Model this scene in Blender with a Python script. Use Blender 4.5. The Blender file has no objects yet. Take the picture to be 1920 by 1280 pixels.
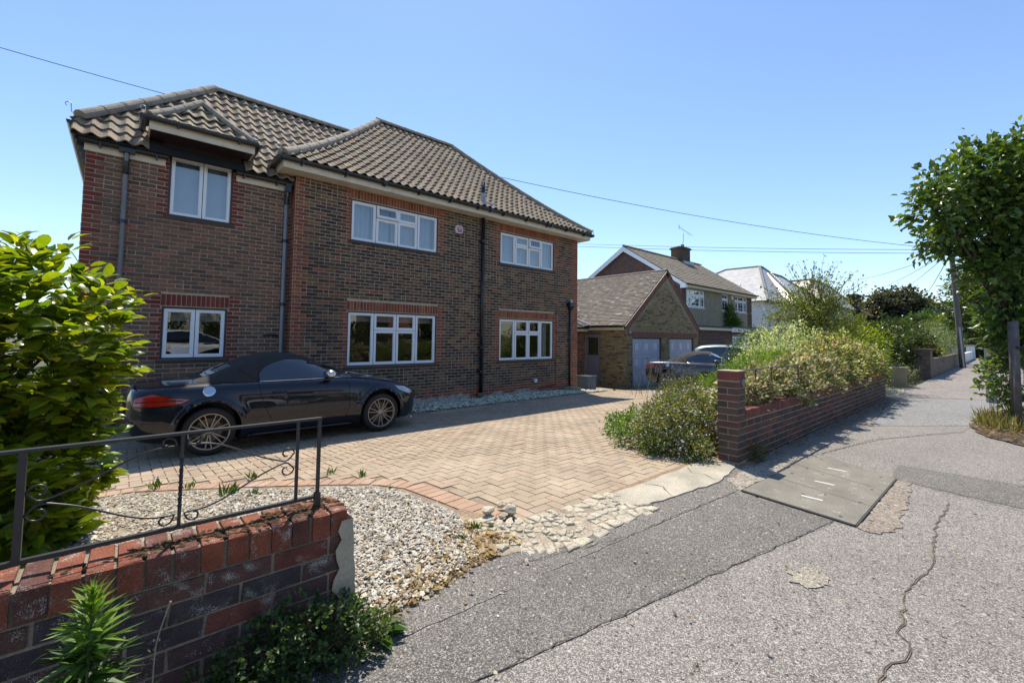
import bpy, math, random
import numpy as np
from mathutils import Vector, Matrix
from mathutils.bvhtree import BVHTree
from mathutils.geometry import tessellate_polygon
R = math.radians
random.seed(7)
rng = np.random.default_rng(7)
sc = bpy.context.scene
C = sc.collection

# ------------------------------------------------------------------ camera
EYE = 1.40
cam_d = bpy.data.cameras.new("camera")
cam = bpy.data.objects.new("camera", cam_d)
C.objects.link(cam)
cam_d.sensor_fit = 'HORIZONTAL'
cam_d.sensor_width = 36.0
cam_d.lens = 825.0 / 1920.0 * 36.0
cam_d.shift_x = 0.0
cam_d.shift_y = -(640.0 - 587.0) / 1920.0      # the photograph is a crop taken below the optical axis
cam_d.clip_start = 0.05
cam_d.clip_end = 3000.0
def unit(v):
    v = np.array(v, float); return v / np.linalg.norm(v)
AX = unit([1895 - 960, 642 - 587, 825.0])
UP = unit([1150 - 960, -14900 - 587, 825.0]); UP = unit(UP - AX * AX.dot(UP))
AY = np.cross(UP, AX)
AM = np.array([AX, AY, UP])                      # rows: world axes seen in the camera frame (x right, y down, z forward)
r_, d_, f_ = AM[:, 0], AM[:, 1], AM[:, 2]
cam.matrix_world = Matrix(((r_[0], -d_[0], -f_[0], 0), (r_[1], -d_[1], -f_[1], 0), (r_[2], -d_[2], -f_[2], EYE), (0, 0, 0, 1)))
sc.camera = cam
CAM = np.array([0, 0, EYE])

# ------------------------------------------------------------------ sky, sun, exposure
SUN_EL = 61.0
SUN_DIR = Vector((0.50, 0.866, 0.0)).normalized() * math.cos(R(SUN_EL)) + Vector((0, 0, math.sin(R(SUN_EL))))
w = bpy.data.worlds.new("World"); sc.world = w; w.use_nodes = True
nt = w.node_tree; nt.nodes.clear()
sky = nt.nodes.new("ShaderNodeTexSky"); sky.sky_type = 'NISHITA'; sky.sun_disc = False
sky.sun_elevation = R(SUN_EL); sky.sun_rotation = math.atan2(SUN_DIR.x, SUN_DIR.y)
sky.altitude = 20; sky.air_density = 1.12; sky.dust_density = 0.15; sky.ozone_density = 2.9
bg = nt.nodes.new("ShaderNodeBackground"); bg.inputs[1].default_value = 0.130
ow = nt.nodes.new("ShaderNodeOutputWorld")
tn = nt.nodes.new("ShaderNodeMix"); tn.data_type = 'RGBA'; tn.blend_type = 'MULTIPLY'; tn.inputs[0].default_value = 1.0; tn.inputs[7].default_value = (.95, .985, 1.04, 1)
nt.links.new(sky.outputs[0], tn.inputs[6]); nt.links.new(tn.outputs[2], bg.inputs[0]); nt.links.new(bg.outputs[0], ow.inputs[0])
sun_d = bpy.data.lights.new("sun", 'SUN'); sun_d.energy = 5.0; sun_d.angle = R(0.53); sun_d.color = (1.0, 0.90, 0.76)
sun = bpy.data.objects.new("sun", sun_d); C.objects.link(sun)
sun.rotation_euler = SUN_DIR.to_track_quat('Z', 'Y').to_euler()
sc.view_settings.view_transform = 'Standard'; sc.view_settings.look = 'None'
sc.view_settings.exposure = 0.52; sc.view_settings.gamma = 1.0; sc.view_settings.use_curve_mapping = False
sc.render.engine = 'CYCLES'
sc.cycles.max_bounces = 8; sc.cycles.transparent_max_bounces = 24

# ------------------------------------------------------------------ materials
def nd(t, k, **kw):
    n = t.nodes.new(k)
    for a, b in kw.items(): setattr(n, a, b)
    return n
def ramp(t, fac, stops):
    n = nd(t, "ShaderNodeValToRGB"); e = n.color_ramp.elements
    while len(e) < len(stops): e.new(0.5)
    for i, (p, c) in enumerate(stops):
        e[i].position = p; e[i].color = (c, c, c, 1) if isinstance(c, (int, float)) else (*c, 1)
    t.links.new(fac, n.inputs[0]); return n.outputs[0]
def noise(t, co, scale, detail=4, rough=0.55):
    n = nd(t, "ShaderNodeTexNoise"); n.inputs['Scale'].default_value = scale
    n.inputs['Detail'].default_value = detail; n.inputs['Roughness'].default_value = rough
    t.links.new(co, n.inputs['Vector']); return n.outputs[0]
def voro(t, co, scale, out='Color', feature='F1', rand=1.0):
    n = nd(t, "ShaderNodeTexVoronoi"); n.feature = feature; n.inputs['Scale'].default_value = scale
    n.inputs['Randomness'].default_value = rand
    t.links.new(co, n.inputs['Vector']); return n.outputs[out]
def mixc(t, fac, a, b, mode='MIX'):
    n = nd(t, "ShaderNodeMix", data_type='RGBA', blend_type=mode)
    for v, i in ((fac, 0), (a, 6), (b, 7)):
        if isinstance(v, (int, float)): n.inputs[i].default_value = v
        elif isinstance(v, tuple): n.inputs[i].default_value = (*v[:3], 1)
        else: t.links.new(v, n.inputs[i])
    return n.outputs[2]
def new_mat(name):
    m = bpy.data.materials.new(name); m.use_nodes = True; t = m.node_tree
    return m, t, t.nodes["Principled BSDF"]
def coords(t, kind='world'):
    if kind == 'world': return nd(t, "ShaderNodeNewGeometry").outputs['Position']
    return nd(t, "ShaderNodeTexCoord").outputs['Object']
def source(t, base, src):
    if src == 'attr':
        a = nd(t, "ShaderNodeAttribute"); a.attribute_name = 'col'; return a.outputs['Color']
    if src == 'obj': return nd(t, "ShaderNodeObjectInfo").outputs['Color']
    n = nd(t, "ShaderNodeRGB"); n.outputs[0].default_value = (*base, 1); return n.outputs[0]
def M(name, base=(.5, .5, .5), rough=.6, metal=0., src=None, vary=0., vs=4., fine=0., fs=60., bump=0., bs=80., spec=.5,
      coat=0., spots=None, stain=None, co='world', emit=None):
    """vary/vs: broad tone change; fine/fs: grain; spots=(scale, threshold, colour); stain=(scale, colour, lo, hi)."""
    m, t, p = new_mat(name); c = coords(t, co); col = source(t, base, src)
    if vary: col = mixc(t, 1.0, col, ramp(t, noise(t, c, vs, 5), [(.25, 1 - vary), (.75, 1 + vary)]), 'MULTIPLY')
    if fine: col = mixc(t, 1.0, col, ramp(t, noise(t, c, fs, 3, .7), [(.3, 1 - fine), (.7, 1 + fine)]), 'MULTIPLY')
    if stain:
        col = mixc(t, ramp(t, noise(t, c, stain[0], 6, .65), [(stain[2], 0.), (stain[3], 1.)]), col, stain[1])
    if spots:
        n1 = noise(t, c, spots[0], 5 if len(spots) < 4 else spots[3], .72); n2 = noise(t, c, spots[0] * (.12 if len(spots) < 4 else .05), 2)
        s = nd(t, "ShaderNodeMath", operation='MULTIPLY'); t.links.new(n1, s.inputs[0]); t.links.new(n2, s.inputs[1])
        col = mixc(t, ramp(t, s.outputs[0], [(spots[1], 0.), (spots[1] + .03, 1.)]), col, spots[2])
    t.links.new(col, p.inputs['Base Color'])
    p.inputs['Roughness'].default_value = rough; p.inputs['Metallic'].default_value = metal
    p.inputs['Specular IOR Level'].default_value = spec
    if coat: p.inputs['Coat Weight'].default_value = coat; p.inputs['Coat Roughness'].default_value = .03
    if emit: p.inputs['Emission Color'].default_value = (*emit[0], 1); p.inputs['Emission Strength'].default_value = emit[1]
    if bump:
        b = nd(t, "ShaderNodeBump"); b.inputs['Strength'].default_value = bump; b.inputs['Distance'].default_value = .01
        t.links.new(noise(t, c, bs, 4, .6), b.inputs['Height']); t.links.new(b.outputs[0], p.inputs['Normal'])
    return m
def leaf_mat(name, trans=.40, rough=.42, spec=.5, src='attr', tint=(1.25, 1.3, .45)):
    m, t, p = new_mat(name); col = source(t, (.1, .2, .03), src)
    c = coords(t); col = mixc(t, 1.0, col, ramp(t, noise(t, c, 22, 2), [(.3, .8), (.7, 1.2)]), 'MULTIPLY')
    t.links.new(col, p.inputs['Base Color']); p.inputs['Roughness'].default_value = rough
    p.inputs['Specular IOR Level'].default_value = spec
    tr = nd(t, "ShaderNodeBsdfTranslucent"); t.links.new(mixc(t, 1.0, col, tint, 'MULTIPLY'), tr.inputs[0])
    mx = nd(t, "ShaderNodeMixShader"); mx.inputs[0].default_value = trans
    t.links.new(p.outputs[0], mx.inputs[1]); t.links.new(tr.outputs[0], mx.inputs[2])
    t.links.new(mx.outputs[0], t.nodes["Material Output"].inputs[0]); return m
def glass_mat(name, tint=(.75, .8, .8), boost=1.8, base=.05):
    m, t, p = new_mat(name)
    g = nd(t, "ShaderNodeBsdfGlossy"); g.inputs['Roughness'].default_value = .01
    tr = nd(t, "ShaderNodeBsdfTransparent"); tr.inputs[0].default_value = (*tint, 1)
    fr = nd(t, "ShaderNodeFresnel"); fr.inputs[0].default_value = 1.5
    a = nd(t, "ShaderNodeMath", operation='MULTIPLY_ADD'); a.inputs[1].default_value = boost; a.inputs[2].default_value = base
    a.use_clamp = True; t.links.new(fr.outputs[0], a.inputs[0])
    mx = nd(t, "ShaderNodeMixShader"); t.links.new(a.outputs[0], mx.inputs[0])
    t.links.new(tr.outputs[0], mx.inputs[1]); t.links.new(g.outputs[0], mx.inputs[2])
    b = nd(t, "ShaderNodeBump"); b.inputs['Strength'].default_value = .04; b.inputs['Distance'].default_value = .01
    t.links.new(noise(t, coords(t), 3, 1), b.inputs['Height']); t.links.new(b.outputs[0], g.inputs['Normal'])
    t.links.new(mx.outputs[0], t.nodes["Material Output"].inputs[0]); return m
def asphalt_mat(name, tone, warm=(1, 1, 1), bright=.5, scale=170, spotc=(.42, .41, .40), patch=.18):
    m, t, p = new_mat(name); c = coords(t)
    base = tuple(tone * k for k in warm)
    col = mixc(t, 1.0, base, ramp(t, noise(t, c, 1.1, 5, .6), [(.3, 1 - patch), (.7, 1 + patch)]), 'MULTIPLY')
    col = mixc(t, 1.0, col, ramp(t, noise(t, c, 9, 5, .7), [(.3, .86), (.7, 1.14)]), 'MULTIPLY')
    bw = nd(t, "ShaderNodeSeparateColor"); t.links.new(voro(t, c, scale), bw.inputs[0])
    col = mixc(t, ramp(t, bw.outputs[0], [(1 - bright * .62, 0.), (1 - bright * .5, .62)]), col, spotc)
    col = mixc(t, ramp(t, bw.outputs[1], [(.80, 0.), (.84, .75)]), col, tuple(tone * .28 for _ in range(3)))
    col = mixc(t, ramp(t, noise(t, c, .45, 4, .6), [(.50, 0.), (.72, .35)]), col, tuple(tone * .62 * k for k in warm))      # damp-coloured, worn areas
    col = mixc(t, ramp(t, voro(t, c, 5.5, 'Distance'), [(.035, .75), (.055, 0.)]), col, tuple(tone * .30 for _ in range(3)))       # old tar and gum spots
    b2 = nd(t, "ShaderNodeSeparateColor"); t.links.new(voro(t, c, scale * .42), b2.inputs[0])
    col = mixc(t, ramp(t, b2.outputs[0], [(.985, 0.), (.99, .6)]), col, (.50, .47, .42))
    col = mixc(t, ramp(t, b2.outputs[1], [(.97, 0.), (.975, .8)]), col, (.02, .02, .02))
    t.links.new(col, p.inputs['Base Color']); p.inputs['Roughness'].default_value = .85
    b = nd(t, "ShaderNodeBump"); b.inputs['Strength'].default_value = .5; b.inputs['Distance'].default_value = .003
    t.links.new(voro(t, c, scale, 'Distance'), b.inputs['Height']); t.links.new(b.outputs[0], p.inputs['Normal'])
    return m

BRK = dict(rough=.85, vary=.22, vs=9, fine=.25, fs=140, bump=.5, bs=160)
m_brick_o = M("brick", src='obj', **BRK); m_brick_a = M("brick_mass", src='attr', **BRK)
NEARB = dict(rough=.88, vary=.35, vs=14, fine=.35, fs=190, bump=1., bs=110, spots=(330, .352, (.38, .38, .34), 1.2))
m_nbrick_o = M("weathered_brick", src='obj', **NEARB); m_nbrick_a = M("weathered_brick_mass", src='attr', **NEARB)
m_mortar = M("mortar", (.40, .335, .25), .95, vary=.25, vs=5, fine=.3, fs=120, bump=.6)
m_mortar_l = M("mortar_light", (.215, .18, .135), .95, vary=.25, vs=6, fine=.3, fs=100, bump=.8, bs=60)
TIL = dict(rough=.9, vary=.3, vs=6, fine=.3, fs=70, bump=.6, bs=90, spots=(38, .35, (.40, .37, .30)))
m_tile_o = M("roof_tile", src='obj', **TIL); m_tile_a = M("roof_tile_mass", src='attr', **TIL)
m_ridge = M("ridge_tile", (.27, .235, .19), .92, vary=.3, vs=8, fine=.3, fs=60, bump=.8, bs=60, spots=(30, .34, (.36, .34, .26)))
PAV = dict(rough=.9, vary=.2, vs=2.3, fine=.28, fs=150, bump=.5, bs=180, stain=(1.1, (.44, .36, .27), .48, .85))
m_paver_o = M("paving_block", src='obj', **PAV); m_paver_a = M("paving_block_mass", src='attr', **PAV)
m_white = M("white_upvc", (.74, .78, .85), .28, vary=.03, vs=6)
m_cream = M("cream_fascia", (.62, .57, .46), .55, vary=.12, vs=5, stain=(3, (.35, .31, .24), .58, .8))
m_brown = M("brown_timber", (.045, .030, .026), .5, vary=.2, vs=9)
m_clad = M("brown_cladding", (.040, .026, .032), .45, vary=.15, vs=7)
m_gutter = M("gutter_black", (.018, .021, .027), .30, vary=.2, vs=8)
m_pipe_grey = M("pipe_grey", (.17, .19, .24), .35, vary=.15, vs=7)
m_pipe_blk = M("pipe_black", (.010, .013, .022), .28, vary=.2, vs=6)
m_lead = M("lead_flashing", (.33, .35, .38), .4, metal=.3, vary=.3, vs=12)
m_glass = glass_mat("window_glass", boost=1.5, base=.06)
m_glass_up = glass_mat("window_glass_upper", tint=(.8, .85, .9), boost=1.8, base=.18)
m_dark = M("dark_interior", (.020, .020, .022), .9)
m_curtain = M("net_curtain", (.50, .56, .62), .9, vary=.1, vs=3)
m_blind = M("roller_blind", (.42, .42, .40), .9)
m_iron = M("black_iron", (.016, .017, .020), .42, spec=.6, vary=.3, vs=30, stain=(25, (.10, .06, .04), .66, .72))
m_concrete = M("concrete", (.37, .34, .27), .92, vary=.35, vs=2.5, fine=.3, fs=90, bump=.8, bs=70)
m_chunk = M("concrete_chunk", (.43, .39, .30), .92, vary=.25, vs=9, fine=.25, fs=80, bump=.8, bs=60)
m_render_grey = M("cement_render", (.34, .31, .23), .95, vary=.2, vs=6, fine=.15, fs=60, bump=.5, bs=40, stain=(4, (.14, .13, .08), .58, .75))
m_moss = M("moss", (.095, .062, .036), 1.0, src=None, vary=.45, vs=40, fine=.4, fs=160, bump=1.0, bs=120, spec=.1)
m_stone_a = M("gravel_stone", src='attr', rough=.9, fine=.2, fs=120)
m_sand = M("joint_sand", (.215, .17, .12), .98, vary=.3, vs=4, fine=.3, fs=100)
m_soil = M("soil", (.085, .062, .042), 1.0, vary=.4, vs=5, fine=.4, fs=60, bump=1, bs=40)
m_gravbed = M("gravel_bed_soil", (.30, .255, .19), 1.0, vary=.4, vs=8, fine=.5, fs=90, bump=1, bs=60)
m_leaf = leaf_mat("leaf"); m_leaf_pale = leaf_mat("pale_leaf", trans=.36, rough=.5, tint=(1.1, 1.1, .75)); m_leaf_tree = leaf_mat("tree_leaf", trans=.30, rough=.36, tint=(1.3, 1.35, .3)); m_leaf_gloss = leaf_mat("glossy_leaf", trans=.55, rough=.30, spec=.55, tint=(1.5, 1.35, .28))
m_leaf_gloss_o = leaf_mat("glossy_leaf_single", trans=.55, rough=.30, spec=.55, src='obj', tint=(1.5, 1.35, .28))
m_petal = leaf_mat("petal", trans=.3, rough=.6, tint=(1, 1, 1))
m_bark = M("bark", (.085, .065, .045), .95, vary=.35, vs=8, fine=.3, fs=50, bump=1, bs=40)
m_post = M("weathered_timber", (.14, .125, .11), .9, vary=.3, vs=9, fine=.3, fs=80, bump=.8, bs=60)
m_galv = M("galvanised", (.45, .46, .46), .4, metal=.7, vary=.15, vs=10)

# ------------------------------------------------------------------ object helpers
ORG = {}
def org(p): return ORG.get(p.name, np.zeros(3)) if p is not None else np.zeros(3)
def thing(name, label, cat, loc=(0, 0, 0), rz=0., group=None, local=False):
    o = bpy.data.objects.new(name, None); o.empty_display_size = .1; C.objects.link(o)
    o.location = loc; o.rotation_euler = (0, 0, rz)
    ORG[o.name] = np.zeros(3) if local else np.array(loc, float)
    return tag(o, label, cat, group)
def tag(o, label=None, cat=None, group=None, kind=None):
    if label: o['label'] = label
    if cat: o['category'] = cat
    if group: o['group'] = group
    if kind: o['kind'] = kind
    return o
def link_mesh(name, me, mats, parent=None, origin=None, kind=None):
    o = bpy.data.objects.new(name, me); C.objects.link(o)
    for m in (mats if isinstance(mats, (list, tuple)) else [mats]):
        if m and m.name not in [x.name for x in me.materials if x]: me.materials.append(m)
    if parent is not None:
        o.parent = parent; ORG[o.name] = org(parent)
    else:
        oo = np.array(origin if origin is not None else (0, 0, 0), float)
        o.location = oo; ORG[o.name] = oo
    if kind: o['kind'] = kind
    return o
def np_mesh(name, V, F, mats, parent=None, origin=None, cols=None, smooth=False, kind=None, fmat=None):
    """V (n,3) world coordinates, F (m,k) equal polygons; cols (m,3) face colours."""
    V = np.asarray(V, np.float64); F = np.asarray(F, np.int64)
    o0 = org(parent) if parent is not None else np.array(origin if origin is not None else (0, 0, 0), float)
    V = V - o0
    me = bpy.data.meshes.new(name); k = F.shape[1]
    me.vertices.add(len(V)); me.vertices.foreach_set('co', V.astype(np.float32).ravel())
    me.loops.add(F.size); me.loops.foreach_set('vertex_index', F.astype(np.int32).ravel())
    me.polygons.add(len(F)); me.polygons.foreach_set('loop_start', np.arange(0, F.size, k, dtype=np.int32))
    if cols is not None:
        a = me.attributes.new('col', 'FLOAT_COLOR', 'FACE')
        cc = np.ones((len(F), 4), np.float32); cc[:, :3] = cols; a.data.foreach_set('color', cc.ravel())
    if fmat is not None: me.polygons.foreach_set('material_index', np.asarray(fmat, np.int32))
    me.update(calc_edges=True)
    me.polygons.foreach_set('use_smooth', np.full(len(F), smooth, dtype=bool))
    return link_mesh(name, me, mats, parent, origin, kind)
class MB:
    def __init__(s): s.v = []; s.f = []; s.m = []; s.c = []
    def add(s, vs, fs, mi=0, col=None):
        b = len(s.v); s.v.extend([tuple(map(float, v)) for v in vs])
        for f in fs: s.f.append(tuple(b + i for i in f)); s.m.append(mi); s.c.append(col or (.5, .5, .5))
        return s
    def box(s, lo, hi, mi=0, col=None, M3=None, o=(0, 0, 0)):
        x0, y0, z0 = lo; x1, y1, z1 = hi
        vs = [(x0, y0, z0), (x1, y0, z0), (x1, y1, z0), (x0, y1, z0), (x0, y0, z1), (x1, y0, z1), (x1, y1, z1), (x0, y1, z1)]
        if M3 is not None: vs = [tuple(np.array(M3) @ np.array(v) + np.array(o)) for v in vs]
        return s.add(vs, [(0, 3, 2, 1), (4, 5, 6, 7), (0, 1, 5, 4), (1, 2, 6, 5), (2, 3, 7, 6), (3, 0, 4, 7)], mi, col)
    def quad(s, a, b, c, d, mi=0, col=None): return s.add([a, b, c, d], [(0, 1, 2, 3)], mi, col)
    def ngon(s, pts, mi=0, col=None): return s.add(pts, [tuple(range(len(pts)))], mi, col)
    def prism(s, pts, vec, mi=0, col=None):
        n = len(pts); a = [np.array(p, float) for p in pts]; b = [p + np.array(vec, float) for p in a]
        return s.add(a + b, [tuple(range(n - 1, -1, -1)), tuple(range(n, 2 * n))] + [(i, (i + 1) % n, n + (i + 1) % n, n + i) for i in range(n)], mi, col)
    def tube(s, pts, r, n=8, mi=0, caps=True, col=None):
        pts = [Vector(p) for p in pts]; rs = r if isinstance(r, (list, tuple)) else [r] * len(pts)
        rings = []; prev = None
        for i, p in enumerate(pts):
            t = (pts[min(i + 1, len(pts) - 1)] - pts[max(i - 1, 0)])
            t = t.normalized() if t.length > 1e-9 else Vector((0, 0, 1))
            if prev is None:
                a = Vector((0, 0, 1)) if abs(t.z) < .9 else Vector((1, 0, 0))
                x = t.cross(a).normalized()
            else:
                x = (prev - t * prev.dot(t)); x = x.normalized() if x.length > 1e-6 else t.orthogonal().normalized()
            prev = x; y = t.cross(x)
            rings.append([p + (x * math.cos(2 * math.pi * k / n) + y * math.sin(2 * math.pi * k / n)) * rs[i] for k in range(n)])
        vs = [v for rg in rings for v in rg]; fs = []
        for i in range(len(pts) - 1):
            for k in range(n):
                k2 = (k + 1) % n; fs.append((i * n + k, i * n + k2, (i + 1) * n + k2, (i + 1) * n + k))
        if caps: fs.append(tuple(range(n - 1, -1, -1))); fs.append(tuple((len(pts) - 1) * n + k for k in range(n)))
        return s.add(vs, fs, mi, col)
    def lathe(s, prof, c=(0, 0, 0), axis='z', n=24, mi=0, col=None):
        vs = []; fs = []
        for (r, h) in prof:
            for k in range(n):
                a = 2 * math.pi * k / n; u, v = r * math.cos(a), r * math.sin(a)
                p = (u, v, h) if axis == 'z' else ((u, h, v) if axis == 'y' else (h, u, v))
                vs.append((p[0] + c[0], p[1] + c[1], p[2] + c[2]))
        for i in range(len(prof) - 1):
            for k in range(n): fs.append((i * n + k, i * n + (k + 1) % n, (i + 1) * n + (k + 1) % n, (i + 1) * n + k))
        return s.add(vs, fs, mi, col)
    def build(s, name, mats, parent=None, origin=None, smooth=False, kind=None, local=False):
        o0 = org(parent) if parent is not None else np.array(origin if origin is not None else (0, 0, 0), float)
        me = bpy.data.meshes.new(name)
        me.from_pydata([(v[0] - o0[0], v[1] - o0[1], v[2] - o0[2]) for v in s.v], [], s.f)
        if any(s.m): me.polygons.foreach_set('material_index', s.m)
        a = me.attributes.new('col', 'FLOAT_COLOR', 'FACE')
        cc = np.ones((len(s.f), 4), np.float32); cc[:, :3] = np.array(s.c, np.float32); a.data.foreach_set('color', cc.ravel())
        if smooth: me.polygons.foreach_set('use_smooth', [True] * len(s.f))
        me.update(); return link_mesh(name, me, mats, parent, origin, kind)
def smooth_by_angle(o, ang=35):
    me = o.data; me.polygons.foreach_set('use_smooth', [True] * len(me.polygons))
    import bmesh
    bm = bmesh.new(); bm.from_mesh(me); ca = math.cos(R(ang))
    bmesh.ops.recalc_face_normals(bm, faces=bm.faces)
    for e in bm.edges:
        if len(e.link_faces) == 2: e.smooth = e.link_faces[0].normal.dot(e.link_faces[1].normal) > ca
    bm.to_mesh(me); bm.free()
def rc(lo, hi): return tuple(random.uniform(a, b) for a, b in zip(lo, hi))
def jit(c, a=.15):
    k = 1 + random.uniform(-a, a); return tuple(max(0, x * k * (1 + random.uniform(-a * .3, a * .3))) for x in c)
def sst(t): t = min(1., max(0., t)); return t * t * (3 - 2 * t)
def g(X, Y): return -0.30 * sst((Y - 2.3) / 6.5) - 0.31 * sst((X - 9.5) / 6) * sst((Y - 6.5) / 3.7)
def inpoly(x, y, P):
    c = False; n = len(P); j = n - 1
    for i in range(n):
        if (P[i][1] > y) != (P[j][1] > y) and x < (P[j][0] - P[i][0]) * (y - P[i][1]) / (P[j][1] - P[i][1]) + P[i][0]: c = not c
        j = i
    return c
def interp(x, xs, ys): return float(np.interp(x, xs, ys))
# unit meshes shared by single bricks, blocks and tiles
def unit_box(name, bev=0.04, wear=0., seed=0):
    vs = []; b = bev; rw = random.Random(seed)
    for z, k in ((-.5, 0), (.5 - b * 1.2, 0), (.5, b)):
        for x, y in ((-.5, -.5), (.5, -.5), (.5, .5), (-.5, .5)):
            vs.append((x * (1 - 2 * k) + rw.uniform(-wear, wear), y * (1 - 2 * k) + rw.uniform(-wear, wear), z + (rw.uniform(-wear, wear) if z > 0 else 0)))
    fs = [(8, 9, 10, 11)]
    for l in (0, 4):
        for i in range(4): j = (i + 1) % 4; fs.append((l + i, l + j, l + 4 + j, l + 4 + i))
    me = bpy.data.meshes.new(name); me.from_pydata(vs, [], fs); me.update(); return me
def seen_size(p, w_): return w_ / max(.3, float(np.linalg.norm(np.array(p) - CAM)))

# ------------------------------------------------------------------ brickwork, roofs, windows
ZV = np.array([0, 0, 1.0])
box_unit = unit_box("brick", .035)
def place_pieces(name, mass, parent, items, O, U, N, mo, ma, unit=None, nmax=300, ok=None, label=None):
    """items: (u0,u1,z0,z1,colour,proud). The nmax that look largest become objects of their own, the rest one mesh."""
    O = np.array(O, float); U = np.array(U, float); N = np.array(N, float); units = unit if isinstance(unit, list) else [unit or box_unit]
    V3 = np.cross(N, U)                                            # 'up' in the face
    sc_ = []
    for it in items:
        c = O + U * (it[0] + it[1]) / 2 + V3 * (it[2] + it[3]) / 2
        s = seen_size(c, (it[1] - it[0]) * (it[3] - it[2])) if nmax and (ok is None or ok(c)) else -1
        sc_.append((s, c))
    order = sorted(range(len(items)), key=lambda i: -sc_[i][0])
    single = set(i for i in order[:nmax] if sc_[i][0] > 0)
    o0 = org(parent)
    rot = Matrix((tuple(U), tuple(V3), tuple(N))).transposed().to_4x4()
    mb = MB()
    for i, it in enumerate(items):
        u0, u1, z0, z1, col, pr = it; c = sc_[i][1]
        if i in single:
            unit = random.choice(units); o = bpy.data.objects.new(name, unit); C.objects.link(o); o.parent = parent
            dp = max(.02, pr + .012)
            loc = c - o0 + N * (pr - dp / 2)
            o.matrix_local = Matrix.Translation(tuple(loc)) @ rot @ Matrix.Rotation(random.uniform(-.006, .006), 4, 'Z') @ Matrix.Diagonal((u1 - u0, z1 - z0, dp, 1))
            o.color = (*col, 1)
            if not unit.materials: unit.materials.append(mo)
        else:
            b = .004
            P = lambda u, z, d: O + U * u + V3 * z + N * d
            vs = [P(u0, z0, -.002), P(u1, z0, -.002), P(u1, z1, -.002), P(u0, z1, -.002),
                  P(u0 + b, z0 + b, pr), P(u1 - b, z0 + b, pr), P(u1 - b, z1 - b, pr), P(u0 + b, z1 - b, pr)]
            mb.add(vs, [(4, 5, 6, 7), (0, 1, 5, 4), (1, 2, 6, 5), (2, 3, 7, 6), (3, 0, 4, 7)], 0, col)
    if mb.v: mb.build(mass, ma, parent, kind='stuff')
def courses(u0, u1, z0, z1, openings, colf, datum=0., mort=.010, L=.215, h=.065, headers=.12, jl=0., soldiers=()):
    """Stretcher bond with odd headers; openings and soldier courses are cut out and filled separately."""
    out = []; k = int(math.floor((z0 - datum) / .075)); H_ = h + mort
    while datum + k * H_ < z1 - .01:
        a = datum + k * H_; b = min(a + h, z1)
        a = max(a, z0)
        if b - a < .012: k += 1; continue
        blocks = [(o[0], o[1]) for o in list(openings) + [(s[0], s[1], s[2], s[3]) for s in soldiers] if o[2] < b - .004 and o[3] > a + .004]
        spans = [(u0, u1)]
        for (p, q) in blocks:
            ns = []
            for (s, e) in spans:
                if q <= s or p >= e: ns.append((s, e)); continue
                if p > s: ns.append((s, p))
                if q < e: ns.append((q, e))
            spans = ns
        for (s, e) in spans:
            if e - s < .03: continue
            gl = math.floor(s / .225) * .225 + (.1125 if k % 2 else 0.)
            x = s; nxt = gl
            while nxt <= s + .03: nxt += .225
            while x < e - .012:
                if random.random() < headers and nxt + .1125 < e: pass
                q = min(nxt - mort, e)
                if e - q < .04: q = e
                c = colf((x + q) / 2, (a + b) / 2, k)
                if c is not None:
                    if q - x > .17 and random.random() < headers and x > s + .05:
                        m_ = (x + q) / 2; out.append((x, m_ - .005, a, b, c, random.uniform(.003, .008))); out.append((m_ + .005, q, a, b, colf(m_, (a + b) / 2, k) or c, random.uniform(.003, .008)))
                    else: out.append((x, q, a, b, c, random.uniform(.003, .008)))
                x = q + mort; nxt += .225
                if nxt <= x + .02: nxt += .225
        k += 1
    for s in soldiers:                                             # (u0,u1,z0,z1,colour function,pitch)
        n = max(1, round((s[1] - s[0]) / s[5])); p = (s[1] - s[0]) / n
        for i in range(n):
            out.append((s[0] + i * p + .004, s[0] + (i + 1) * p - .004, s[2] + .004, s[3] - .006, s[4](), random.uniform(.004, .008)))
    return out
def wall_face(mb, O, U, N, u0, u1, z0, z1, openings, reveal=.09, top=None):
    O = np.array(O, float); U = np.array(U, float); N = np.array(N, float)
    us = sorted(set([u0, u1] + [v for o in openings for v in o[:2]])); zs = sorted(set([z0, z1] + [v for o in openings for v in o[2:4]]))
    P = lambda u, z, d=0.: O + U * u + ZV * z - N * d
    for i in range(len(us) - 1):
        for j in range(len(zs) - 1):
            cu, cz = (us[i] + us[i + 1]) / 2, (zs[j] + zs[j + 1]) / 2
            if any(o[0] < cu < o[1] and o[2] < cz < o[3] for o in openings): continue
            mb.quad(P(us[i], zs[j]), P(us[i + 1], zs[j]), P(us[i + 1], zs[j + 1]), P(us[i], zs[j + 1]))
    for o in openings:
        a, b, c, d = o[:4]; r = reveal
        mb.quad(P(a, c), P(a, d), P(a, d, r), P(a, c, r)); mb.quad(P(b, d), P(b, c), P(b, c, r), P(b, d, r))
        mb.quad(P(a, c, r), P(b, c, r), P(b, c), P(a, c)); mb.quad(P(a, d), P(b, d), P(b, d, r), P(a, d, r))
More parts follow.
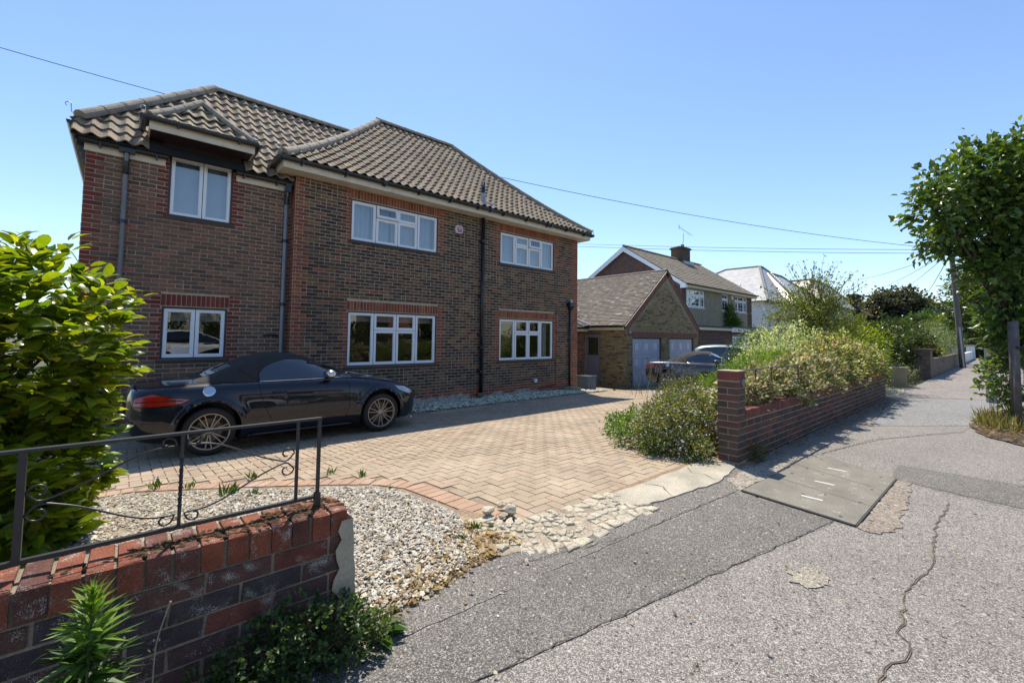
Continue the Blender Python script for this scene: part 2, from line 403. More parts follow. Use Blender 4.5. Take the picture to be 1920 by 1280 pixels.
def window(parent, O, U, N, u0, u1, z0, z1, lights, glass, set_back=.055, surround=.028, curtain=None, sill=True, sillmat=None,
           frame_w=.052, frame_mat=None, bars=None, name='window', room=True):
    """lights: list of (width share, kind) with kind 'p' plain, 't' top vent, 'o' top vent ajar, 'c' side light ajar."""
    O = np.array(O, float); U = np.array(U, float); N = np.array(N, float)
    P = lambda u, z, d: O + U * u + ZV * z + N * d
    fm = frame_mat or m_white
    def bx(mb, a, b, c, d, n0, n1): 
        vs = [P(a, c, n0), P(b, c, n0), P(b, d, n0), P(a, d, n0), P(a, c, n1), P(b, c, n1), P(b, d, n1), P(a, d, n1)]
        mb.add(vs, [(0, 3, 2, 1), (4, 5, 6, 7), (0, 1, 5, 4), (1, 2, 6, 5), (2, 3, 7, 6), (3, 0, 4, 7)])
    sb = -set_back; s = surround
    mb = MB()                                                       # dark timber sub-frame
    bx(mb, u0, u0 + s, z0, z1, sb - .05, sb + .035); bx(mb, u1 - s, u1, z0, z1, sb - .05, sb + .035)
    bx(mb, u0 + s, u1 - s, z1 - s, z1, sb - .05, sb + .034); bx(mb, u0 + s, u1 - s, z0, z0 + s, sb - .05, sb + .034)
    a, b, c, d = u0 + s, u1 - s, z0 + s, z1 - s
    W = b - a; x = a; ends = []
    for i, (sh, kd) in enumerate(lights):
        e = x + W * sh
        if i < len(lights) - 1: bx(mb, e - .006, e + .006, c, d, sb - .05, sb + .020)
        ends.append((x + (.006 if i else 0), e - (.006 if i < len(lights) - 1 else 0), kd)); x = e
    win = mb.build(name, m_brown, parent)
    fr = MB(); gl = MB(); F = frame_w
    def leaf_(p, q, lo, hi, out=0., tilt=0., swing=0.):
        n0, n1 = sb - .03, sb + .022
        f = MB(); k0 = len(fr.v)
        bx(fr, p, p + F, lo, hi, n0, n1); bx(fr, q - F, q, lo, hi, n0, n1)
        bx(fr, p + F, q - F, lo, lo + F, n0, n1 - .002); bx(fr, p + F, q - F, hi - F, hi, n0, n1 - .002)
        bd = .010
        for (aa, bb_, cc_, dd) in ((p + F, p + F + bd, lo + F, hi - F), (q - F - bd, q - F, lo + F, hi - F), (p + F + bd, q - F - bd, lo + F, lo + F + bd), (p + F + bd, q - F - bd, hi - F - bd, hi - F)):
            bx(fr, aa, bb_, cc_, dd, n0, n1 - .016)
        k1 = len(fr.v); g0 = len(gl.v)
        gl.quad(P(p + F, lo + F, sb - .008), P(q - F, lo + F, sb - .008), P(q - F, hi - F, sb - .008), P(p + F, hi - F, sb - .008))
        g1 = len(gl.v)
        for arr, r0, r1 in ((fr.v, k0, k1), (gl.v, g0, g1)):
            for i in range(r0, r1):
                v = np.array(arr[i]); rel = v - O
                if tilt:
                    dz = hi - rel[2]; v = v + N * (dz * tilt + .012)
                if swing: v = v + N * ((rel.dot(U) - p) * swing)
                arr[i] = tuple(v)
    for (p, q, kd) in ends:
        if kd == 'p': leaf_(p, q, c, d)
        elif kd == 'c': leaf_(p, q, c, d, swing=-.0); 
        else:
            m_ = d - (d - c) * .33
            leaf_(p, q, m_ + .004, d, tilt=.16 if kd == 'o' else 0.)
            leaf_(p, q, c, m_ - .004)
    fr.build('casement', fm, win)
    gl.build('pane', glass, win)
    if bars:
        bb = MB()
        for (p, q, kd) in ends:
            nz, nu = bars; 
            for i in range(1, nz): z = c + (d - c) * i / nz; bx(bb, p + F, q - F, z - .010, z + .010, sb - .01, sb + .006)
            for i in range(1, nu): u = p + (q - p) * i / nu; bx(bb, u - .010, u + .010, c + F, d - F, sb - .01, sb + .005)
        bb.build('glazing_bar', fm, win)
    if sill:
        sm = MB(); bx(sm, u0 - .05, u1 + .05, z0 - .055, z0 - .003, sb - .04, .030); sm.build('sill', sillmat or m_brown, win)
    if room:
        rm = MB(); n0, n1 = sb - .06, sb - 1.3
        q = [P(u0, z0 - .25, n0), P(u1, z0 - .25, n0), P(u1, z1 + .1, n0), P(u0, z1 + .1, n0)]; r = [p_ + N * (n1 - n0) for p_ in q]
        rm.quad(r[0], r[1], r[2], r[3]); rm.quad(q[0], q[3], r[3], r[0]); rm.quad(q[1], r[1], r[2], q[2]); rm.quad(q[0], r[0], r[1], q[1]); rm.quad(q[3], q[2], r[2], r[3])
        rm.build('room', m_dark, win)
    if curtain:
        for (p, q, lo, hi, mt, amp) in curtain:
            cm = MB(); n = max(2, int((q - p) / .018)); prev = None
            for i in range(n + 1):
                u = p + (q - p) * i / n; dd = sb - .16 + amp * math.sin(u * 62 + math.sin(u * 9) * 2) + amp * .5 * math.sin(u * 131)
                cur = (P(u, lo, dd), P(u, hi, dd * .6 + (sb - .16) * .4))
                if prev: cm.quad(prev[0], cur[0], cur[1], prev[1])
                prev = cur
            cm.build('curtain' if mt is m_curtain else 'blind', mt, win, smooth=amp > 0)
    return win
def sweep_gutter(mb, a, b, r=.058, up=(0, 0, 1), out=(0, -1, 0), depth=.075):
    """half-round gutter from a to b (centre of the rim)"""
    a = np.array(a, float); b = np.array(b, float); o = np.array(out, float); n = 8; A = []; B = []
    for i in range(n + 1):
        t = math.pi * i / n; off = o * (r * math.cos(t)) - ZV * (depth * math.sin(t)); A.append(a + off); B.append(b + off)
    for i in range(n): mb.quad(A[i], A[i + 1], B[i + 1], B[i])
    for i in range(n):                                              # inner skin
        k = .9; mb.quad(a + (A[i] - a) * k, b + (B[i] - b) * k, b + (B[i + 1] - b) * k, a + (A[i + 1] - a) * k)
    for i in (0, n): mb.quad(A[i], B[i], b + (B[i] - b) * .9, a + (A[i] - a) * .9)
    mb.ngon(A); mb.ngon(B[::-1])
# pantiled slopes -----------------------------------------------------------------
TW = .205
def tile_grid(nu=8):
    us = [i / (nu - 1) for i in range(nu)]
    hs = [.024 * math.cos(2 * math.pi * (u - .5)) + (.007 if .32 < u < .68 else 0) for u in us]
    return us, hs
def make_tile_mesh(gauge):
    us, hs = tile_grid(); mb = MB(); n = len(us); L = gauge + .05; th = .022
    rows = [(0., 1.0), (1., 0.0)]                                   # t=0 lower end, t=1 upper end
    top = [[(u * TW, t * L, h + .034 * (1 - t)) for u, h in zip(us, hs)] for t in (0, .5, 1)]
    for r0, r1 in zip(top[:-1], top[1:]):
        for i in range(n - 1): mb.quad(r0[i], r0[i + 1], r1[i + 1], r1[i])
    low = [(x, y + .004, z - th) for (x, y, z) in top[0]]
    for i in range(n - 1): mb.quad(low[i], low[i + 1], top[0][i + 1], top[0][i])
    deep = [(x, .12, z - th) for (x, y, z) in top[0]]
    for i in range(n - 1): mb.quad(deep[i], deep[i + 1], low[i + 1], low[i])
    return mb
def prof_at(prof, s):
    """prof: (d,z) polyline, s: distance along the slope -> d, z, slope angle"""
    acc = 0.
    for (a, b) in zip(prof[:-1], prof[1:]):
        l = math.hypot(b[0] - a[0], b[1] - a[1])
        if s <= acc + l or b is prof[-1]:
            t = (s - acc) / l; return a[0] + (b[0] - a[0]) * t, a[1] + (b[1] - a[1]) * t, math.atan2(b[1] - a[1], b[0] - a[0])
        acc += l
def prof_len(prof): return sum(math.hypot(b[0] - a[0], b[1] - a[1]) for a, b in zip(prof[:-1], prof[1:]))
def smooth_prof(pts, n=14):
    """quadratic blend of eaves angle into main pitch"""
    (d0, z0), (d1, z1), (d2, z2) = pts; out = []
    for i in range(n + 1):
        t = i / n; out.append(((1 - t) ** 2 * d0 + 2 * t * (1 - t) * d1 + t * t * d2, (1 - t) ** 2 * z0 + 2 * t * (1 - t) * z1 + t * t * z2))
    return out
def pantiles(parent, O, E, I, prof, lf, rf, gauge=.325, col=None, mass_name='tiles', singles=None, cutf=None):
    """slope with eaves origin O (z ignored), eaves direction E, inward direction I; lf/rf(d): left and right ends along E."""
    O = np.array([O[0], O[1], 0.]); E = np.array(E, float); I = np.array(I, float)
    L = prof_len(prof); n = int(math.ceil(L / gauge)); gauge = L / n; tm = make_tile_mesh(gauge)
    tv = np.array(tm.v); tf = tm.f; mb = MB()
    for r in range(n):
        d, z, an = prof_at(prof, r * gauge + .001); d2, _, _ = prof_at(prof, min(L, (r + 1) * gauge))
        ca, sa = math.cos(an), math.sin(an)
        a0 = min(lf(d), lf(d2)); b0 = max(rf(d), rf(d2)); k = math.floor(a0 / TW)
        while k * TW < b0:
            x0 = k * TW; k += 1
            c3 = O + E * (x0 + TW / 2) + I * d + ZV * z
            if cutf is not None and cutf(c3): continue
            cc = jit(col, .22)
            full = lf(d) <= x0 + .001 and lf(d2) <= x0 + .001 and rf(d) >= x0 + TW - .001 and rf(d2) >= x0 + TW - .001
            if not full and (x0 + TW < min(lf(d), lf(d2)) or x0 > max(rf(d), rf(d2))): continue
            if full and singles is not None:
                Tn = I * ca + ZV * sa; Nn = ZV * ca - I * sa
                base = O + E * x0 + I * d + ZV * z
                singles.append((seen_size(c3, TW * gauge), base, E, Tn, Nn, cc, gauge)); continue
            vs = []
            for (x, y, h) in tv:
                dd = d + y * ca - h * sa * .0; u = x0 + x
                lo, hi = lf(min(d + y * ca, prof[-1][0])), rf(min(d + y * ca, prof[-1][0]))
                u = min(max(u, lo), max(hi, lo))
                vs.append(O + E * u + I * (d + y * ca - h * sa) + ZV * (z + y * sa + h * ca))
            mb.add(vs, tf, 0, cc)
    if mb.v: mb.build(mass_name, m_tile_a, parent, kind='stuff')
    return tm
def emit_tiles(parent, singles, nmax=300, ok=None):
    cache = {}
    singles.sort(key=lambda s: -s[0]); mb = MB(); o0 = org(parent); cnt = 0
    for i, (s, base, E, Tn, Nn, cc, gg) in enumerate(singles):
        key = round(gg, 3)
        if key not in cache:
            tm = make_tile_mesh(gg); me = bpy.data.meshes.new("roof_tile"); me.from_pydata(tm.v, [], tm.f)
            me.polygons.foreach_set('use_smooth', [True] * len(tm.f)); me.update(); me.materials.append(m_tile_o); cache[key] = (me, tm)
        me, tm = cache[key]
        if cnt < nmax and (ok is None or ok(base)):
            o = bpy.data.objects.new("roof_tile", me); C.objects.link(o); o.parent = parent; cnt += 1
            Mx = Matrix((tuple(E), tuple(Tn), tuple(Nn))).transposed().to_4x4()
            o.matrix_local = Matrix.Translation(tuple(base - o0)) @ Mx @ Matrix.Rotation(random.uniform(-.006, .006), 4, 'Z'); o.color = (*cc, 1)
        else:
            vs = [base + E * x + Tn * y + Nn * h for (x, y, h) in tm.v]; mb.add(vs, tm.f, 0, cc)
    if mb.v: mb.build('roof_tile_mass', m_tile_a, parent, kind='stuff', smooth=True)
def ridge_run(parent, pts, r=.125, seg=.46, name='ridge_tile'):
    """half-round ridge tiles laid end to end along a polyline"""
    P = [np.array(p, float) for p in pts]; L = [0.]; r = r * .72
    for a, b in zip(P[:-1], P[1:]): L.append(L[-1] + np.linalg.norm(b - a))
    n = max(1, int(round(L[-1] / seg)))
    def at(s):
        for i in range(len(P) - 1):
            if s <= L[i + 1] or i == len(P) - 2: return P[i] + (P[i + 1] - P[i]) * ((s - L[i]) / (L[i + 1] - L[i]))
    for i in range(n):
        a, b = at(L[-1] * i / n), at(min(L[-1], L[-1] * (i + 1) / n + .02)); t = unit(b - a)
        sd = unit(np.cross(t, ZV)); up = np.cross(sd, t); mb = MB(); m = 10
        def ring(c, rr): return [c + sd * (rr * 1.05 * math.cos(math.pi * (k / m) * 1.24 - .38)) + up * (rr * math.sin(math.pi * (k / m) * 1.24 - .38)) for k in range(m + 1)]
        ra = ring(a, r * 1.06); rb = ring(a + (b - a) * .9, r); rc_ = ring(b, r * .99); ri = ring(a, r * .9)
        for x, y in ((ra, rb), (rb, rc_)):
            for k in range(m): mb.quad(x[k], x[k + 1], y[k + 1], y[k])
        for k in range(m): mb.quad(ri[k], ri[k + 1], ra[k + 1], ra[k])
        mb.ngon(ri)
        o = mb.build(name, m_ridge, parent); smooth_by_angle(o, 50)

# ------------------------------------------------------------------ ground
def strip_grid(name, xs, ys, zf, mat, inside=None):
    V = []; idx = {}; F = []
    for j, y in enumerate(ys):
        for i, x in enumerate(xs): idx[i, j] = len(V); V.append((x, y, zf(x, y)))
    for j in range(len(ys) - 1):
        for i in range(len(xs) - 1):
            cx, cy = (xs[i] + xs[i + 1]) / 2, (ys[j] + ys[j + 1]) / 2
            if inside is None or inside(cx, cy): F.append((idx[i, j], idx[i + 1, j], idx[i + 1, j + 1], idx[i, j + 1]))
    o = np_mesh(name, V, F, mat, smooth=True, kind='structure'); return o
def fr(a, b, s):
    n = max(1, int(round((b - a) / s))); return [a + (b - a) * i / n for i in range(n + 1)]
m_ground = M("ground_soil_grass", (.085, .08, .045), 1., vary=.4, vs=.6, fine=.4, fs=20, bump=.8, bs=20)
strip_grid("ground", [-400, -120, -40] + fr(-12, 24, 1.0) + [40, 90, 200, 420], [-400, -80, -20, -9.05, -9, -1.35, -1.3, 1.0] + fr(2, 12, .5) + [20, 50, 150, 420],
           lambda x, y: g(x, y) - .05 - (.16 if -9.02 < y < -1.33 else 0), m_ground)
m_asph = asphalt_mat("pavement_asphalt", .140, (1.07, .98, .88), .62, 200, (.47, .44, .40))
m_asph_dark = asphalt_mat("patched_asphalt", .090, (1.06, 1.0, .90), .50, 210, (.38, .36, .32), patch=.16)
m_asph_far = asphalt_mat("far_asphalt", .165, (1.14, .98, .86), .55, 90)
m_asph_grey = asphalt_mat("grey_asphalt", .165, (.97, 1.0, 1.0), .6, 110, patch=.14)
m_asph_mid = asphalt_mat("edge_asphalt", .098, (1.08, 1.0, .90), .55, 200, (.40, .37, .33), patch=.16)
m_road = asphalt_mat("road_asphalt", .10, (1, 1, 1), .4, 90)
def flat(name, pts, z, mat, sub=None):
    mb = MB(); mb.ngon([(x, y, z) for x, y in pts]); o = mb.build(name, mat); o['kind'] = 'structure'; return o
def wob(pts, step=.12, amp=.012, close=True, seed=1):
    rr = random.Random(seed); out = []; n = len(pts)
    for i in range(n if close else n - 1):
        a, b = pts[i], pts[(i + 1) % n]; l = math.hypot(b[0] - a[0], b[1] - a[1]); k = max(1, int(l / step))
        for j in range(k):
            t = j / k; out.append((a[0] + (b[0] - a[0]) * t + rr.uniform(-amp, amp), a[1] + (b[1] - a[1]) * t + rr.uniform(-amp, amp)))
    if not close: out.append(pts[-1])
    return out
strip_grid("pavement", fr(-12, 110, 1.), [-1.3, -1.0, 0., 1.0, 2.04], lambda x, y: .0 - .02 * 0, m_asph)
flat("verge_soil", [(.7, 1.95), (5.6, 1.95), (5.6, 2.46), (2.3, 2.46), (2.12, 3.0), (1.9, 3.0), (.7, 2.5)], .002, M("verge_dirt", (.24, .175, .11), 1., vary=.4, vs=9, fine=.5, fs=80, bump=1, bs=50))
flat("pavement_edge_strip", wob([(.84, 2.03), (1.25, 2.15), (1.71, 2.235), (1.95, 2.215), (2.28, 2.05), (3.35, 2.055), (3.7, 2.02), (4.42, 1.95), (5.2, 2.045), (5.2, 1.78), (4.3, 1.72), (2.7, 1.83), (.64, 1.93), (.4, 2.02), (.84, 2.03)], .05, .006, seed=14), .0035, m_asph_mid)
strip_grid("road", fr(-60, 160, 10), [-9, -5, -1.45], lambda x, y: -.13, m_road)
kb = MB()
for i in range(130): kb.box((-14 + i * .92, -1.44, -.14), (-14 + i * .92 + .905, -1.30, .006))
kb.build('kerb', M("kerb_concrete", (.34, .33, .31), .9, vary=.2, vs=3)).__setitem__('kind', 'structure')
# resurfaced strips seen on the pavement
flat("pavement_trench_patch", wob([(-1.2, 2.03), (.64, 1.92), (2.7, 1.82), (4.30, 1.70), (4.20, .95), (1.11, 1.49), (-.6, 1.80)], seed=3), .004, m_asph_dark)
flat("pavement_cross_patch", wob([(5.93, .85), (6.66, .90), (6.72, -1.28), (5.50, -1.28)], seed=4), .004, m_asph_dark)
flat("pavement_edge_patch", wob([(6.45, 1.62), (9.4, 1.75), (11.2, 1.85), (11.6, .35), (9.8, .55), (8.2, 1.25)], seed=5), .004, m_asph)
flat("pavement_grey_band", wob([(9.3, 1.55), (14.4, 2.0), (15.9, .2), (11.2, .1)], seed=6), .008, m_asph_grey)
flat("pavement_far_surface", wob([(14.45, 2.02), (60, 2.03), (60, -1.2), (16.6, -1.2), (15.9, .2)], .5, seed=7), .012, m_asph_far)
m_crack = M("crack_dirt", (.05, .043, .036), 1., vary=.4, vs=30)
m_crackedge = M("crack_fill", (.15, .125, .10), 1., vary=.4, vs=30, fine=.4, fs=90)
def crack(pts, wd, z=.0045, seed=1, mat=None):
    rr = random.Random(seed); mb = MB(); prev = None; P = wob(pts, .05, .012, False, seed)
    for i, (x, y) in enumerate(P):
        a = P[max(0, i - 1)]; b = P[min(len(P) - 1, i + 1)]; t = unit([b[0] - a[0], b[1] - a[1]]); k = wd * rr.uniform(.25, 1.) * (.3 if i in (0, len(P) - 1) else 1)
        cur = ((x - t[1] * k, y + t[0] * k, z), (x + t[1] * k, y - t[0] * k, z))
        if prev: mb.quad(prev[0], prev[1], cur[1], cur[0])
        prev = cur
    o = mb.build('pavement_crack', mat or m_crack); o['kind'] = 'structure'
CR = [(2.2, .40), (2.5, .405), (2.62, .35), (2.80, .36), (2.86, .40), (3.4, .43), (3.75, .37), (4.03, .38), (4.6, .42), (5.45, .40)]
crack(CR, .009, .0042, 2, m_crackedge); crack(CR, .0016, .0062, 2)
crack([(4.35, .62), (4.55, .60), (4.62, .66), (4.85, .66)], .012, .0045, 5)
crack([(2.75, 1.83), (3.3, 1.80), (4.3, 1.71)], .003, .0075, 8); crack([(.2, 1.62), (1.11, 1.49), (2.6, 1.23), (4.2, .95)], .0028, .0075, 9)
crack([(1.7, 2.10), (2.7, 1.84)], .003, .0075, 10); crack([(9.3, 1.55), (14.4, 2.0)], .004, .0115, 11); crack([(5.93, .86), (5.55, -.4)], .005, .0075, 12)
crack([(6.4, 1.60), (8.0, 1.35), (9.8, .6)], .004, .0115, 14)
flat("pavement_worn_spot", wob([(2.95, .80), (3.1, .74), (3.22, .78), (3.24, .88), (3.1, .93), (2.97, .90)], .03, .02, seed=9), .0055,
     asphalt_mat("worn_asphalt", .20, (1.1, 1.0, .80), .6, 160, (.52, .48, .38)))
flat("pavement_worn_edge", wob([(4.24, .93), (4.15, .70), (4.35, .60), (5.2, .64), (5.9, .70), (5.93, .81), (4.3, .80)], .05, .025, seed=11), .0055,
     asphalt_mat("crumbling_asphalt", .165, (1.18, .98, .78), .5, 100, (.40, .35, .27)))
flat("pavement_worn_edge", wob([(4.35, 1.70), (6.30, 1.60), (6.1, 1.85), (5.1, 1.93), (4.55, 1.90)], .05, .03, seed=12), .0055, asphalt_mat("crumbled_asphalt_light", .21, (1.12, 1.0, .82), .5, 100, (.5, .45, .35)))

# ------------------------------------------------------------------ utility cover in the pavement
m_cover = M("utility_cover_concrete", (.185, .175, .145), .93, vary=.22, vs=3.5, fine=.35, fs=150, bump=.6, bs=150, spots=(60, .35, (.36, .36, .30)))
uc = thing("utility_cover", "pale concrete utility cover with three white slots set in the pavement", "utility cover", (5.2, 1.2, 0))
CV = [(4.20, .82), (5.92, .815), (6.38, 1.59), (4.34, 1.68)]
nsl = 3
for i in range(nsl):
    t0, t1 = i / nsl, (i + 1) / nsl
    lp = lambda a, b, t: (a[0] + (b[0] - a[0]) * t, a[1] + (b[1] - a[1]) * t)
    e = .0022
    q = [lp(CV[0], CV[1], t0 + e), lp(CV[0], CV[1], t1 - e), lp(CV[3], CV[2], t1 - e), lp(CV[3], CV[2], t0 + e)]
    mb = MB(); mb.prism([(x, y, -.03) for x, y in q], (0, 0, .047)); mb.build('slab', m_cover, uc)
fm = MB()
for a, b in zip(CV, CV[1:] + CV[:1]):
    t = unit([b[0] - a[0], b[1] - a[1], 0]); n_ = np.array([t[1], -t[0], 0]) * .012
    a3 = np.array([*a, -.02]); b3 = np.array([*b, -.02]); fm.prism([a3, b3, b3 + n_, a3 + n_], (0, 0, .034))
fm.build('frame', M("cover_frame", (.06, .055, .05), .6, metal=.3, vary=.3, vs=20), uc)
sl = M("white_marker", (.74, .74, .70), .7, vary=.12, vs=30)
for (x, y) in ((4.60, 1.20), (5.17, 1.24), (5.80, 1.28)):
    mb = MB(); mb.box((x - .009, y - .080, .015), (x + .009, y + .080, .0195)); mb.build('marker', sl, uc)
lh = MB()
for (x, y) in ((4.30, .93), (4.30, 1.55), (5.3, .90), (5.28, 1.55), (6.15, 1.5), (5.85, .92), (4.8, .9), (5.6, 1.5)): lh.lathe([(0, .0186), (.012, .0186), (.014, .0175)], (x, y, 0), n=10)
lh.build('lifting_eye', m_dark, uc)

# ------------------------------------------------------------------ driveway of herringbone blocks
DRIVE = [(-3.2, 8.6), (-3.2, 5.9), (.16, 5.75), (.95, 5.10), (1.60, 4.50), (1.90, 4.20), (2.06, 3.85), (2.10, 3.33), (2.14, 2.80), (2.42, 2.44), (5.2, 2.41), (5.6, 3.0),
         (6.3, 3.7), (8.0, 4.3), (10., 4.8), (13, 5.2), (21, 5.3), (21, 9.6), (14.4, 9.9), (14.4, 11.8), (12.3, 11.8), (12.0, 9.3), (11.0, 8.85), (9.4, 8.66), (4.0, 8.62)]
strip_grid("driveway", fr(-3.3, 21.3, .4), fr(2.35, 12, .2), lambda x, y: g(x, y) - .009, m_sand, inside=lambda x, y: inpoly(x, y, DRIVE) or inpoly(x - .2, y - .1, DRIVE) or inpoly(x + .2, y + .1, DRIVE))
drive = bpy.data.objects['driveway']
cells = []; S = .1045; x0_, y0_ = 2.0, 2.44
for cx in range(-55, 185):
    for cy in range(-2, 95):
        k = (cx - cy) % 4
        if k == 0: w2, h2 = 2, 1
        elif k == 3: w2, h2 = 1, 2
        else: continue
        a, b = x0_ + cx * S, y0_ + cy * S; c = (a + w2 * S / 2, b + h2 * S / 2)
        if not inpoly(*c, DRIVE): continue
        cells.append((c, w2 * S - .006, h2 * S - .006))
def block_col():
    r_ = random.random()
    return jit((.325, .258, .182) if r_ < .5 else (.342, .270, .192) if r_ < .8 else (.30, .240, .175) if r_ < .96 else (.34, .240, .168), .07)
cells.sort(key=lambda c: (c[0][0] ** 2 + c[0][1] ** 2))
pv = unit_box("paving_block", .03); pv.materials.append(m_paver_o)
border = []                                                      # red header course round the edge
BL = [(-3.2, 5.90), (.16, 5.75), (.95, 5.10), (1.60, 4.50), (1.90, 4.20), (2.06, 3.85), (2.10, 3.33), (2.14, 2.80), (2.20, 2.60)]
Ls = [0.]
for a, b in zip(BL[:-1], BL[1:]): Ls.append(Ls[-1] + math.dist(a, b))
s_ = .05
while s_ < Ls[-1]:
    i = max(j for j in range(len(BL) - 1) if Ls[j] <= s_); t = (s_ - Ls[i]) / (Ls[i + 1] - Ls[i]); a, b = BL[i], BL[i + 1]
    dx, dy = unit([b[0] - a[0], b[1] - a[1]]); p = (a[0] + (b[0] - a[0]) * t - dy * -.0 + dy * -.0, a[1] + (b[1] - a[1]) * t)
    border.append(((p[0] - dy * .10, p[1] + dx * .10), math.atan2(dy, dx))); s_ += .105
n_single = 300; mass = MB(); ns = 0
def put_block(c, lx, ly, ang, col, single):
    x, y = c; z = g(x, y); top = random.uniform(-.0015, .0025)
    sx = (g(x + .1, y) - g(x - .1, y)) / .2; sy = (g(x, y + .1) - g(x, y - .1)) / .2
    ca, sa = math.cos(ang), math.sin(ang)
    rx, ry = random.uniform(-.006, .006), random.uniform(-.006, .006)
    if single:
        o = bpy.data.objects.new("paving_block", pv); C.objects.link(o); o.parent = drive
        nrm = Vector((-sx - rx, -sy - ry, 1)).normalized(); q = Vector((0, 0, 1)).rotation_difference(nrm)
        o.matrix_local = Matrix.Translation((x, y, z + top - .02)) @ q.to_matrix().to_4x4() @ Matrix.Rotation(ang, 4, 'Z') @ Matrix.Diagonal((lx, ly, .04, 1)); o.color = (*col, 1)
    else:
        vs = []
        for e, zz in ((0., -.03), (.003, 0.)):
            for px_, py_ in ((-1, -1), (1, -1), (1, 1), (-1, 1)):
                a, b = px_ * (lx / 2 - e), py_ * (ly / 2 - e); X, Y = x + a * ca - b * sa, y + a * sa + b * ca
                vs.append((X, Y, z + top + zz + sx * (X - x) + sy * (Y - y) + rx * a + ry * b))
        mass.add(vs, [(4, 5, 6, 7), (0, 1, 5, 4), (1, 2, 6, 5), (2, 3, 7, 6), (3, 0, 4, 7)], 0, col)
BPTS = np.array([b[0] for b in border])
for (c, lx, ly) in cells:
    if (np.min(np.hypot(BPTS[:, 0] - c[0], BPTS[:, 1] - c[1])) < .150) or (c[0] < 1.2 and c[1] < 5.9 and not inpoly(c[0], c[1] - .12, DRIVE)): continue
    vis = -.2 < c[0] < 9 and c[1] < 6.2 and not (c[0] > 5.0 and c[1] < 3.9)
    put_block(c, lx, ly, 0., block_col(), vis and ns < n_single - 60); ns += vis
bn = 0
for (c, ang) in border:
    inview = c[0] > .2; put_block(c, .098, .198, ang, jit((.36, .235, .162), .09), inview and bn < 60); bn += inview
mass.build('paving_blocks', m_paver_a, drive, kind='stuff')

# ------------------------------------------------------------------ concrete apron and rubble along the drive edge
ap = [(3.25, 2.40), (5.16, 2.37), (5.18, 2.08), (5.05, 2.02), (4.42, 1.93), (3.75, 2.00), (3.35, 2.06), (3.20, 2.20)]
mb = MB(); w_ = wob(ap, .10, .014, seed=21); mb.prism([(x, y, -.03) for x, y in w_], (0, 0, .044)); apron = mb.build('concrete_apron', m_concrete); apron['kind'] = 'structure'
crack([(4.42, 1.96), (4.55, 2.12), (4.48, 2.22), (4.65, 2.38)], .004, .0165, 31); crack([(3.7, 2.02), (3.85, 2.2), (3.8, 2.39)], .006, .0165, 32)
def stone(mb, c, r, seed, flat_=.6, col=None, sub=1):
    rr = random.Random(seed); import bmesh
    bm = bmesh.new(); bmesh.ops.create_icosphere(bm, subdivisions=sub, radius=1.0)
    axes = [unit([rr.gauss(0, 1), rr.gauss(0, 1), rr.gauss(0, .7)]) for _ in range(13 if sub > 1 else 5)]
    ds = [rr.uniform(.36, .66) for _ in axes]; sx, sy = rr.uniform(.8, 1.25), rr.uniform(.7, 1.1); an = rr.uniform(0, 6.28)
    vs = []
    for v in bm.verts:
        p = np.array(v.co)
        for a, d in zip(axes, ds):
            k = p.dot(a)
            if k > d: p = p - a * (k - d) * 1.0
        p = p * (1 + rr.uniform(-.04, .04)); x, y = p[0] * sx * r, p[1] * sy * r
        vs.append((c[0] + x * math.cos(an) - y * math.sin(an), c[1] + x * math.sin(an) + y * math.cos(an), c[2] + p[2] * r * flat_))
    mb.add(vs, [[v.index for v in f.verts] for f in bm.faces], 0, col); bm.free()
bedm = MB(); bedm.ngon([(x, y, .006) for x, y in wob([(2.02, 2.95), (2.2, 2.55), (2.44, 2.43), (3.3, 2.42), (3.3, 2.05), (2.28, 2.00), (1.9, 2.2), (1.7, 2.27), (1.9, 2.7)], .08, .02, seed=8)])
rub_bed = bedm.build('rubble_bed', m_gravbed); rub_bed['kind'] = 'structure'
def half_clip(P, m, n):
    out = []
    for i in range(len(P)):
        p, q = P[i], P[(i + 1) % len(P)]; dp = (p[0] - m[0]) * n[0] + (p[1] - m[1]) * n[1]; dq = (q[0] - m[0]) * n[0] + (q[1] - m[1]) * n[1]
        if dp <= 0: out.append(p)
        if dp * dq < 0: t = dp / (dp - dq); out.append((p[0] + (q[0] - p[0]) * t, p[1] + (q[1] - p[1]) * t))
    return out
rr = random.Random(5); seeds = []
RUB = [(2.12, 2.70), (2.26, 2.50), (2.44, 2.42), (3.28, 2.41), (3.22, 2.22), (3.36, 2.06), (3.2, 2.01), (2.9, 2.03), (2.32, 2.01), (2.0, 2.18), (1.93, 2.44)]
for _ in range(4000):
    x, y = rr.uniform(1.9, 4.2), rr.uniform(1.93, 2.72)
    dmin = .034 + .034 * rr.random() + (.02 if x > 2.75 else 0)
    if inpoly(x, y, RUB) and all(math.dist((x, y), s) > dmin for s in seeds): seeds.append((x, y))
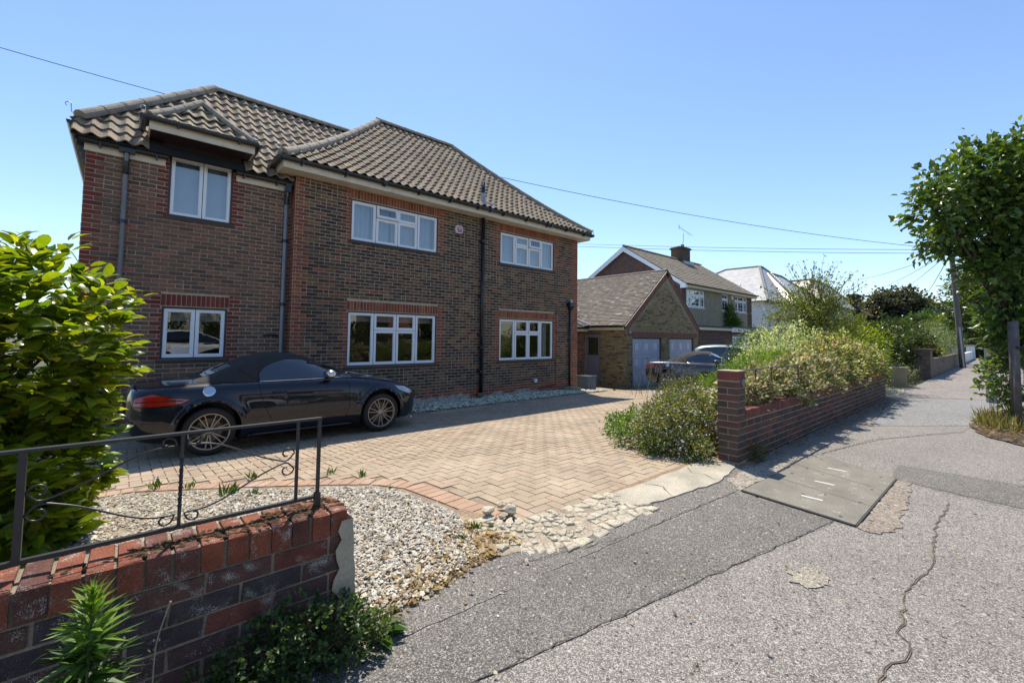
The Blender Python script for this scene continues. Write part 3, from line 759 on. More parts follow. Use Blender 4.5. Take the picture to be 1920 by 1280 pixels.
for i, s in enumerate(seeds):
    P = [(s[0] - .09, s[1] - .09), (s[0] + .09, s[1] - .09), (s[0] + .09, s[1] + .09), (s[0] - .09, s[1] + .09)]
    for q in seeds:
        if q is not s and math.dist(s, q) < .26:
            d = unit([q[0] - s[0], q[1] - s[1]]); m = ((s[0] + q[0]) / 2 - d[0] * .004, (s[1] + q[1]) / 2 - d[1] * .004); P = half_clip(P, m, d)
            if len(P) < 3: break
    if len(P) < 3 or (rr.random() < .16 and s[0] < 2.9): continue
    k = rr.uniform(.84, 1.0); P = [(s[0] + (p[0] - s[0]) * k, s[1] + (p[1] - s[1]) * k) for p in P]; P = wob(P, .022, .0035, seed=i)
    tx, ty = rr.uniform(-.10, .10), rr.uniform(-.10, .10); h = rr.uniform(.006, .020); mb = MB(); n = len(P)
    zt_ = lambda x, y, e: h + e + tx * (x - s[0]) + ty * (y - s[1]) + rr.uniform(-.0012, .0012)
    low = [(x, y, -.01) for x, y in P]; mid = [(x, y, zt_(x, y, -.006)) for x, y in P]; top = [(s[0] + (x - s[0]) * .86, s[1] + (y - s[1]) * .86, zt_(x, y, 0)) for x, y in P]
    inn = [(s[0] + (x - s[0]) * .4, s[1] + (y - s[1]) * .4, zt_(x, y, rr.uniform(-.003, .004))) for x, y in P]
    mb.add(low + mid + top + inn, [(a * n + j, a * n + (j + 1) % n, (a + 1) * n + (j + 1) % n, (a + 1) * n + j) for a in range(3) for j in range(n)] + [tuple(3 * n + j for j in range(n))])
    mb.build('concrete_fragment', m_chunk, rub_bed)
LR = [(2.20, 2.74, .075, "largest pale concrete lump leaning on the heap at the drive corner"), (2.33, 2.62, .085, "flat pale concrete lump in front of the heap at the drive corner"),
      (2.37, 2.78, .06, "small pale concrete lump behind the heap at the drive corner"), (2.24, 2.62, .045, "small grey concrete lump at the left of the heap"),
      (1.93, 2.02, .036, "single loose concrete lump lying out on the tarmac")]
for i, (x, y, r, lab) in enumerate(LR):
    mb = MB(); stone(mb, (x, y, g(x, y) + r * .40 + (.012 if i < 4 else -.006)), r, 900 + i, .60, sub=2); o = mb.build('concrete_lump', m_chunk, origin=(x, y, g(x, y))); tag(o, lab, 'concrete lump', 'loose lumps of broken concrete')

# ------------------------------------------------------------------ gravel
GR = [(-3.2, 5.85), (.10, 5.62), (.85, 4.98), (1.50, 4.38), (1.80, 4.08), (1.95, 3.8), (2.0, 3.33), (2.03, 2.9), (1.75, 2.28), (1.25, 2.12), (.86, 2.02), (.83, 2.25), (-3.2, 2.25)]
strip_grid("gravel_bed", fr(-3.3, 2.3, .12), fr(1.98, 6.0, .12), lambda x, y: max(g(x, y), -.30) + .003 - (.012 if y > 5 else 0), m_gravbed, inside=lambda x, y: inpoly(x, y, GR))
GS = [(-2.0, 9.85), (2.5, 9.85), (2.5, 9.58), (11.4, 9.58), (12.2, 9.45), (12.6, 9.25), (12.3, 9.05), (11.2, 8.78), (9.4, 8.62), (4.0, 8.58), (-2.0, 8.55)]
strip_grid("gravel_strip", fr(-2.0, 12.8, .2), fr(8.5, 10, .1), lambda x, y: g(x, y) - .0 + .02 * sst((y - 8.55) / .3), m_gravbed, inside=lambda x, y: inpoly(x, y, GS))
def pebbles(name, P, r0, r1, cols_f, flat_=.7, mat=None):
    n = len(P); base = np.array([(1, 0, 0), (-1, 0, 0), (0, 1, 0), (0, -1, 0), (0, 0, 1), (0, 0, -1), (.62, .62, .5), (-.62, .62, .45), (-.6, -.6, .5), (.6, -.62, .45)], float)
    Fb = np.array([(6, 2, 4), (6, 4, 0), (6, 0, 2), (7, 2, 1), (7, 1, 4), (7, 4, 2), (8, 1, 3), (8, 3, 4), (8, 4, 1), (9, 3, 0), (9, 0, 4), (9, 4, 3), (0, 5, 2), (2, 5, 1), (1, 5, 3), (3, 5, 0)])
    V = base[None] * (1 + rng.uniform(-.28, .28, (n, len(base), 1))); s = rng.uniform(r0, r1, (n, 1, 1)) * np.exp(rng.normal(0, .18, (n, 1, 1)))
    V = V * s * np.stack([rng.uniform(.8, 1.35, n), rng.uniform(.6, 1., n), rng.uniform(.5, .95, n) * flat_], 1)[:, None]
    t = rng.uniform(-.5, .5, n); ct, st = np.cos(t)[:, None], np.sin(t)[:, None]
    V = np.stack([V[..., 0] * ct - V[..., 2] * st, V[..., 1], V[..., 0] * st + V[..., 2] * ct], -1)
    a = rng.uniform(0, 6.28, n); ca, sa = np.cos(a)[:, None], np.sin(a)[:, None]
    V = np.stack([V[..., 0] * ca - V[..., 1] * sa, V[..., 0] * sa + V[..., 1] * ca, V[..., 2]], -1) + P[:, None]
    F = (Fb[None] + (np.arange(n) * len(base))[:, None, None]).reshape(-1, 3); cc = np.repeat(cols_f(n), len(Fb), 0)
    return np_mesh(name, V.reshape(-1, 3), F, mat or m_stone_a, cols=cc, kind='stuff')
def scatter(poly, dens, xr, yr, zf, keep=None):
    n = int((xr[1] - xr[0]) * (yr[1] - yr[0]) * dens); X = rng.uniform(*xr, n); Y = rng.uniform(*yr, n)
    return np.array([(x, y, zf(x, y)) for x, y in zip(X, Y) if inpoly(x, y, poly) and (keep is None or keep(x, y))])
def grav_cols(n):
    b = rng.choice(4, n, p=[.55, .25, .12, .08]); pal = np.array([(.54, .51, .43), (.42, .39, .33), (.22, .20, .17), (.40, .31, .21)])
    return pal[b] * rng.uniform(.75, 1.2, (n, 1))
P1 = scatter(GR, 2600, (.7, 2.1), (2.0, 4.4), lambda x, y: g(x, y) + .012 + rng.uniform(0, .012), keep=lambda x, y: rng.random() < .35 + .65 * sst((2.25 - x) / .5 + (y - 2.3) * 2))
P2 = scatter(GR, 1500, (-1.6, 2.1), (2.26, 5.9), lambda x, y: g(x, y) + .012 + rng.uniform(0, .012))
pebbles("gravel", np.concatenate([P1, P2]), .0075, .0155, grav_cols)
P3 = scatter(GS, 620, (3.4, 12.7), (8.5, 9.6), lambda x, y: g(x, y) + .03 + rng.uniform(0, .02))
pebbles("gravel_by_house", P3, .016, .032, lambda n: np.clip(grav_cols(n) * np.array([.95, 1.08, 1.05]) * 1.15, 0, .7))
P4 = np.array([(x, y, .006) for x, y in zip(rng.uniform(1.0, 6.2, 500), rng.uniform(1.2, 2.4, 500)) if y > 2.15 - .10 * (x - 1) - rng.exponential(.12) and y < 2.2])
pebbles("loose_grit", P4, .004, .009, grav_cols)
PV = [(.9, -.6), (9, -.6), (9, 2.0), (5.5, 2.0), (1.3, 2.1)]
# crumbs and dry litter against the kerb side of the gravel
def litter(name, poly, xr, yr, n, zf, size, pal, seed=0):
    X = rng.uniform(*xr, n); Y = rng.uniform(*yr, n); k = np.array([inpoly(x, y, poly) for x, y in zip(X, Y)]); X, Y = X[k], Y[k]; n = len(X)
    a = rng.uniform(0, 6.28, n); L = rng.uniform(*size, n); W_ = L * rng.uniform(.08, .5, n); Z = np.array([zf(x, y) for x, y in zip(X, Y)]) + rng.uniform(.004, .02, n)
    d = np.stack([np.cos(a), np.sin(a), rng.uniform(-.3, .5, n)], 1); s2 = np.stack([-np.sin(a), np.cos(a), rng.uniform(-.3, .3, n)], 1)
    P = np.stack([X, Y, Z], 1); V = np.stack([P - s2 * W_[:, None] * .5, P + d * L[:, None] * .5 - s2 * W_[:, None], P + d * L[:, None], P + d * L[:, None] * .5 + s2 * W_[:, None]], 1).reshape(-1, 3)
    F = np.arange(n * 4).reshape(n, 4); cc = np.array(pal)[rng.integers(0, len(pal), n)] * rng.uniform(.7, 1.2, (n, 1))
    return np_mesh(name, V, F, m_leaf, cols=cc, kind='stuff')
BR = [(.22, .12, .05), (.30, .19, .09), (.13, .075, .04), (.36, .27, .14), (.20, .15, .09)]
litter("blown_leaf_scraps", PV, (.9, 9), (-.6, 2.1), 260, lambda x, y: .004, (.012, .03), BR)
LITP = [(.85, 2.02), (1.25, 2.10), (1.75, 2.21), (2.1, 2.25), (2.0, 2.85), (1.6, 2.6), (1.2, 2.35), (.95, 2.2)]
STRAW = [(.42, .30, .13), (.36, .24, .10), (.30, .18, .08), (.46, .36, .18)]
litter("straw_litter", LITP, (.8, 2.2), (2.0, 2.9), 2600, g, (.02, .055), STRAW)
litter("dry_litter", LITP, (.8, 2.2), (2.0, 2.8), 1500, g, (.012, .045), BR)
litter("gravel_litter", GR, (.7, 2.1), (2.0, 4.4), 700, lambda x, y: g(x, y) + .022, (.012, .04), BR + [(.12, .10, .07)])
litter("dry_litter_by_wall", [(5.5, 2.05), (14, 2.05), (14, 1.75), (9, 1.8), (5.5, 1.93)], (5.4, 14), (1.7, 2.05), 1500, lambda x, y: .004, (.02, .05), BR)

# ------------------------------------------------------------------ the brick house
YB, YW = 9.6, 9.87
house = thing("brick_house", "two storey house of dark multi brick with red brick corners and a brown pantile roof", "house", (5.0, 9.6, -.3))
Ux, Nf = (1, 0, 0), (0, -1, 0)
O_B = (0, YB, 0); O_W = (0, YW, 0)
WIN_B = [(3.68, 5.93, 3.485, 4.42), (8.0, 10.25, 3.485, 4.42), (3.67, 5.94, .695, 1.92), (8.0, 10.25, .695, 1.92)]
WIN_W = [(.495, 1.475, 3.475, 4.585), (.495, 1.48, .92, 1.86)]
mb = MB()
wall_face(mb, O_B, Ux, Nf, 2.53, 11.4, -.6, 4.66, WIN_B)
wall_face(mb, O_W, Ux, Nf, -.58, 2.53, -.6, 4.5, WIN_W[1:] + [(.495, 1.475, 3.475, 4.5)])
mb.quad((2.53, YW, -.6), (2.53, YB, -.6), (2.53, YB, 4.66), (2.53, YW, 4.66))
mb.quad((11.4, YB, -.8), (11.4, 18, -.8), (11.4, 18, 4.66), (11.4, YB, 4.66))
mb.quad((-.58, 14.2, -.6), (-.58, YW, -.6), (-.58, YW, 4.6), (-.58, 14.2, 4.6))
mb.quad((-.58, 14.2, -.6), (11.4, 18, -.6), (11.4, 18, 4.6), (-.58, 14.2, 4.6))
wall = mb.build('wall', m_mortar, house)
REDS = [(.235, .070, .036), (.20, .058, .032), (.26, .085, .042), (.17, .052, .034)]
DREDS = [(.17, .030, .024), (.145, .028, .022), (.19, .040, .028)]
def red(): return jit(random.choice(REDS), .12)
def dred(): return jit(random.choice(DREDS), .12)
def darkbrick():
    r_ = random.random()
    return jit((0.048, 0.033, 0.028) if r_ < .38 else (0.083, 0.054, 0.040) if r_ < .62 else (0.127, 0.076, 0.046) if r_ < .84 else (0.168, 0.098, 0.051) if r_ < .95 else (0.208, 0.073, 0.042), .2)
def wingbrick():
    r_ = random.random()
    return jit((0.151, 0.090, 0.064) if r_ < .45 else (0.108, 0.069, 0.055) if r_ < .70 else (0.195, 0.101, 0.068) if r_ < .9 else (0.238, 0.106, 0.068), .15)
def col_main(u, z, k):
    wde = .335 if k % 2 else .225; tooth = .225 if k % 2 else .11
    if z < .0 + random.choice((0, .01)): return red()
    if u < 2.53 + wde: return red()
    if u > 11.4 - (.225 if k % 2 else .34): return red()
    for (a, b, c, d) in WIN_B:
        if a - tooth - .04 < u < b + tooth + .04 and c - .02 < z < d + .225: return red()
    return darkbrick()
def col_wing(u, z, k):
    wde = .335 if k % 2 else .225; tooth = .225 if k % 2 else .11
    if u < -.58 + wde: return dred() if random.random() < .7 else red()
    for (a, b, c, d) in WIN_W:
        if a - tooth - .04 < u < b + tooth + .04 and c - .02 < z < d + (.225 if d < 3 else 0): return dred()
    return wingbrick()
sold = [(a - .02, b + .02, d + .012, d + .225, red, .075) for (a, b, c, d) in WIN_B]
items = courses(2.535, 11.395, -.42, 4.645, WIN_B, col_main, datum=.62, soldiers=sold)
place_pieces('brick', 'brickwork', wall, items, O_B, Ux, Nf, m_brick_o, m_brick_a, nmax=110, ok=lambda c: c[0] < 4.0 and c[2] > 1.0)
sw = [(WIN_W[1][0] - .02, WIN_W[1][1] + .02, 1.872, 2.085, dred, .075)]
items = courses(-.575, 2.525, -.4, 4.48, WIN_W, col_wing, datum=.845, soldiers=sw, headers=.04)
place_pieces('brick', 'brickwork_wing', wall, items, O_W, Ux, Nf, m_brick_o, m_brick_a, nmax=190, ok=lambda c: c[2] > 2.1)
items = courses(0, YW - YB, -.4, 4.64, [], lambda u, z, k: red(), datum=.62)
place_pieces('brick', 'brickwork_return', wall, items, (2.53, YW, 0), (0, -1, 0), (-1, 0, 0), m_brick_o, m_brick_a, nmax=0)
items = courses(-12.5, -YW - .003, -.4, 4.3, [], lambda u, z, k: red() if u > -YW - (.335 if k % 2 else .225) else wingbrick(), datum=.845)
place_pieces('brick', 'brickwork_side', wall, items, (-.58, 0, 0), (0, -1, 0), (-1, 0, 0), m_brick_o, m_brick_a, nmax=0)
# plinth wash of old lime
mb = MB(); 
for (a, b, c, d, sd) in ((5.0, 7.0, -.32, -.13, 1), (7.45, 9.6, -.32, -.17, 2)):
    pts = [(a, c), (b, c)] + [(b - (b - a) * i / 14, d + random.Random(sd * 50 + i).uniform(-.06, .05)) for i in range(15)]
    mb.ngon([(x, YB - .009, z) for x, z in pts])
mb.build('lime_wash', M("lime_wash", (.33, .30, .27), .95, vary=.4, vs=9, fine=.3, fs=60), wall)
# windows
P4 = [(.27, 'p'), (.25, 't'), (.23, 't'), (.25, 'p')]
L1 = [(.26, 'p'), (.25, 'o'), (.24, 't'), (.25, 'p')]; L2 = [(.26, 'p'), (.25, 't'), (.24, 'o'), (.25, 'p')]
a, b, c, d = WIN_B[0]
window(house, O_B, Ux, Nf, a, b, c, d, L1, m_glass_up, curtain=[(a, a + .52, c, d, m_curtain, .02), (a + .55, a + 1.0, c, d, m_curtain, .02), (b - 1.2, b - .1, c, d, m_curtain, .02)])
a, b, c, d = WIN_B[1]
window(house, O_B, Ux, Nf, a, b, c, d, L2, m_glass_up, curtain=[(a, b, c + .35, d, m_blind, 0), (a, b, c, d, m_curtain, .008)])
a, b, c, d = WIN_B[2]
window(house, O_B, Ux, Nf, a, b, c, d, P4, m_glass, curtain=[(a, b, d - .22, d, m_blind, .004)])
a, b, c, d = WIN_B[3]
window(house, O_B, Ux, Nf, a, b, c, d, P4, m_glass, curtain=[(b - .30, b - .12, c, d, m_curtain, .01), (a, b, d - .14, d, m_blind, .004)])
a, b, c, d = WIN_W[0]
window(house, O_W, Ux, Nf, a, b, c, d, [(.52, 'p'), (.48, 'p')], m_glass_up, surround=.035, set_back=.03, frame_w=.045, curtain=[(a, b, c, d, m_curtain, .0)])
a, b, c, d = WIN_W[1]
window(house, O_W, Ux, Nf, a, b, c, d, [(.5, 'p'), (.5, 'p')], m_glass, surround=.035, frame_w=.05, curtain=[(a, b, d - .25, d, m_blind, .004)])
# items in the ground floor windows
mb = MB(); mb.box((.66, YW + .14, .98), (.96, YW + .15, 1.17)); mb.build('paper_notice', M("paper", (.55, .68, .78), .7), house)
rr = random.Random(3); fb = []
# --- roofs
cT = (.235, .185, .130)
singles = []
XL, XR, YE = 2.15, 11.66, 9.20
MP = smooth_prof([(0, 4.86), (1.25, 5.72), (3.42, 7.90)], 16)
def okroof(c): return True
pantiles(house, (0, YE), (1, 0, 0), (0, 1, 0), MP, lambda d: XL + d, lambda d: XR - d, col=cT, mass_name='edge_tiles', singles=singles)
apx, apr, yr, zr = XL + 3.42, XR - 3.42, YE + 3.42, 7.90
WP = smooth_prof([(0, 4.52), (.55, 5.03), (2.38, 6.97)], 12)
YE2 = 9.62; XLw = -.75
def wl(d): return XLw + max(0., d - .28)
def main_left(c): return c[2] > 0
def wr(d):
    z = np.interp(d, [p[0] for p in WP], [p[1] for p in WP]); Y = YE2 + d
    dm = np.interp(z, [p[1] for p in MP], [p[0] for p in MP]); return XL + dm + .05 if z > 4.9 else 2.5
def cut_dormer(c):
    x, y, z = c; return (.30 < x < 1.66 and z < 5.0) or (abs(x - .95) < .72 - (z - 5.05) * 1.0 and z >= 5.0 and z < 5.75)
pantiles(house, (0, YE2), (1, 0, 0), (0, 1, 0), WP, wl, wr, col=(.245, .195, .14), mass_name='edge_tiles', singles=singles, cutf=cut_dormer)
# dormer
DXL, DXR, DY, DZ = .13, 1.77, 9.33, 4.95
DP = [(0, DZ), (.30, DZ + .25), (.82, DZ + .80)]
pantiles(house, (0, DY), (1, 0, 0), (0, 1, 0), DP, lambda d: DXL + d, lambda d: DXR - d, gauge=.29, col=(.245, .195, .14), mass_name='dormer_tiles')
pantiles(house, (DXR, DY), (0, 1, 0), (-1, 0, 0), DP, lambda d: d, lambda d: d + .45, gauge=.29, col=(.245, .195, .14), mass_name='dormer_tiles')
pantiles(house, (DXL, DY + 1.3), (0, -1, 0), (1, 0, 0), DP, lambda d: .85 - d * 1., lambda d: 1.3 - d, gauge=.29, col=(.245, .195, .14), mass_name='dormer_tiles')
# right hip slope and left hip slope of the main block, left slope of the wing
pantiles(house, (XR, YE), (0, 1, 0), (-1, 0, 0), MP, lambda d: d, lambda d: 6.0, col=cT, mass_name='side_tiles')
pantiles(house, (XLw, 14.3), (0, -1, 0), (1, 0, 0), [(0, 4.80), (2.1, 6.97)], lambda d: 0, lambda d: 4.40 - d, col=cT, mass_name='side_tiles')
emit_tiles(house, singles, 300)
# closing surfaces under the tiles
mb = MB()
for P_, y0, xa, xb in ((MP, YE, lambda d: XL + d, lambda d: XR - d), (WP, YE2, wl, wr)):
    for (d0, z0), (d1, z1) in zip(P_[:-1], P_[1:]): mb.quad((xa(d0), y0 + d0, z0 - .03), (xb(d0), y0 + d0, z0 - .03), (xb(d1), y0 + d1, z1 - .03), (xa(d1), y0 + d1, z1 - .03))
for (d0, z0), (d1, z1) in zip(MP[:-1], MP[1:]):
    mb.quad((XL + d0, 16, z0 - .03), (XL + d0, YE + d0, z0 - .03), (XL + d1, YE + d1, z1 - .03), (XL + d1, 16, z1 - .03))
    mb.quad((XR - d0, YE + d0, z0 - .03), (XR - d0, 16, z0 - .03), (XR - d1, 16, z1 - .03), (XR - d1, YE + d1, z1 - .03))
mb.quad((apx, yr, zr), (apr, yr, zr), (apr, 16, 4.9), (apx, 16, 4.9)); mb.quad((XLw, 9.9, 4.74), (1.37, 12, 6.9), (1.37, 14, 6.9), (XLw, 14.3, 4.74)); mb.quad((1.37, 12, 6.94), (5, 12, 6.94), (5, 16, 4.9), (-.7, 16, 4.9))
mb.build('roof_lining', m_dark, house)
# ridges and hips
hipz = lambda k: [(XL + d + .02, YE + d + .02, z + .03) for d, z in MP]
ridge_run(house, [(XL + .03, YE + .03, 4.90)] + hipz(0)[1:], .135)
ridge_run(house, [(XR - d, YE + d, z + .03) for d, z in MP], .125)
ridge_run(house, [(apx - .05, yr, zr + .04), (apr + .05, yr, zr + .04)], .12)
ridge_run(house, [(XLw + max(0, d - .28), YE2 + d, z + .05) for d, z in WP if d >= .24], .135)
ridge_run(house, [(1.37, 12.0, 7.0), (5.1, 12.0, 7.0)], .125)
ridge_run(house, [(DXL + .04, DY + .04, DZ + .05), (DXL + .30, DY + .30, DZ + .28), (.95, DY + .82, DZ + .84)], .10, .30)
ridge_run(house, [(DXR - .04, DY + .04, DZ + .05), (DXR - .30, DY + .30, DZ + .28), (.95, DY + .82, DZ + .84)], .085, .30)
ridge_run(house, [(.95, DY + .80, DZ + .84), (.95, 11.0, DZ + .86)], .10, .30)
# hip irons
for (x, y, z) in ((XLw - .02, 9.86, 4.95), (XR + .02, YE - .05, 4.88), (XL - .02, YE - .03, 4.93), (DXL, DY, DZ + .06), (DXR, DY, DZ + .06)):
    mb = MB(); mb.tube([(x + .06, y + .05, z - .07), (x, y, z - .03), (x - .01, y, z + .07)] + [(x - .04 + .035 * math.cos(t), y, z + .08 + .035 * math.sin(t)) for t in np.linspace(.2, 4.2, 8)], .007, 6)
    mb.build('hip_iron', m_galv, house)
# soffit and fascia of the main block
mb = MB()
mb.box((XL + .06, YE + .05, 4.652), (XR - .06, YB - .002, 4.664)); mb.box((XR - .30, YB, 4.652), (XR - .06, 16, 4.664)); mb.box((XL + .06, YB - .0, 4.652), (2.528, YW + .6, 4.664))
mb.build('soffit', m_cream, house)
mb = MB(); mb.box((XL + .05, YE + .03, 4.640), (XR - .05, YE + .05, 4.80)); mb.box((XR - .06, YE + .05, 4.640), (XR - .04, 16, 4.80)); mb.box((XL + .04, YE + .05, 4.640), (XL + .06, YW + .9, 4.80))
mb.build('fascia', m_cream, house)
for xa, xb in ((-.60, .44), (1.52, 2.50)): mb = MB(); mb.box((xa, YW - .055, 4.335), (xb, YW - .012, 4.50)); mb.build('fascia', m_cream, house)
mb = MB(); mb.box((.18, DY + .05, 4.785), (1.73, DY + .075, 4.925)); mb.box((.18, DY + .075, 4.785), (.20, 10.3, 4.925)); mb.box((1.71, DY + .075, 4.785), (1.73, 10.3, 4.925)); mb.build('dormer_fascia', m_cream, house)
mb = MB(); mb.box((.20, DY + .075, 4.80), (1.71, YW + .3, 4.81)); mb.build('dormer_soffit', m_clad, house)
mb = MB()
for i in range(4): mb.prism([(.40, YW - .02, 4.588 + i * .056), (1.60, YW - .02, 4.588 + i * .056), (1.60, YW - .008, 4.642 + i * .056), (.40, YW - .008, 4.642 + i * .056)], (0, .05, 0))
mb.prism([(.42, YW, 4.58), (.42, YW, 4.80), (.42, 10.5, 4.80), (.42, 10.5, 5.2)], (.02, 0, 0)); mb.prism([(1.58, YW, 4.58), (1.58, YW, 4.80), (1.58, 10.5, 4.80), (1.58, 10.5, 5.2)], (.02, 0, 0))
mb.build('dormer_cladding', m_clad, house)
mb = MB()
for s_, x in ((-1, .36), (1, 1.62)):
    mb.prism([(x, YW - .12, 4.56), (x + s_ * .22, YW - .10, 4.60), (x + s_ * .20, YW + .25, 4.86), (x, YW + .25, 4.88)], (0, 0, .03))
mb.build('lead_flashing', m_lead, house)
# gutters
gm = MB(); sweep_gutter(gm, (XL - .02, YE - .03, 4.825), (XR + .02, YE - .03, 4.825)); sweep_gutter(gm, (XR + .03, YE - .05, 4.825), (XR + .03, 15, 4.825), out=(1, 0, 0)); sweep_gutter(gm, (XL - .03, YE - .05, 4.825), (XL - .03, YW + .5, 4.825), out=(-1, 0, 0))
for i in range(11): x = XL + .35 + i * .87; gm.box((x, YE - .11, 4.72), (x + .03, YE + .03, 4.832))
for x in (4.2, 7.25, 9.6): gm.box((x, YE - .105, 4.74), (x + .10, YE + .02, 4.834))
gm.build('gutter', m_gutter, house)
gm = MB(); sweep_gutter(gm, (-.66, YW - .12, 4.505), (.47, YW - .12, 4.505)); sweep_gutter(gm, (1.50, YW - .12, 4.505), (2.53, YW - .12, 4.505)); sweep_gutter(gm, (XLw - .02, 9.85, 4.78), (XLw - .02, 14, 4.78), out=(-1, 0, 0)); sweep_gutter(gm, (DXL - .01, DY - .02, 4.975), (DXR + .01, DY - .02, 4.975), .05)
sweep_gutter(gm, (DXL - .03, DY, 4.975), (DXL - .03, DY + .8, 4.975), .05, out=(-1, 0, 0)); sweep_gutter(gm, (DXR + .03, DY, 4.975), (DXR + .03, DY + .7, 4.975), .05, out=(1, 0, 0))
for x in (-.42, .30, 1.62, 2.2): gm.box((x, YW - .19, 4.40), (x + .025, YW - .06, 4.515))
for x in (.55, 1.45): gm.box((x, DY - .08, 4.89), (x + .02, DY + .05, 4.985))
gm.box((-.18, YW - .185, 4.405), (.03, YW - .05, 4.52)); gm.build('gutter', m_gutter, house)
# corbelled left verge
mb = MB()
for i in range(5): mb.box((-.60 - .03 * i, YW + .02, 4.10 + i * .10), (-.56, YW + .26, 4.20 + i * .10))
mb.build('corbel', m_gutter, house)
def downpipe(pts, r, mat, collars=(), parent=house, sq=False, name='downpipe'):
    mb = MB(); mb.tube(pts, r * (1.15 if sq else 1), 4 if sq else 12)
    o = mb.build(name, mat, parent, smooth=not sq); 
    for (x, y, z) in collars: cm = MB(); cm.tube([(x, y, z - .03), (x, y, z + .03)], r * 1.25, 12); cm.box((x - r * 2, y + r * .6, z - .02), (x + r * 2, y + r * 1.6, z + .02)); cm.build('bracket', m_gutter, o)
    return o
y = YW - .06
downpipe([(-.08, YW - .12, 4.44), (-.08, YW - .115, 4.36), (-.08, y, 4.22), (-.08, y, -.25)], .034, m_pipe_grey, [(-.08, y, z) for z in (3.25, 1.6)])
mb = MB(); mb.tube([(-.08, YW - .12, 4.46), (-.08, YW - .10, 4.38), (-.08, y, 4.22), (-.08, y, 4.05)], .042, 10); mb.build('pipe_bend', m_gutter, house, smooth=True)
downpipe([(2.40, YW - .12, 4.44), (2.42, YW - .10, 4.25), (2.42, y, 4.1), (2.42, y, -.25)], .036, m_pipe_grey, [(2.42, y, z) for z in (3.3, 2.0)], sq=True)
mb = MB(); mb.box((2.37, YW - .18, 4.30), (2.47, YW - .05, 4.47)); mb.tube([(2.42, YW - .10, 4.32), (2.42, y, 4.05)], .045, 8); mb.build('pipe_bend', m_gutter, house)
y = YB - .085
downpipe([(7.31, y, 4.64), (7.31, y, -.16)], .052, m_pipe_blk, [(7.31, y, z) for z in (4.0, 2.75, 2.50, 1.45, 1.1, .45)], name='soil_pipe')
mb = MB(); mb.lathe([(.075, -.19), (.085, -.12), (.085, -.16), (.075, -.16), (.075, -.34)], (7.31, y, 0), n=16); mb.build('pipe_collar', M("clay_collar", (.24, .17, .16), .9, vary=.3, vs=20), house, smooth=True)
mb = MB(); mb.tube([(7.31, YB - .06, 4.95), (7.31, YB - .06, 5.66)], .055, 12); sv = mb.build('vent_pipe', m_pipe_blk, house, smooth=True)
mb = MB(); mb.lathe([(.105, 5.0), (.085, 5.14), (.062, 5.26), (.060, 5.34)], (7.31, YB - .06, 0), n=14); mb.box((7.18, YB - .25, 4.97), (7.60, YB + .1, 5.06), M3=None); mb.build('lead_collar', m_lead, house)
y = YB - .06
downpipe([(10.96, y, 2.36), (10.96, y, -.2)], .034, m_pipe_blk, [(10.96, y, 1.3)])
mb = MB(); mb.prism([(10.86, YB - .16, 2.40), (11.08, YB - .16, 2.40), (11.08, YB - .16, 2.53), (10.86, YB - .16, 2.53)], (0, .155, 0)); mb.prism([(10.91, YB - .12, 2.30), (11.02, YB - .12, 2.30), (11.06, YB - .15, 2.40), (10.88, YB - .15, 2.40)], (0, .1, 0)); mb.build('hopper', m_pipe_blk, house)
mb = MB(); mb.tube([(10.99, YB - .0, 2.60), (10.99, YB - .10, 2.60), (10.99, YB - .12, 2.52)], .024, 8); mb.build('overflow_pipe', m_white, house, smooth=True)
mb = MB(); mb.box((10.72, YB - .42, -.42), (11.10, YB - .004, -.20)); mb.box((10.78, YB - .36, -.2), (11.04, YB - .05, -.185)); mb.build('gully_kerb', M("gully_concrete", (.27, .245, .20), .95, vary=.3, vs=9, bump=.8), house)
# alarm box: white rim, faded pink-red face with pale lettering too small to read
ax, az = 6.54, 4.20
def hexp(k, y): return [(ax + k * x, y, az + k * z) for x, z in ((-.075, -.10), (.075, -.10), (.115, .015), (.08, .10), (-.08, .10), (-.115, .015))]
mb = MB(); mb.prism(hexp(1., YB - .07), (0, .07, 0)); ab = mb.build('alarm_box', m_white, house)
mb = MB(); mb.prism(hexp(.80, YB - .076), (0, .005, 0)); mb.build('face_plate', M("faded_red_print", (.42, .075, .13), .5), ab)
mb = MB()
for i, (z, hw) in enumerate(((.045, .062), (.01, .045), (-.025, .05))):
    n = 9 if i == 0 else 7
    for j in range(n):
        x = -hw + 2 * hw * (j + .5) / n; cz = z + (-.012 * (abs(x) / hw) ** 2 if i == 0 else 0); ww = hw / n * .72; hh = .014 if i == 0 else .006
        mb.box((ax + x - ww, YB - .0785, az + cz - hh), (ax + x + ww, YB - .0765, az + cz + hh))
mb.build('lettering', M("faded_white_print", (.75, .62, .68), .5), ab)
mb = MB(); mb.box((ax - .05, YB - .06, az - .135), (ax + .05, YB - .01, az - .10)); mb.build('strobe', M("strobe_red", (.20, .02, .02), .3), ab)
mb = MB(); mb.box((9.39, YB - .05, .03), (9.49, YB - .006, .13)); mb.build('wall_vent', m_white, house)
mb = MB(); mb.tube([(10.35, YB - .012, 2.5), (10.35, YB - .012, -.1), (10.25, YB - .012, -.13), (9.6, YB - .012, -.14)], .008, 5); mb.build('cable', m_gutter, house); mb = MB(); mb.tube([(2.10, YW - .03, 2.42 - 1.05), (2.36, YW - .03, 2.42 - 1.05)], .02, 8); mb.build('overflow_bar', m_gutter, house)
mb = MB(); mb.tube([(10.62, YB - .01, 4.34), (10.66, YB - .06, 4.28), (10.62, YB - .05, 4.22)], .018, 6); mb.tube([(10.56, YB - .02, 4.33), (10.70, YB - .03, 4.34)], .012, 6); mb.build('wire_anchor', m_gutter, house)

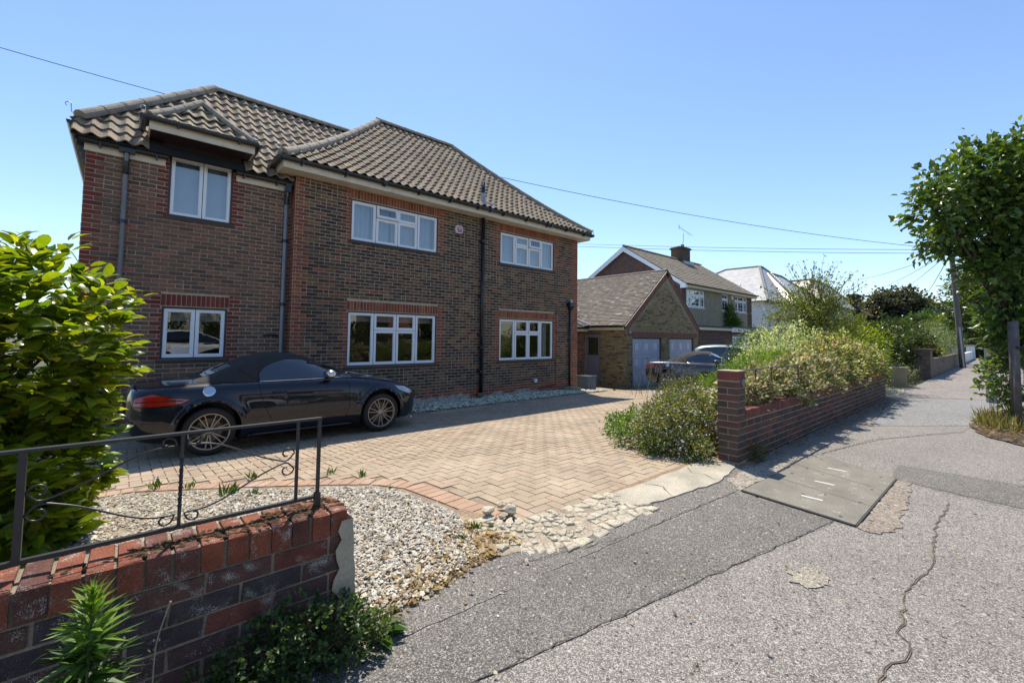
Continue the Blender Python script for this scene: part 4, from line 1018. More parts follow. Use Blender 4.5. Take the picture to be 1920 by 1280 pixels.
# ------------------------------------------------------------------ double garage with steep gable, and the low link beside the house
YG = 10.22
gar = thing("double_garage", "yellow brick double garage with steep gable, red brick verge band and two blue grey doors", "garage", (18.4, YG, -.62))
GX0, GX1, GRX, GRZ, GEZ = 15.20, 21.30, 18.42, 4.46, 1.86
DOORS = [(15.60, 17.88, -.62, 1.44), (18.54, 20.86, -.62, 1.44)]
mb = MB(); wall_face(mb, (0, YG, 0), Ux, Nf, GX0, GX1, -.9, 1.66, DOORS, reveal=.10)
mb.ngon([(GX0, YG, 1.66), (GX1, YG, 1.66), (GX1 + .1, YG, GEZ), (GRX, YG, GRZ - .06), (GX0 - .1, YG, GEZ)])
SD = (-12.35, -11.55, -.60, 1.60)
wall_face(mb, (GX0, 0, 0), (0, -1, 0), (-1, 0, 0), -16.5, -YG, -.9, 1.9, [SD], reveal=.08)
mb.quad((GX1, YG, -.9), (GX1, 16.5, -.9), (GX1, 16.5, 1.9), (GX1, YG, 1.9))
gw = mb.build('wall', M("mortar_garage", (.25, .22, .15), .95, vary=.2, vs=5, fine=.3, fs=90), gar)
def ybrick():
    r_ = random.random()
    return jit((.235, .175, .085) if r_ < .45 else (.20, .145, .075) if r_ < .72 else (.275, .215, .12) if r_ < .82 else (.085, .062, .045) if r_ < .96 else (.20, .11, .06), .16)
def rband(): return jit((.19, .085, .060), .12)
rise = (GRZ - GEZ) / (GRX - GX0 + .1)
def gcol(u, z, k):
    if z > 1.66:
        lim = GEZ + (u - (GX0 - .1)) * rise if u < GRX else GEZ + (GX1 + .1 - u) * rise
        if z > lim - .42: return None
    return ybrick()
it = courses(GX0 + .003, GX1 - .003, -.62, 1.44, DOORS, gcol, datum=-.62)
it += courses(GX0 + .35, GX1 - .35, 1.70, GRZ, [], gcol, datum=1.70)
n = int((GX1 - GX0 - .06) / .075)
it += [(GX0 + .03 + i * .075, GX0 + .03 + i * .075 + .067, 1.455, 1.665, rband(), .007) for i in range(n)]
place_pieces('brick', 'brickwork', gw, it, (0, YG, 0), Ux, Nf, m_brick_o, m_brick_a, nmax=0)
it = courses(-16.4, -YG - .003, -.8, 1.80, [SD], lambda u, z, k: ybrick(), datum=-.62)
place_pieces('brick', 'brickwork_side', gw, it, (GX0, 0, 0), (0, -1, 0), (-1, 0, 0), m_brick_o, m_brick_a, nmax=0)
for sgn, xe in ((1, GX0 - .1), (-1, GX1 + .1)):                        # raking band of bricks on end
    E_ = unit([GRX - xe, 0, GRZ - .03 - GEZ]); L_ = math.hypot(GRX - xe, GRZ - .03 - GEZ); n = int(L_ / .075); mb = MB()
    dn = np.array([E_[2], 0, -E_[0]]) if sgn > 0 else np.array([-E_[2], 0, E_[0]]); dn = dn if dn[2] < 0 else -dn
    for i in range(n):
        a = np.array([xe, YG, GEZ]) + E_ * (i * L_ / n + .004); b = a + E_ * (L_ / n - .008)
        q = [a, b, b + dn * .225, a + dn * .225]; q = q if sgn < 0 else q[::-1]
        mb.prism([p + np.array([0, .01, 0]) for p in q], (0, -.022, 0), 0, rband())
    mb.build('verge_bricks', m_brick_a, gw, kind='stuff')
m_gdoor = M("garage_door_blue", (.36, .40, .50), .42, vary=.06, vs=2); m_gtrim = M("garage_door_moulding", (.52, .56, .66), .42)
for (a, b, c, d) in DOORS:
    mb = MB(); y = YG + .085
    mb.box((a, y - .03, c), (a + .04, y + .03, d)); mb.box((b - .04, y - .03, c), (b, y + .03, d)); mb.box((a + .04, y - .03, d - .07), (b - .04, y + .03, d)); fr_ = mb.build('door_frame', m_brown, gar)
    mb = MB(); mb.box((a + .045, y - .002, c + .01), (b - .045, y + .03, d - .075)); dr = mb.build('garage_door', m_gdoor, gar)
    W = b - a - .09; H_ = d - c - .085
    for i in range(3):
        for j in range(3):
            x0 = a + .045 + W * (i + .16) / 3; x1 = a + .045 + W * (i + .84) / 3; z0 = c + .01 + H_ * (j + .12) / 3; z1 = c + .01 + H_ * (j + .88) / 3; t = .022; tm = MB()
            for (p, q, r, s) in ((x0, x1, z0, z0 + t), (x0, x1, z1 - t, z1), (x0, x0 + t, z0 + t, z1 - t), (x1 - t, x1, z0 + t, z1 - t)): tm.box((p, y - .016, r), (q, y - .002, s))
            tm.build('moulding', m_gtrim, dr)
            pm = MB(); pm.prism([(x0 + .12, y - .002, z0 + .10), (x1 - .12, y - .002, z0 + .10), (x1 - .12, y - .002, z1 - .10), (x0 + .12, y - .002, z1 - .10)][::-1], (0, -.012, 0)); pm.build('raised_panel', m_gtrim, dr)
    
    xc = (a + b) / 2 + .02; mb = MB(); mb.tube([(xc, y - .002, .52), (xc, y - .05, .52), (xc + .09, y - .05, .52)], .012, 6); mb.box((xc - .02, y - .012, .42), (xc + .025, y - .002, .56)); mb.build('handle', m_gutter, dr)
# side door with a small pane
mb = MB(); x = GX0 + .05
mb.box((x, -SD[1] + 0., SD[2]), (x + .04, -SD[0], SD[3] - .05)); sdr = mb.build('side_door', M("side_door_grey", (.20, .20, .255), .55, vary=.05), gar)
mb = MB(); mb.box((x - .02, -SD[1] + .0, SD[3] - .05), (x + .05, -SD[0], SD[3])); mb.box((x - .02, -SD[1] - .0, SD[2]), (x + .05, -SD[1] + .03, SD[3] - .05)); mb.build('door_frame', m_brown, sdr)
mb = MB(); mb.quad((x - .004, 11.72, .70), (x - .004, 11.72, 1.36), (x - .004, 12.20, 1.36), (x - .004, 12.20, .70)); mb.build('pane', glass_mat("door_pane", (.5, .7, .3), 2.2, .12), sdr)
mb = MB(); mb.box((x - .014, 11.68, .66), (x - .002, 12.24, .70)); mb.box((x - .014, 11.68, 1.36), (x - .002, 12.24, 1.40)); mb.box((x - .014, 11.68, .70), (x - .002, 11.72, 1.36)); mb.build('pane_frame', m_brown, sdr)
# house number beside the door
mb = MB(); mb.box((15.28, YG - .018, 1.57), (15.55, YG - .006, 1.71)); npl = mb.build('number_plate', M("number_plate_dark", (.05, .05, .055), .5), gar)
def text_mesh(name, s, size, loc, rot, mat, parent, ext=.002):
    cu = bpy.data.curves.new(name, 'FONT'); cu.body = s; cu.size = size; cu.extrude = ext; cu.align_x = 'CENTER'; cu.align_y = 'CENTER'
    t = bpy.data.objects.new(name, cu); C.objects.link(t); dg = bpy.context.evaluated_depsgraph_get(); me = bpy.data.meshes.new_from_object(t.evaluated_get(dg)); C.objects.unlink(t); bpy.data.objects.remove(t)
    o = bpy.data.objects.new(name, me); C.objects.link(o); me.materials.clear(); me.materials.append(mat)
    if parent: o.parent = parent; ORG[o.name] = org(parent)
    o.location = np.array(loc) - (org(parent) if parent else 0); o.rotation_euler = rot; return o
text_mesh('number', '142', .125, (15.415, YG - .021, 1.64), (R(90), 0, 0), m_white, npl)
# plain tiled roof
def plain_tiles(name, parent, O, E, I, width, rise_, run, gauge, tw, colf, mat, lf=None, rf=None):
    O = np.array(O, float); E = np.array(E, float); I = np.array(I, float); L_ = math.hypot(run, rise_); n = int(L_ / gauge); T_ = (I * run + ZV * rise_) / L_; N_ = np.cross(E, T_); N_ = N_ if N_[2] > 0 else -N_; mb = MB()
    for r in range(n):
        d = r / n * run; a = lf(d) if lf else 0; b = rf(d) if rf else width; u = a - (tw / 2 if r % 2 else 0)
        while u < b:
            x0 = max(a, u) + .002; x1 = min(b, u + tw) - .002; u += tw
            if x1 - x0 < .02: continue
            h0 = .028 + random.uniform(-.004, .006); P = O + T_ * (r * L_ / n)
            A = P + E * x0 + N_ * h0; B = P + E * x1 + N_ * (h0 + random.uniform(-.003, .003)); Cc = P + E * x1 + T_ * (gauge * 1.25) + N_ * .006; D = P + E * x0 + T_ * (gauge * 1.25) + N_ * .006
            mb.add([A, B, Cc, D, A - N_ * .014, B - N_ * .014], [(0, 1, 2, 3), (4, 5, 1, 0)], 0, colf())
    return mb.build(name, mat, parent, kind='stuff')
def gtile():
    r_ = random.random(); return jit((.135, .115, .095) if r_ < .6 else (.16, .14, .115) if r_ < .88 else (.28, .26, .23) if r_ < .95 else (.13, .09, .07), .13)  # the few palest tiles are sun glints painted into the tile colour
TG = dict(src='attr', rough=.85, vary=.3, vs=3, fine=.35, fs=60, bump=.4, bs=60, spots=(30, .36, (.34, .32, .26)))
m_ptile = M("plain_tile", **TG)
plain_tiles('plain_tiles', gar, (GX0 - .16, 16.6, GEZ - .02), (0, -1, 0), (1, 0, 0), 6.36, GRZ - GEZ + .06, GRX - GX0 + .16, .105, .17, gtile, m_ptile)
mb = MB(); mb.quad((GX1 + .16, YG + .0, GEZ), (GX1 + .16, 16.6, GEZ), (GRX, 16.6, GRZ), (GRX, YG + .0, GRZ)); mb.quad((GX0 - .1, YG + .02, GEZ - .02), (GRX, YG + .02, GRZ - .02), (GRX, 16.6, GRZ - .02), (GX0 - .1, 16.6, GEZ - .02)); mb.build('roof_slope', m_tile_a, gar)
ridge_run(gar, [(GRX, YG + .02, GRZ + .02), (GRX, 16.6, GRZ + .02)], .10, .33)
mb = MB(); mb.prism([(GX0 - .13, YG - .02, GEZ - .03), (GX0 - .11, YG - .02, GEZ + .01), (GRX, YG - .02, GRZ + .03), (GRX, YG - .02, GRZ - .01)], (0, .05, 0)); mb.prism([(GX1 + .16, YG - .02, GEZ - .03), (GRX, YG - .02, GRZ - .01), (GRX, YG - .02, GRZ + .03), (GX1 + .18, YG - .02, GEZ + .01)], (0, .05, 0)); mb.build('verge_edge', m_brown, gar)
mb = MB(); mb.box((GX0 - .13, YG + .06, 1.72), (GX0 - .10, 13.0, 1.87)); mb.box((GX0 - .10, YG + .03, 1.715), (GX0 + .0, 13.0, 1.73)); mb.build('fascia', m_cream, gar)
gm = MB(); sweep_gutter(gm, (GX0 - .19, YG + .04, 1.90), (GX0 - .19, 12.2, 1.90), .052, out=(-1, 0, 0)); gm.build('gutter', m_gutter, gar)
# link building
lk = thing("link_building", "low red brick link with small tiled lean-to roof between the house and the garage", "extension", (13.0, 12.4, -.5))
YL = 12.42
mb = MB(); mb.quad((11.4, YL, -.8), (GX0 - .003, YL, -.8), (GX0 - .003, YL, 1.8), (11.4, YL, 1.8)); lw = mb.build('wall', m_mortar, lk)
it = courses(11.41, GX0 - .01, -.6, 1.70, [], lambda u, z, k: (red() if random.random() < .75 else jit((.06, .045, .038))) if u > 13.5 else (red() if random.random() < .5 else darkbrick()), datum=-.6)
place_pieces('brick', 'brickwork', lw, it, (0, YL, 0), Ux, Nf, m_brick_o, m_brick_a, nmax=0)
plain_tiles('plain_tiles', lk, (11.4, YL - .30, 1.80), (1, 0, 0), (0, 1, 0), 3.8, 1.55, 2.6, .11, .17, gtile, m_ptile, rf=lambda d: 4.0 + d * .5)
mb = MB(); mb.box((11.4, YL - .30, 1.66), (GX0 - .08, YL - .28, 1.80)); mb.box((11.4, YL - .28, 1.66), (GX0 - .08, YL, 1.675)); mb.build('fascia', m_cream, lk)
gm = MB(); sweep_gutter(gm, (11.4, YL - .36, 1.835), (GX0 - .02, YL - .36, 1.835), .05); gm.build('gutter', m_gutter, lk)
mb = MB(); mb.prism([(GX0 - .12, YL - .42, 1.90), (GX0 + .06, YL - .42, 1.90), (13.7, YL + 1.3, 2.90), (13.5, YL + 1.3, 2.90)], (0, 0, .05)); mb.build('valley', m_lead, lk)
# planter, wall ornament
pl = thing("corner_planter", "square slate grey planter at the right corner of the brick house", "planter", (12.05, 9.75, -.47))
mb = MB(); mb.box((11.83, 9.50, -.47), (12.30, 9.97, .07)); mb.box((11.81, 9.48, .04), (12.32, 9.52, .09)); mb.box((11.81, 9.95, .04), (12.32, 9.99, .09)); mb.box((11.81, 9.52, .04), (11.85, 9.95, .09)); mb.box((12.28, 9.52, .04), (12.32, 9.95, .09))
mb.build('tub', M("slate_planter", (.075, .10, .135), .45, vary=.1), pl); mb = MB(); mb.box((11.85, 9.52, .06), (12.28, 9.95, .076)); mb.build('compost', m_soil, pl)
sn = thing("wall_ornament", "rusty metal sun ornament hung on the link wall", "ornament", (13.05, YL - .02, 1.2))
m_rust = M("rusty_metal", (.16, .060, .030), .8, metal=.2, vary=.4, vs=20, fine=.4, fs=90)
for k in range(16):
    a = 2 * math.pi * k / 16; mb = MB(); c, s = math.cos(a), math.sin(a); r1 = .56 if k % 2 else .46
    P = lambda r, t: (13.05 + r * c - t * s, YL - .04, 1.2 + r * s + t * c)
    mb.prism([P(.24, -.045), P(r1, 0), P(.24, .045)], (0, .012, 0)); mb.build('ray', m_rust, sn)
mb = MB(); mb.lathe([(0, YL - .10), (.14, YL - .09), (.21, YL - .06), (.24, YL - .02), (.24, YL - .01)], (13.05, 0, 1.2), 'y', 20); mb.build('face', m_rust, sn, smooth=True)

# ------------------------------------------------------------------ neighbouring house
nh = thing("neighbour_house", "two storey house with brown tiled gable roof, pebbledash front and chimney beyond the garage", "house", (29, 12.4, -.6))
NX0, NX1, NY, NYR, NYB, NZR, NZE = 23.9, 34.2, 12.4, 16.2, 20.2, 7.25, 4.55
NW = [(24.45, 26.75, 3.28, 4.32), (29.2, 30.15, 3.24, 4.36), (31.2, 33.3, 3.26, 4.36)]
mb = MB(); wall_face(mb, (0, NY, 0), Ux, Nf, NX0, NX1, -.8, 4.55, NW, reveal=.06)
mb.ngon([(NX0, NYB, -.8), (NX0, NY, -.8), (NX0, NY, NZE - .05), (NX0, NYR, NZR - .12), (NX0, NYB, NZE - .05)]); mb.ngon([(NX1, NY, -.8), (NX1, NYB, -.8), (NX1, NYB, NZE - .05), (NX1, NYR, NZR - .12), (NX1, NY, NZE - .05)])
nw = mb.build('wall', M("mortar_grey", (.20, .17, .15), .95), nh)
def nbrick(): return jit(random.choice([(.085, .040, .036), (.070, .036, .034), (.105, .050, .040)]), .2)
def gable(u, z, k):
    yy = -u; lim = NZE - .05 + (NZR - .07 - NZE) * (1 - abs(yy - NYR) / (NYR - NY)); return nbrick() if z < lim - .06 else None
it = courses(-NYB, -NY - .003, 2.0, NZR - .2, [], gable, datum=0, headers=.05)
place_pieces('brick', 'brickwork', nw, it, (NX0, 0, 0), (0, -1, 0), (-1, 0, 0), m_brick_o, m_brick_a, nmax=0)
it = courses(NX0 + .003, NX1 - .003, 1.8, 4.5, NW + [(NX0 + .45, NX1 - .85, 0, 5)], lambda u, z, k: nbrick(), datum=0, headers=.05)
place_pieces('brick', 'brickwork_front', nw, it, (0, NY, 0), Ux, Nf, m_brick_o, m_brick_a, nmax=0)
mb = MB(); wall_face(mb, (0, NY - .015, 0), Ux, Nf, NX0 + .45, NX1 - .85, -.6, 4.5, NW, reveal=.02); mb.build('pebbledash', M("pebbledash", (.27, .235, .165), .98, vary=.18, vs=3, fine=.3, fs=60, bump=.8, bs=60), nw)
for (a, b, c, d), lt in zip(NW, ([(.24, 't'), (.5, 't'), (.26, 't')], [(1., 't')], [(.27, 't'), (.45, 't'), (.28, 't')])):
    window(nh, (0, NY, 0), Ux, Nf, a, b, c, d, lt, m_glass_up, surround=.02, set_back=.03, frame_w=.06, frame_mat=m_white, bars=(4, 2), sillmat=m_white, curtain=[(a, b, c, d, m_curtain, .01)] if a < 25 else None)
def ntile(): return jit(random.choice([(.17, .145, .105), (.15, .13, .10), (.185, .16, .12)]), .1)
plain_tiles('tiles', nh, (NX0 - .18, NY - .35, NZE - .02), (1, 0, 0), (0, 1, 0), NX1 - NX0 + .36, NZR - NZE, NYR - NY + .35, .32, .30, ntile, m_ptile)
mb = MB(); mb.quad((NX0 - .18, NYR, NZR), (NX1 + .18, NYR, NZR), (NX1 + .18, NYB + .35, NZE), (NX0 - .18, NYB + .35, NZE)); mb.quad((NX0 - .15, NY - .33, NZE - .06), (NX1 + .15, NY - .33, NZE - .06), (NX1 + .15, NYR, NZR - .05), (NX0 - .15, NYR, NZR - .05)); mb.build('roof_slope', m_tile_a, nh)
ridge_run(nh, [(NX0 - .18, NYR, NZR + .02), (NX1 + .18, NYR, NZR + .02)], .11, .45)
mb = MB()
for (ya, yb) in ((NY - .35, NYR), (NYB + .35, NYR)):
    za, zb = NZE - .04, NZR - .04; mb.prism([(NX0 - .20, ya, za), (NX0 - .20, yb, zb), (NX0 - .20, yb, zb - .30), (NX0 - .20, ya, za - .22)], (.03, 0, 0))
mb.prism([(NX0 - .17, NY - .35, NZE - .04), (NX0 - .17, NY - .35, NZE - .26), (NX0 - .17, NY, NZE - .26), (NX0 - .17, NY, NZE + .16)], (.17, 0, 0))
mb.build('bargeboard', m_white, nh)
mb = MB(); mb.box((NX0, NY - .33, NZE - .20), (NX1 + .15, NY - .30, NZE - .02)); mb.box((NX0, NY - .30, NZE - .21), (NX1 + .15, NY, NZE - .19)); mb.build('fascia', m_cream, nh)
gm = MB(); sweep_gutter(gm, (NX0 - .18, NY - .40, NZE), (NX1 + .18, NY - .40, NZE), .06); gm.build('gutter', m_gutter, nh)
mb = MB(); mb.box((30.7, 15.85, 6.9), (31.9, 16.75, 8.18)); mb.box((30.62, 15.77, 8.06), (31.98, 16.83, 8.16)); mb.box((30.68, 15.83, 8.18), (31.92, 16.77, 8.22)); ch = mb.build('chimney', M("chimney_brick", (.085, .062, .040), .95, vary=.35, vs=6, fine=.4, fs=30, bump=.8, bs=30), nh)
mb = MB(); mb.lathe([(.13, 8.2), (.15, 8.25), (.12, 8.3), (.12, 8.5), (.14, 8.52)], (31.6, 16.3, 0), n=12); mb.lathe([(.15, 8.2), (.13, 8.32)], (31.05, 16.3, 0), n=12); mb.build('chimney_pot', M("pot_grey", (.16, .13, .10), .9), ch, smooth=True)
mb = MB(); mb.box((30.6, 15.65, 6.72), (32.1, 15.85, 7.1), M3=None); mb.build('lead_flashing', m_lead, nh)
mb = MB(); mb.tube([(30.75, 15.95, 8.0), (31.05, 15.95, 8.6), (31.1, 15.95, 9.25)], .022, 5); mb.tube([(30.35, 15.95, 9.60), (32.05, 15.7, 9.20)], .016, 4)
for i in range(9): x = 30.4 + i * .19; z = 9.59 - i * .045; mb.tube([(x, 15.85, z - .10), (x, 15.9, z + .10)], .008, 3)
mb.tube([(30.35, 15.9, 9.42), (30.35, 15.9, 9.80)], .02, 4); mb.build('aerial', m_galv, nh)
mb = MB(); mb.box((30.62, NY - .08, 4.05), (30.80, NY - .02, 4.42)); mb.build('alarm_box', m_white, nh)
# flat roofed garage in front of it
fg = thing("flat_roof_garage", "flat roofed brick garage with white door in front of the pebbledash house", "garage", (26, 10.6, -.6))
mb = MB(); wall_face(mb, (0, 10.6, 0), Ux, Nf, 22.0, 30.0, -.8, 1.98, [(26.3, 29.0, -.8, 1.62)], reveal=.1); mb.quad((22.0, 12.4, -.8), (22.0, 10.6, -.8), (22.0, 10.6, 1.98), (22.0, 12.4, 1.98)); fw = mb.build('wall', M("mortar_pale", (.28, .24, .20), .95), fg)
it = courses(22.003, 29.99, -.5, 1.97, [(26.3, 29.0, -.8, 1.62)], lambda u, z, k: nbrick(), datum=-.5, headers=.05)
place_pieces('brick', 'brickwork', fw, it, (0, 10.6, 0), Ux, Nf, m_brick_o, m_brick_a, nmax=0)
mb = MB(); mb.box((26.35, 10.68, -.7), (28.95, 10.72, 1.56)); dr = mb.build('garage_door', m_white, fg); tm = MB()
for i in range(4):
    for j in range(4): x = 26.5 + i * .6; z = -.5 + j * .5; tm = MB(); tm.box((x, 10.665, z), (x + .5, 10.68, z + .40)); tm.build('raised_panel', m_white, dr)
mb = MB(); mb.box((25.9, 10.45, 1.80), (30.1, 10.50, 2.06)); mb.build('fascia', m_white, fg); mb = MB(); mb.box((21.9, 10.45, 1.86), (25.88, 10.50, 2.0)); mb.build('gutter_board', m_cream, fg)
mb = MB(); mb.box((21.85, 10.42, 2.0), (25.88, 12.4, 2.09)); mb.box((25.88, 10.40, 2.06), (30.15, 12.4, 2.12)); mb.build('roof', M("roof_felt", (.05, .052, .055), .7, vary=.3, vs=2), fg)

# ------------------------------------------------------------------ white houses and bungalow farther along
m_wwall = M("white_render", (.70, .70, .70), .8, vary=.05, vs=1); m_slate = M("glare_slate", (.46, .45, .42), .38, vary=.12, vs=1.5, spec=1.0, src=None); m_slate_a = M("glare_slate_tiles", src='attr', rough=.34, vary=.1, vs=1.5, spec=1.)  # slate made pale: sun glare on the roof is put into its colour
wh = thing("white_house", "white rendered house with pale sunlit slate hip roof beyond the neighbour", "house", (50, 16, -.5))
mb = MB(); mb.box((44.6, 15.1, -.8), (60, 27, 5.1)); mb.build('wall', m_wwall, wh)
def wtile(): return jit((.50, .49, .46), .07)  # slate tone with the sun glare painted in
plain_tiles('slates', wh, (44.2, 28.5, 5.0), (0, -1, 0), (1, 0, 0), 13.9, 4.5, 8.8, .30, .40, wtile, m_slate_a, lf=lambda d: d * .74, rf=lambda d: 13.9 - d * .42)
plain_tiles('slates', wh, (44.2, 14.6, 5.0), (1, 0, 0), (0, 1, 0), 17.0, 4.5, 3.7, .30, .40, wtile, m_slate_a, lf=lambda d: d * 2.38, rf=lambda d: 17.0 - d * 2.0)
mb = MB(); mb.quad((61.2, 14.6, 5.0), (61.2, 28.5, 5.0), (54, 22, 9.5), (53.8, 18.3, 9.5)); mb.ngon([(44.2, 28.5, 5), (53, 22, 9.5), (54, 22, 9.5), (61.2, 28.5, 5)]); mb.quad((44.3, 28.4, 4.96), (44.3, 14.7, 4.96), (53, 18.3, 9.45), (53, 22, 9.45)); mb.build('roof_slope', m_slate, wh)
m_rs = M("ridge_slate_grey", (.17, .17, .18), .8)
for pts in ([(44.2, 14.6, 5.05), (53, 18.3, 9.53)], [(53, 18.3, 9.53), (53, 22, 9.53), (44.2, 28.5, 5.05)], [(53, 18.3, 9.53), (53.8, 18.3, 9.53), (61.2, 14.6, 5.05)]):
    mb = MB(); mb.tube(pts, .13, 6); mb.build('ridge', m_rs, wh)
mb = MB(); mb.box((50.2, 13.9, -.8), (61.5, 15.1, 5.0)); mb.build('bay_wall', m_wwall, wh)
plain_tiles('slates', wh, (49.6, 21.0, 5.0), (0, -1, 0), (1, 0, 0), 7.4, 3.7, 3.6, .30, .40, wtile, m_slate_a, lf=lambda d: d * .95, rf=lambda d: 7.4 - d * 1.05)
mb = MB(); mb.ngon([(49.6, 13.6, 5.0), (62, 13.6, 5.0), (57, 17.4, 8.7), (53.2, 17.4, 8.7)]); mb.ngon([(62, 13.6, 5), (62, 21, 5), (57, 17.6, 8.7), (57, 17.4, 8.7)]); mb.build('bay_roof', m_slate, wh)
for pts in ([(49.6, 13.6, 5.05), (53.2, 17.4, 8.73)], [(53.2, 17.4, 8.73), (57, 17.4, 8.73), (62, 13.6, 5.05)]):
    mb = MB(); mb.tube(pts, .12, 6); mb.build('ridge', m_rs, wh)
mb = MB(); mb.box((44.3, 14.62, 4.85), (50, 14.72, 5.02)); mb.build('gutter', m_gutter, wh); mb = MB(); mb.lathe([(0, 7.5), (.25, 7.35), (.28, 7.2)], (48.2, 18.6, -.35), n=10); mb.build('roof_vent', m_lead, wh, smooth=True)
w2 = thing("far_white_house", "second white house with pale hip roof, mostly behind the leggy shrub", "house", (78, 16, -.5))
mb = MB(); mb.box((70, 16, -.8), (88, 26, 6.2)); mb.build('wall', m_wwall, w2)
mb = MB(); mb.ngon([(69.3, 26.5, 6.1), (69.3, 15.5, 6.1), (74.5, 19, 10.1), (74.5, 23, 10.1)]); mb.ngon([(69.3, 15.5, 6.1), (88.7, 15.5, 6.1), (82.5, 19, 10.1), (74.5, 19, 10.1)]); mb.ngon([(88.7, 15.5, 6.1), (88.7, 26.5, 6.1), (82.5, 23, 10.1), (82.5, 19, 10.1)]); mb.build('roof', m_slate, w2)
for pts in ([(69.3, 15.5, 6.15), (74.5, 19, 10.15)], [(74.5, 23, 10.15), (74.5, 19, 10.15), (82.5, 19, 10.15), (88.7, 15.5, 6.15)]):
    mb = MB(); mb.tube(pts, .15, 6); mb.build('ridge', bpy.data.materials['ridge_slate_grey'], w2)
mb = MB(); mb.box((69.4, 15.6, 5.9), (88.6, 15.75, 6.12)); mb.build('gutter', m_gutter, w2)
bg_ = thing("bungalow", "bungalow with a rusty red tiled roof and dark brick chimney", "bungalow", (93, 15, -.5))
mb = MB(); mb.box((86, 15, -.8), (108, 23, 5.4)); mb.build('wall', M("dark_brick_far", (.06, .04, .03), .9, vary=.3, vs=2), bg_)
m_rtile = M("red_tile_far", src='attr', rough=.9, vary=.25, vs=.6)
plain_tiles('tiles', bg_, (85.2, 14.3, 5.3), (1, 0, 0), (0, 1, 0), 24, 3.2, 4.7, .34, 1.0, lambda: jit((.15, .085, .06), .12), m_rtile, lf=lambda d: d * .2, rf=lambda d: 24 - d * 1.3)
plain_tiles('tiles', bg_, (85.2, 24, 5.3), (0, -1, 0), (1, 0, 0), 9.7, 3.2, 4.0, .34, .6, lambda: jit((.30, .20, .13), .15), m_rtile, lf=lambda d: d, rf=lambda d: 9.7 - d)
mb = MB(); mb.quad((85.2, 24, 5.3), (109, 24, 5.3), (103, 19, 8.5), (89, 19, 8.5)); mb.build('roof_slope', m_rtile, bg_); mb = MB(); mb.box((85.4, 14.35, 4.95), (109, 14.5, 5.3)); mb.build('gutter', m_gutter, bg_)
mb = MB(); mb.box((84.6, 15.5, 5.5), (87.6, 16.7, 8.5)); mb.box((84.5, 15.4, 8.3), (87.7, 16.8, 8.6)); mb.build('chimney', M("dark_chimney", (.05, .035, .03), .95, vary=.3, vs=2), bg_)
mb = MB(); mb.tube([(85.2, 16, 8.4), (85.2, 16, 10.6)], .05, 4); mb.tube([(84.6, 16, 10.3), (85.8, 16, 10.2)], .03, 4); mb.tube([(84.8, 16, 9.9), (85.6, 16, 9.9)], .03, 4); mb.build('aerial', m_galv, bg_)
h5 = thing("far_brown_roof_house", "house with a large weathered brown roof behind the bungalow", "house", (105, 22, -.5))
mb = MB(); mb.box((96, 20, -.8), (124, 30, 5.2)); mb.build('wall', bpy.data.materials["dark_brick_far"], h5)
mb = MB(); mb.ngon([(95, 18.6, 5.4), (125, 18.6, 5.4), (112, 24, 11.2), (101, 24, 11.2)]); mb.ngon([(95, 31, 5.4), (95, 18.6, 5.4), (101, 24, 11.2), (101, 26, 11.2)]); mb.ngon([(125, 18.6, 5.4), (125, 31, 5.4), (112, 26, 11.2), (112, 24, 11.2)]); mb.build('roof', M("brown_tile_far", (.13, .105, .085), .95, vary=.3, vs=.5, fine=.2, fs=3), h5)

# ------------------------------------------------------------------ cars
def pchip(xs, ys):
    xs = np.array(xs, float); ys = np.array(ys, float); h = np.diff(xs); d = np.diff(ys) / h; m = np.zeros(len(xs)); m[0], m[-1] = d[0], d[-1]
    for i in range(1, len(xs) - 1):
        if d[i - 1] * d[i] > 0:
            w1, w2 = 2 * h[i] + h[i - 1], h[i] + 2 * h[i - 1]; m[i] = (w1 + w2) / (w1 / d[i - 1] + w2 / d[i])
    def f(x):
        x = min(max(x, xs[0]), xs[-1]); i = min(max(int(np.searchsorted(xs, x)) - 1, 0), len(h) - 1); t = (x - xs[i]) / h[i]
        return float((2 * t ** 3 - 3 * t * t + 1) * ys[i] + (t ** 3 - 2 * t * t + t) * h[i] * m[i] + (-2 * t ** 3 + 3 * t * t) * ys[i + 1] + (t ** 3 - t * t) * h[i] * m[i + 1])
    return f
def crspline(P, n):
    P = [np.array(p, float) for p in P]; out = []; L = [0.]
    for a, b in zip(P[:-1], P[1:]): L.append(L[-1] + np.linalg.norm(b - a))
    fx = [pchip(L, [p[k] for p in P]) for k in range(len(P[0]))]
    return [np.array([f(L[-1] * i / (n - 1)) for f in fx]) for i in range(n)]
def keyf(d): return pchip([a for a, b in d], [b for a, b in d])
m_tyre = M("tyre", (.012, .012, .013), .75, vary=.2, vs=30, co='object'); m_glasscar = glass_mat("car_glass", (.10, .12, .14), 2.2, .07)
m_black = M("black_trim", (.010, .010, .011), .45); m_seam = M("panel_gap", (.002, .002, .002), .9)
m_chrome = M("bright_trim", (.62, .63, .65), .15, metal=1.); m_disc = M("brake_disc", (.10, .095, .09), .4, metal=.8)
m_fab = M("soft_top_fabric", (.028, .026, .025), .95, vary=.15, vs=6, fine=.25, fs=200, co='object')
def soft_lamp(name, c):
    return M(name, c, .12, coat=1.)
m_tail = soft_lamp("tail_lamp_red", (.30, .006, .006)); m_lampclear = M("head_lamp", (.30, .33, .36), .08, coat=1.)
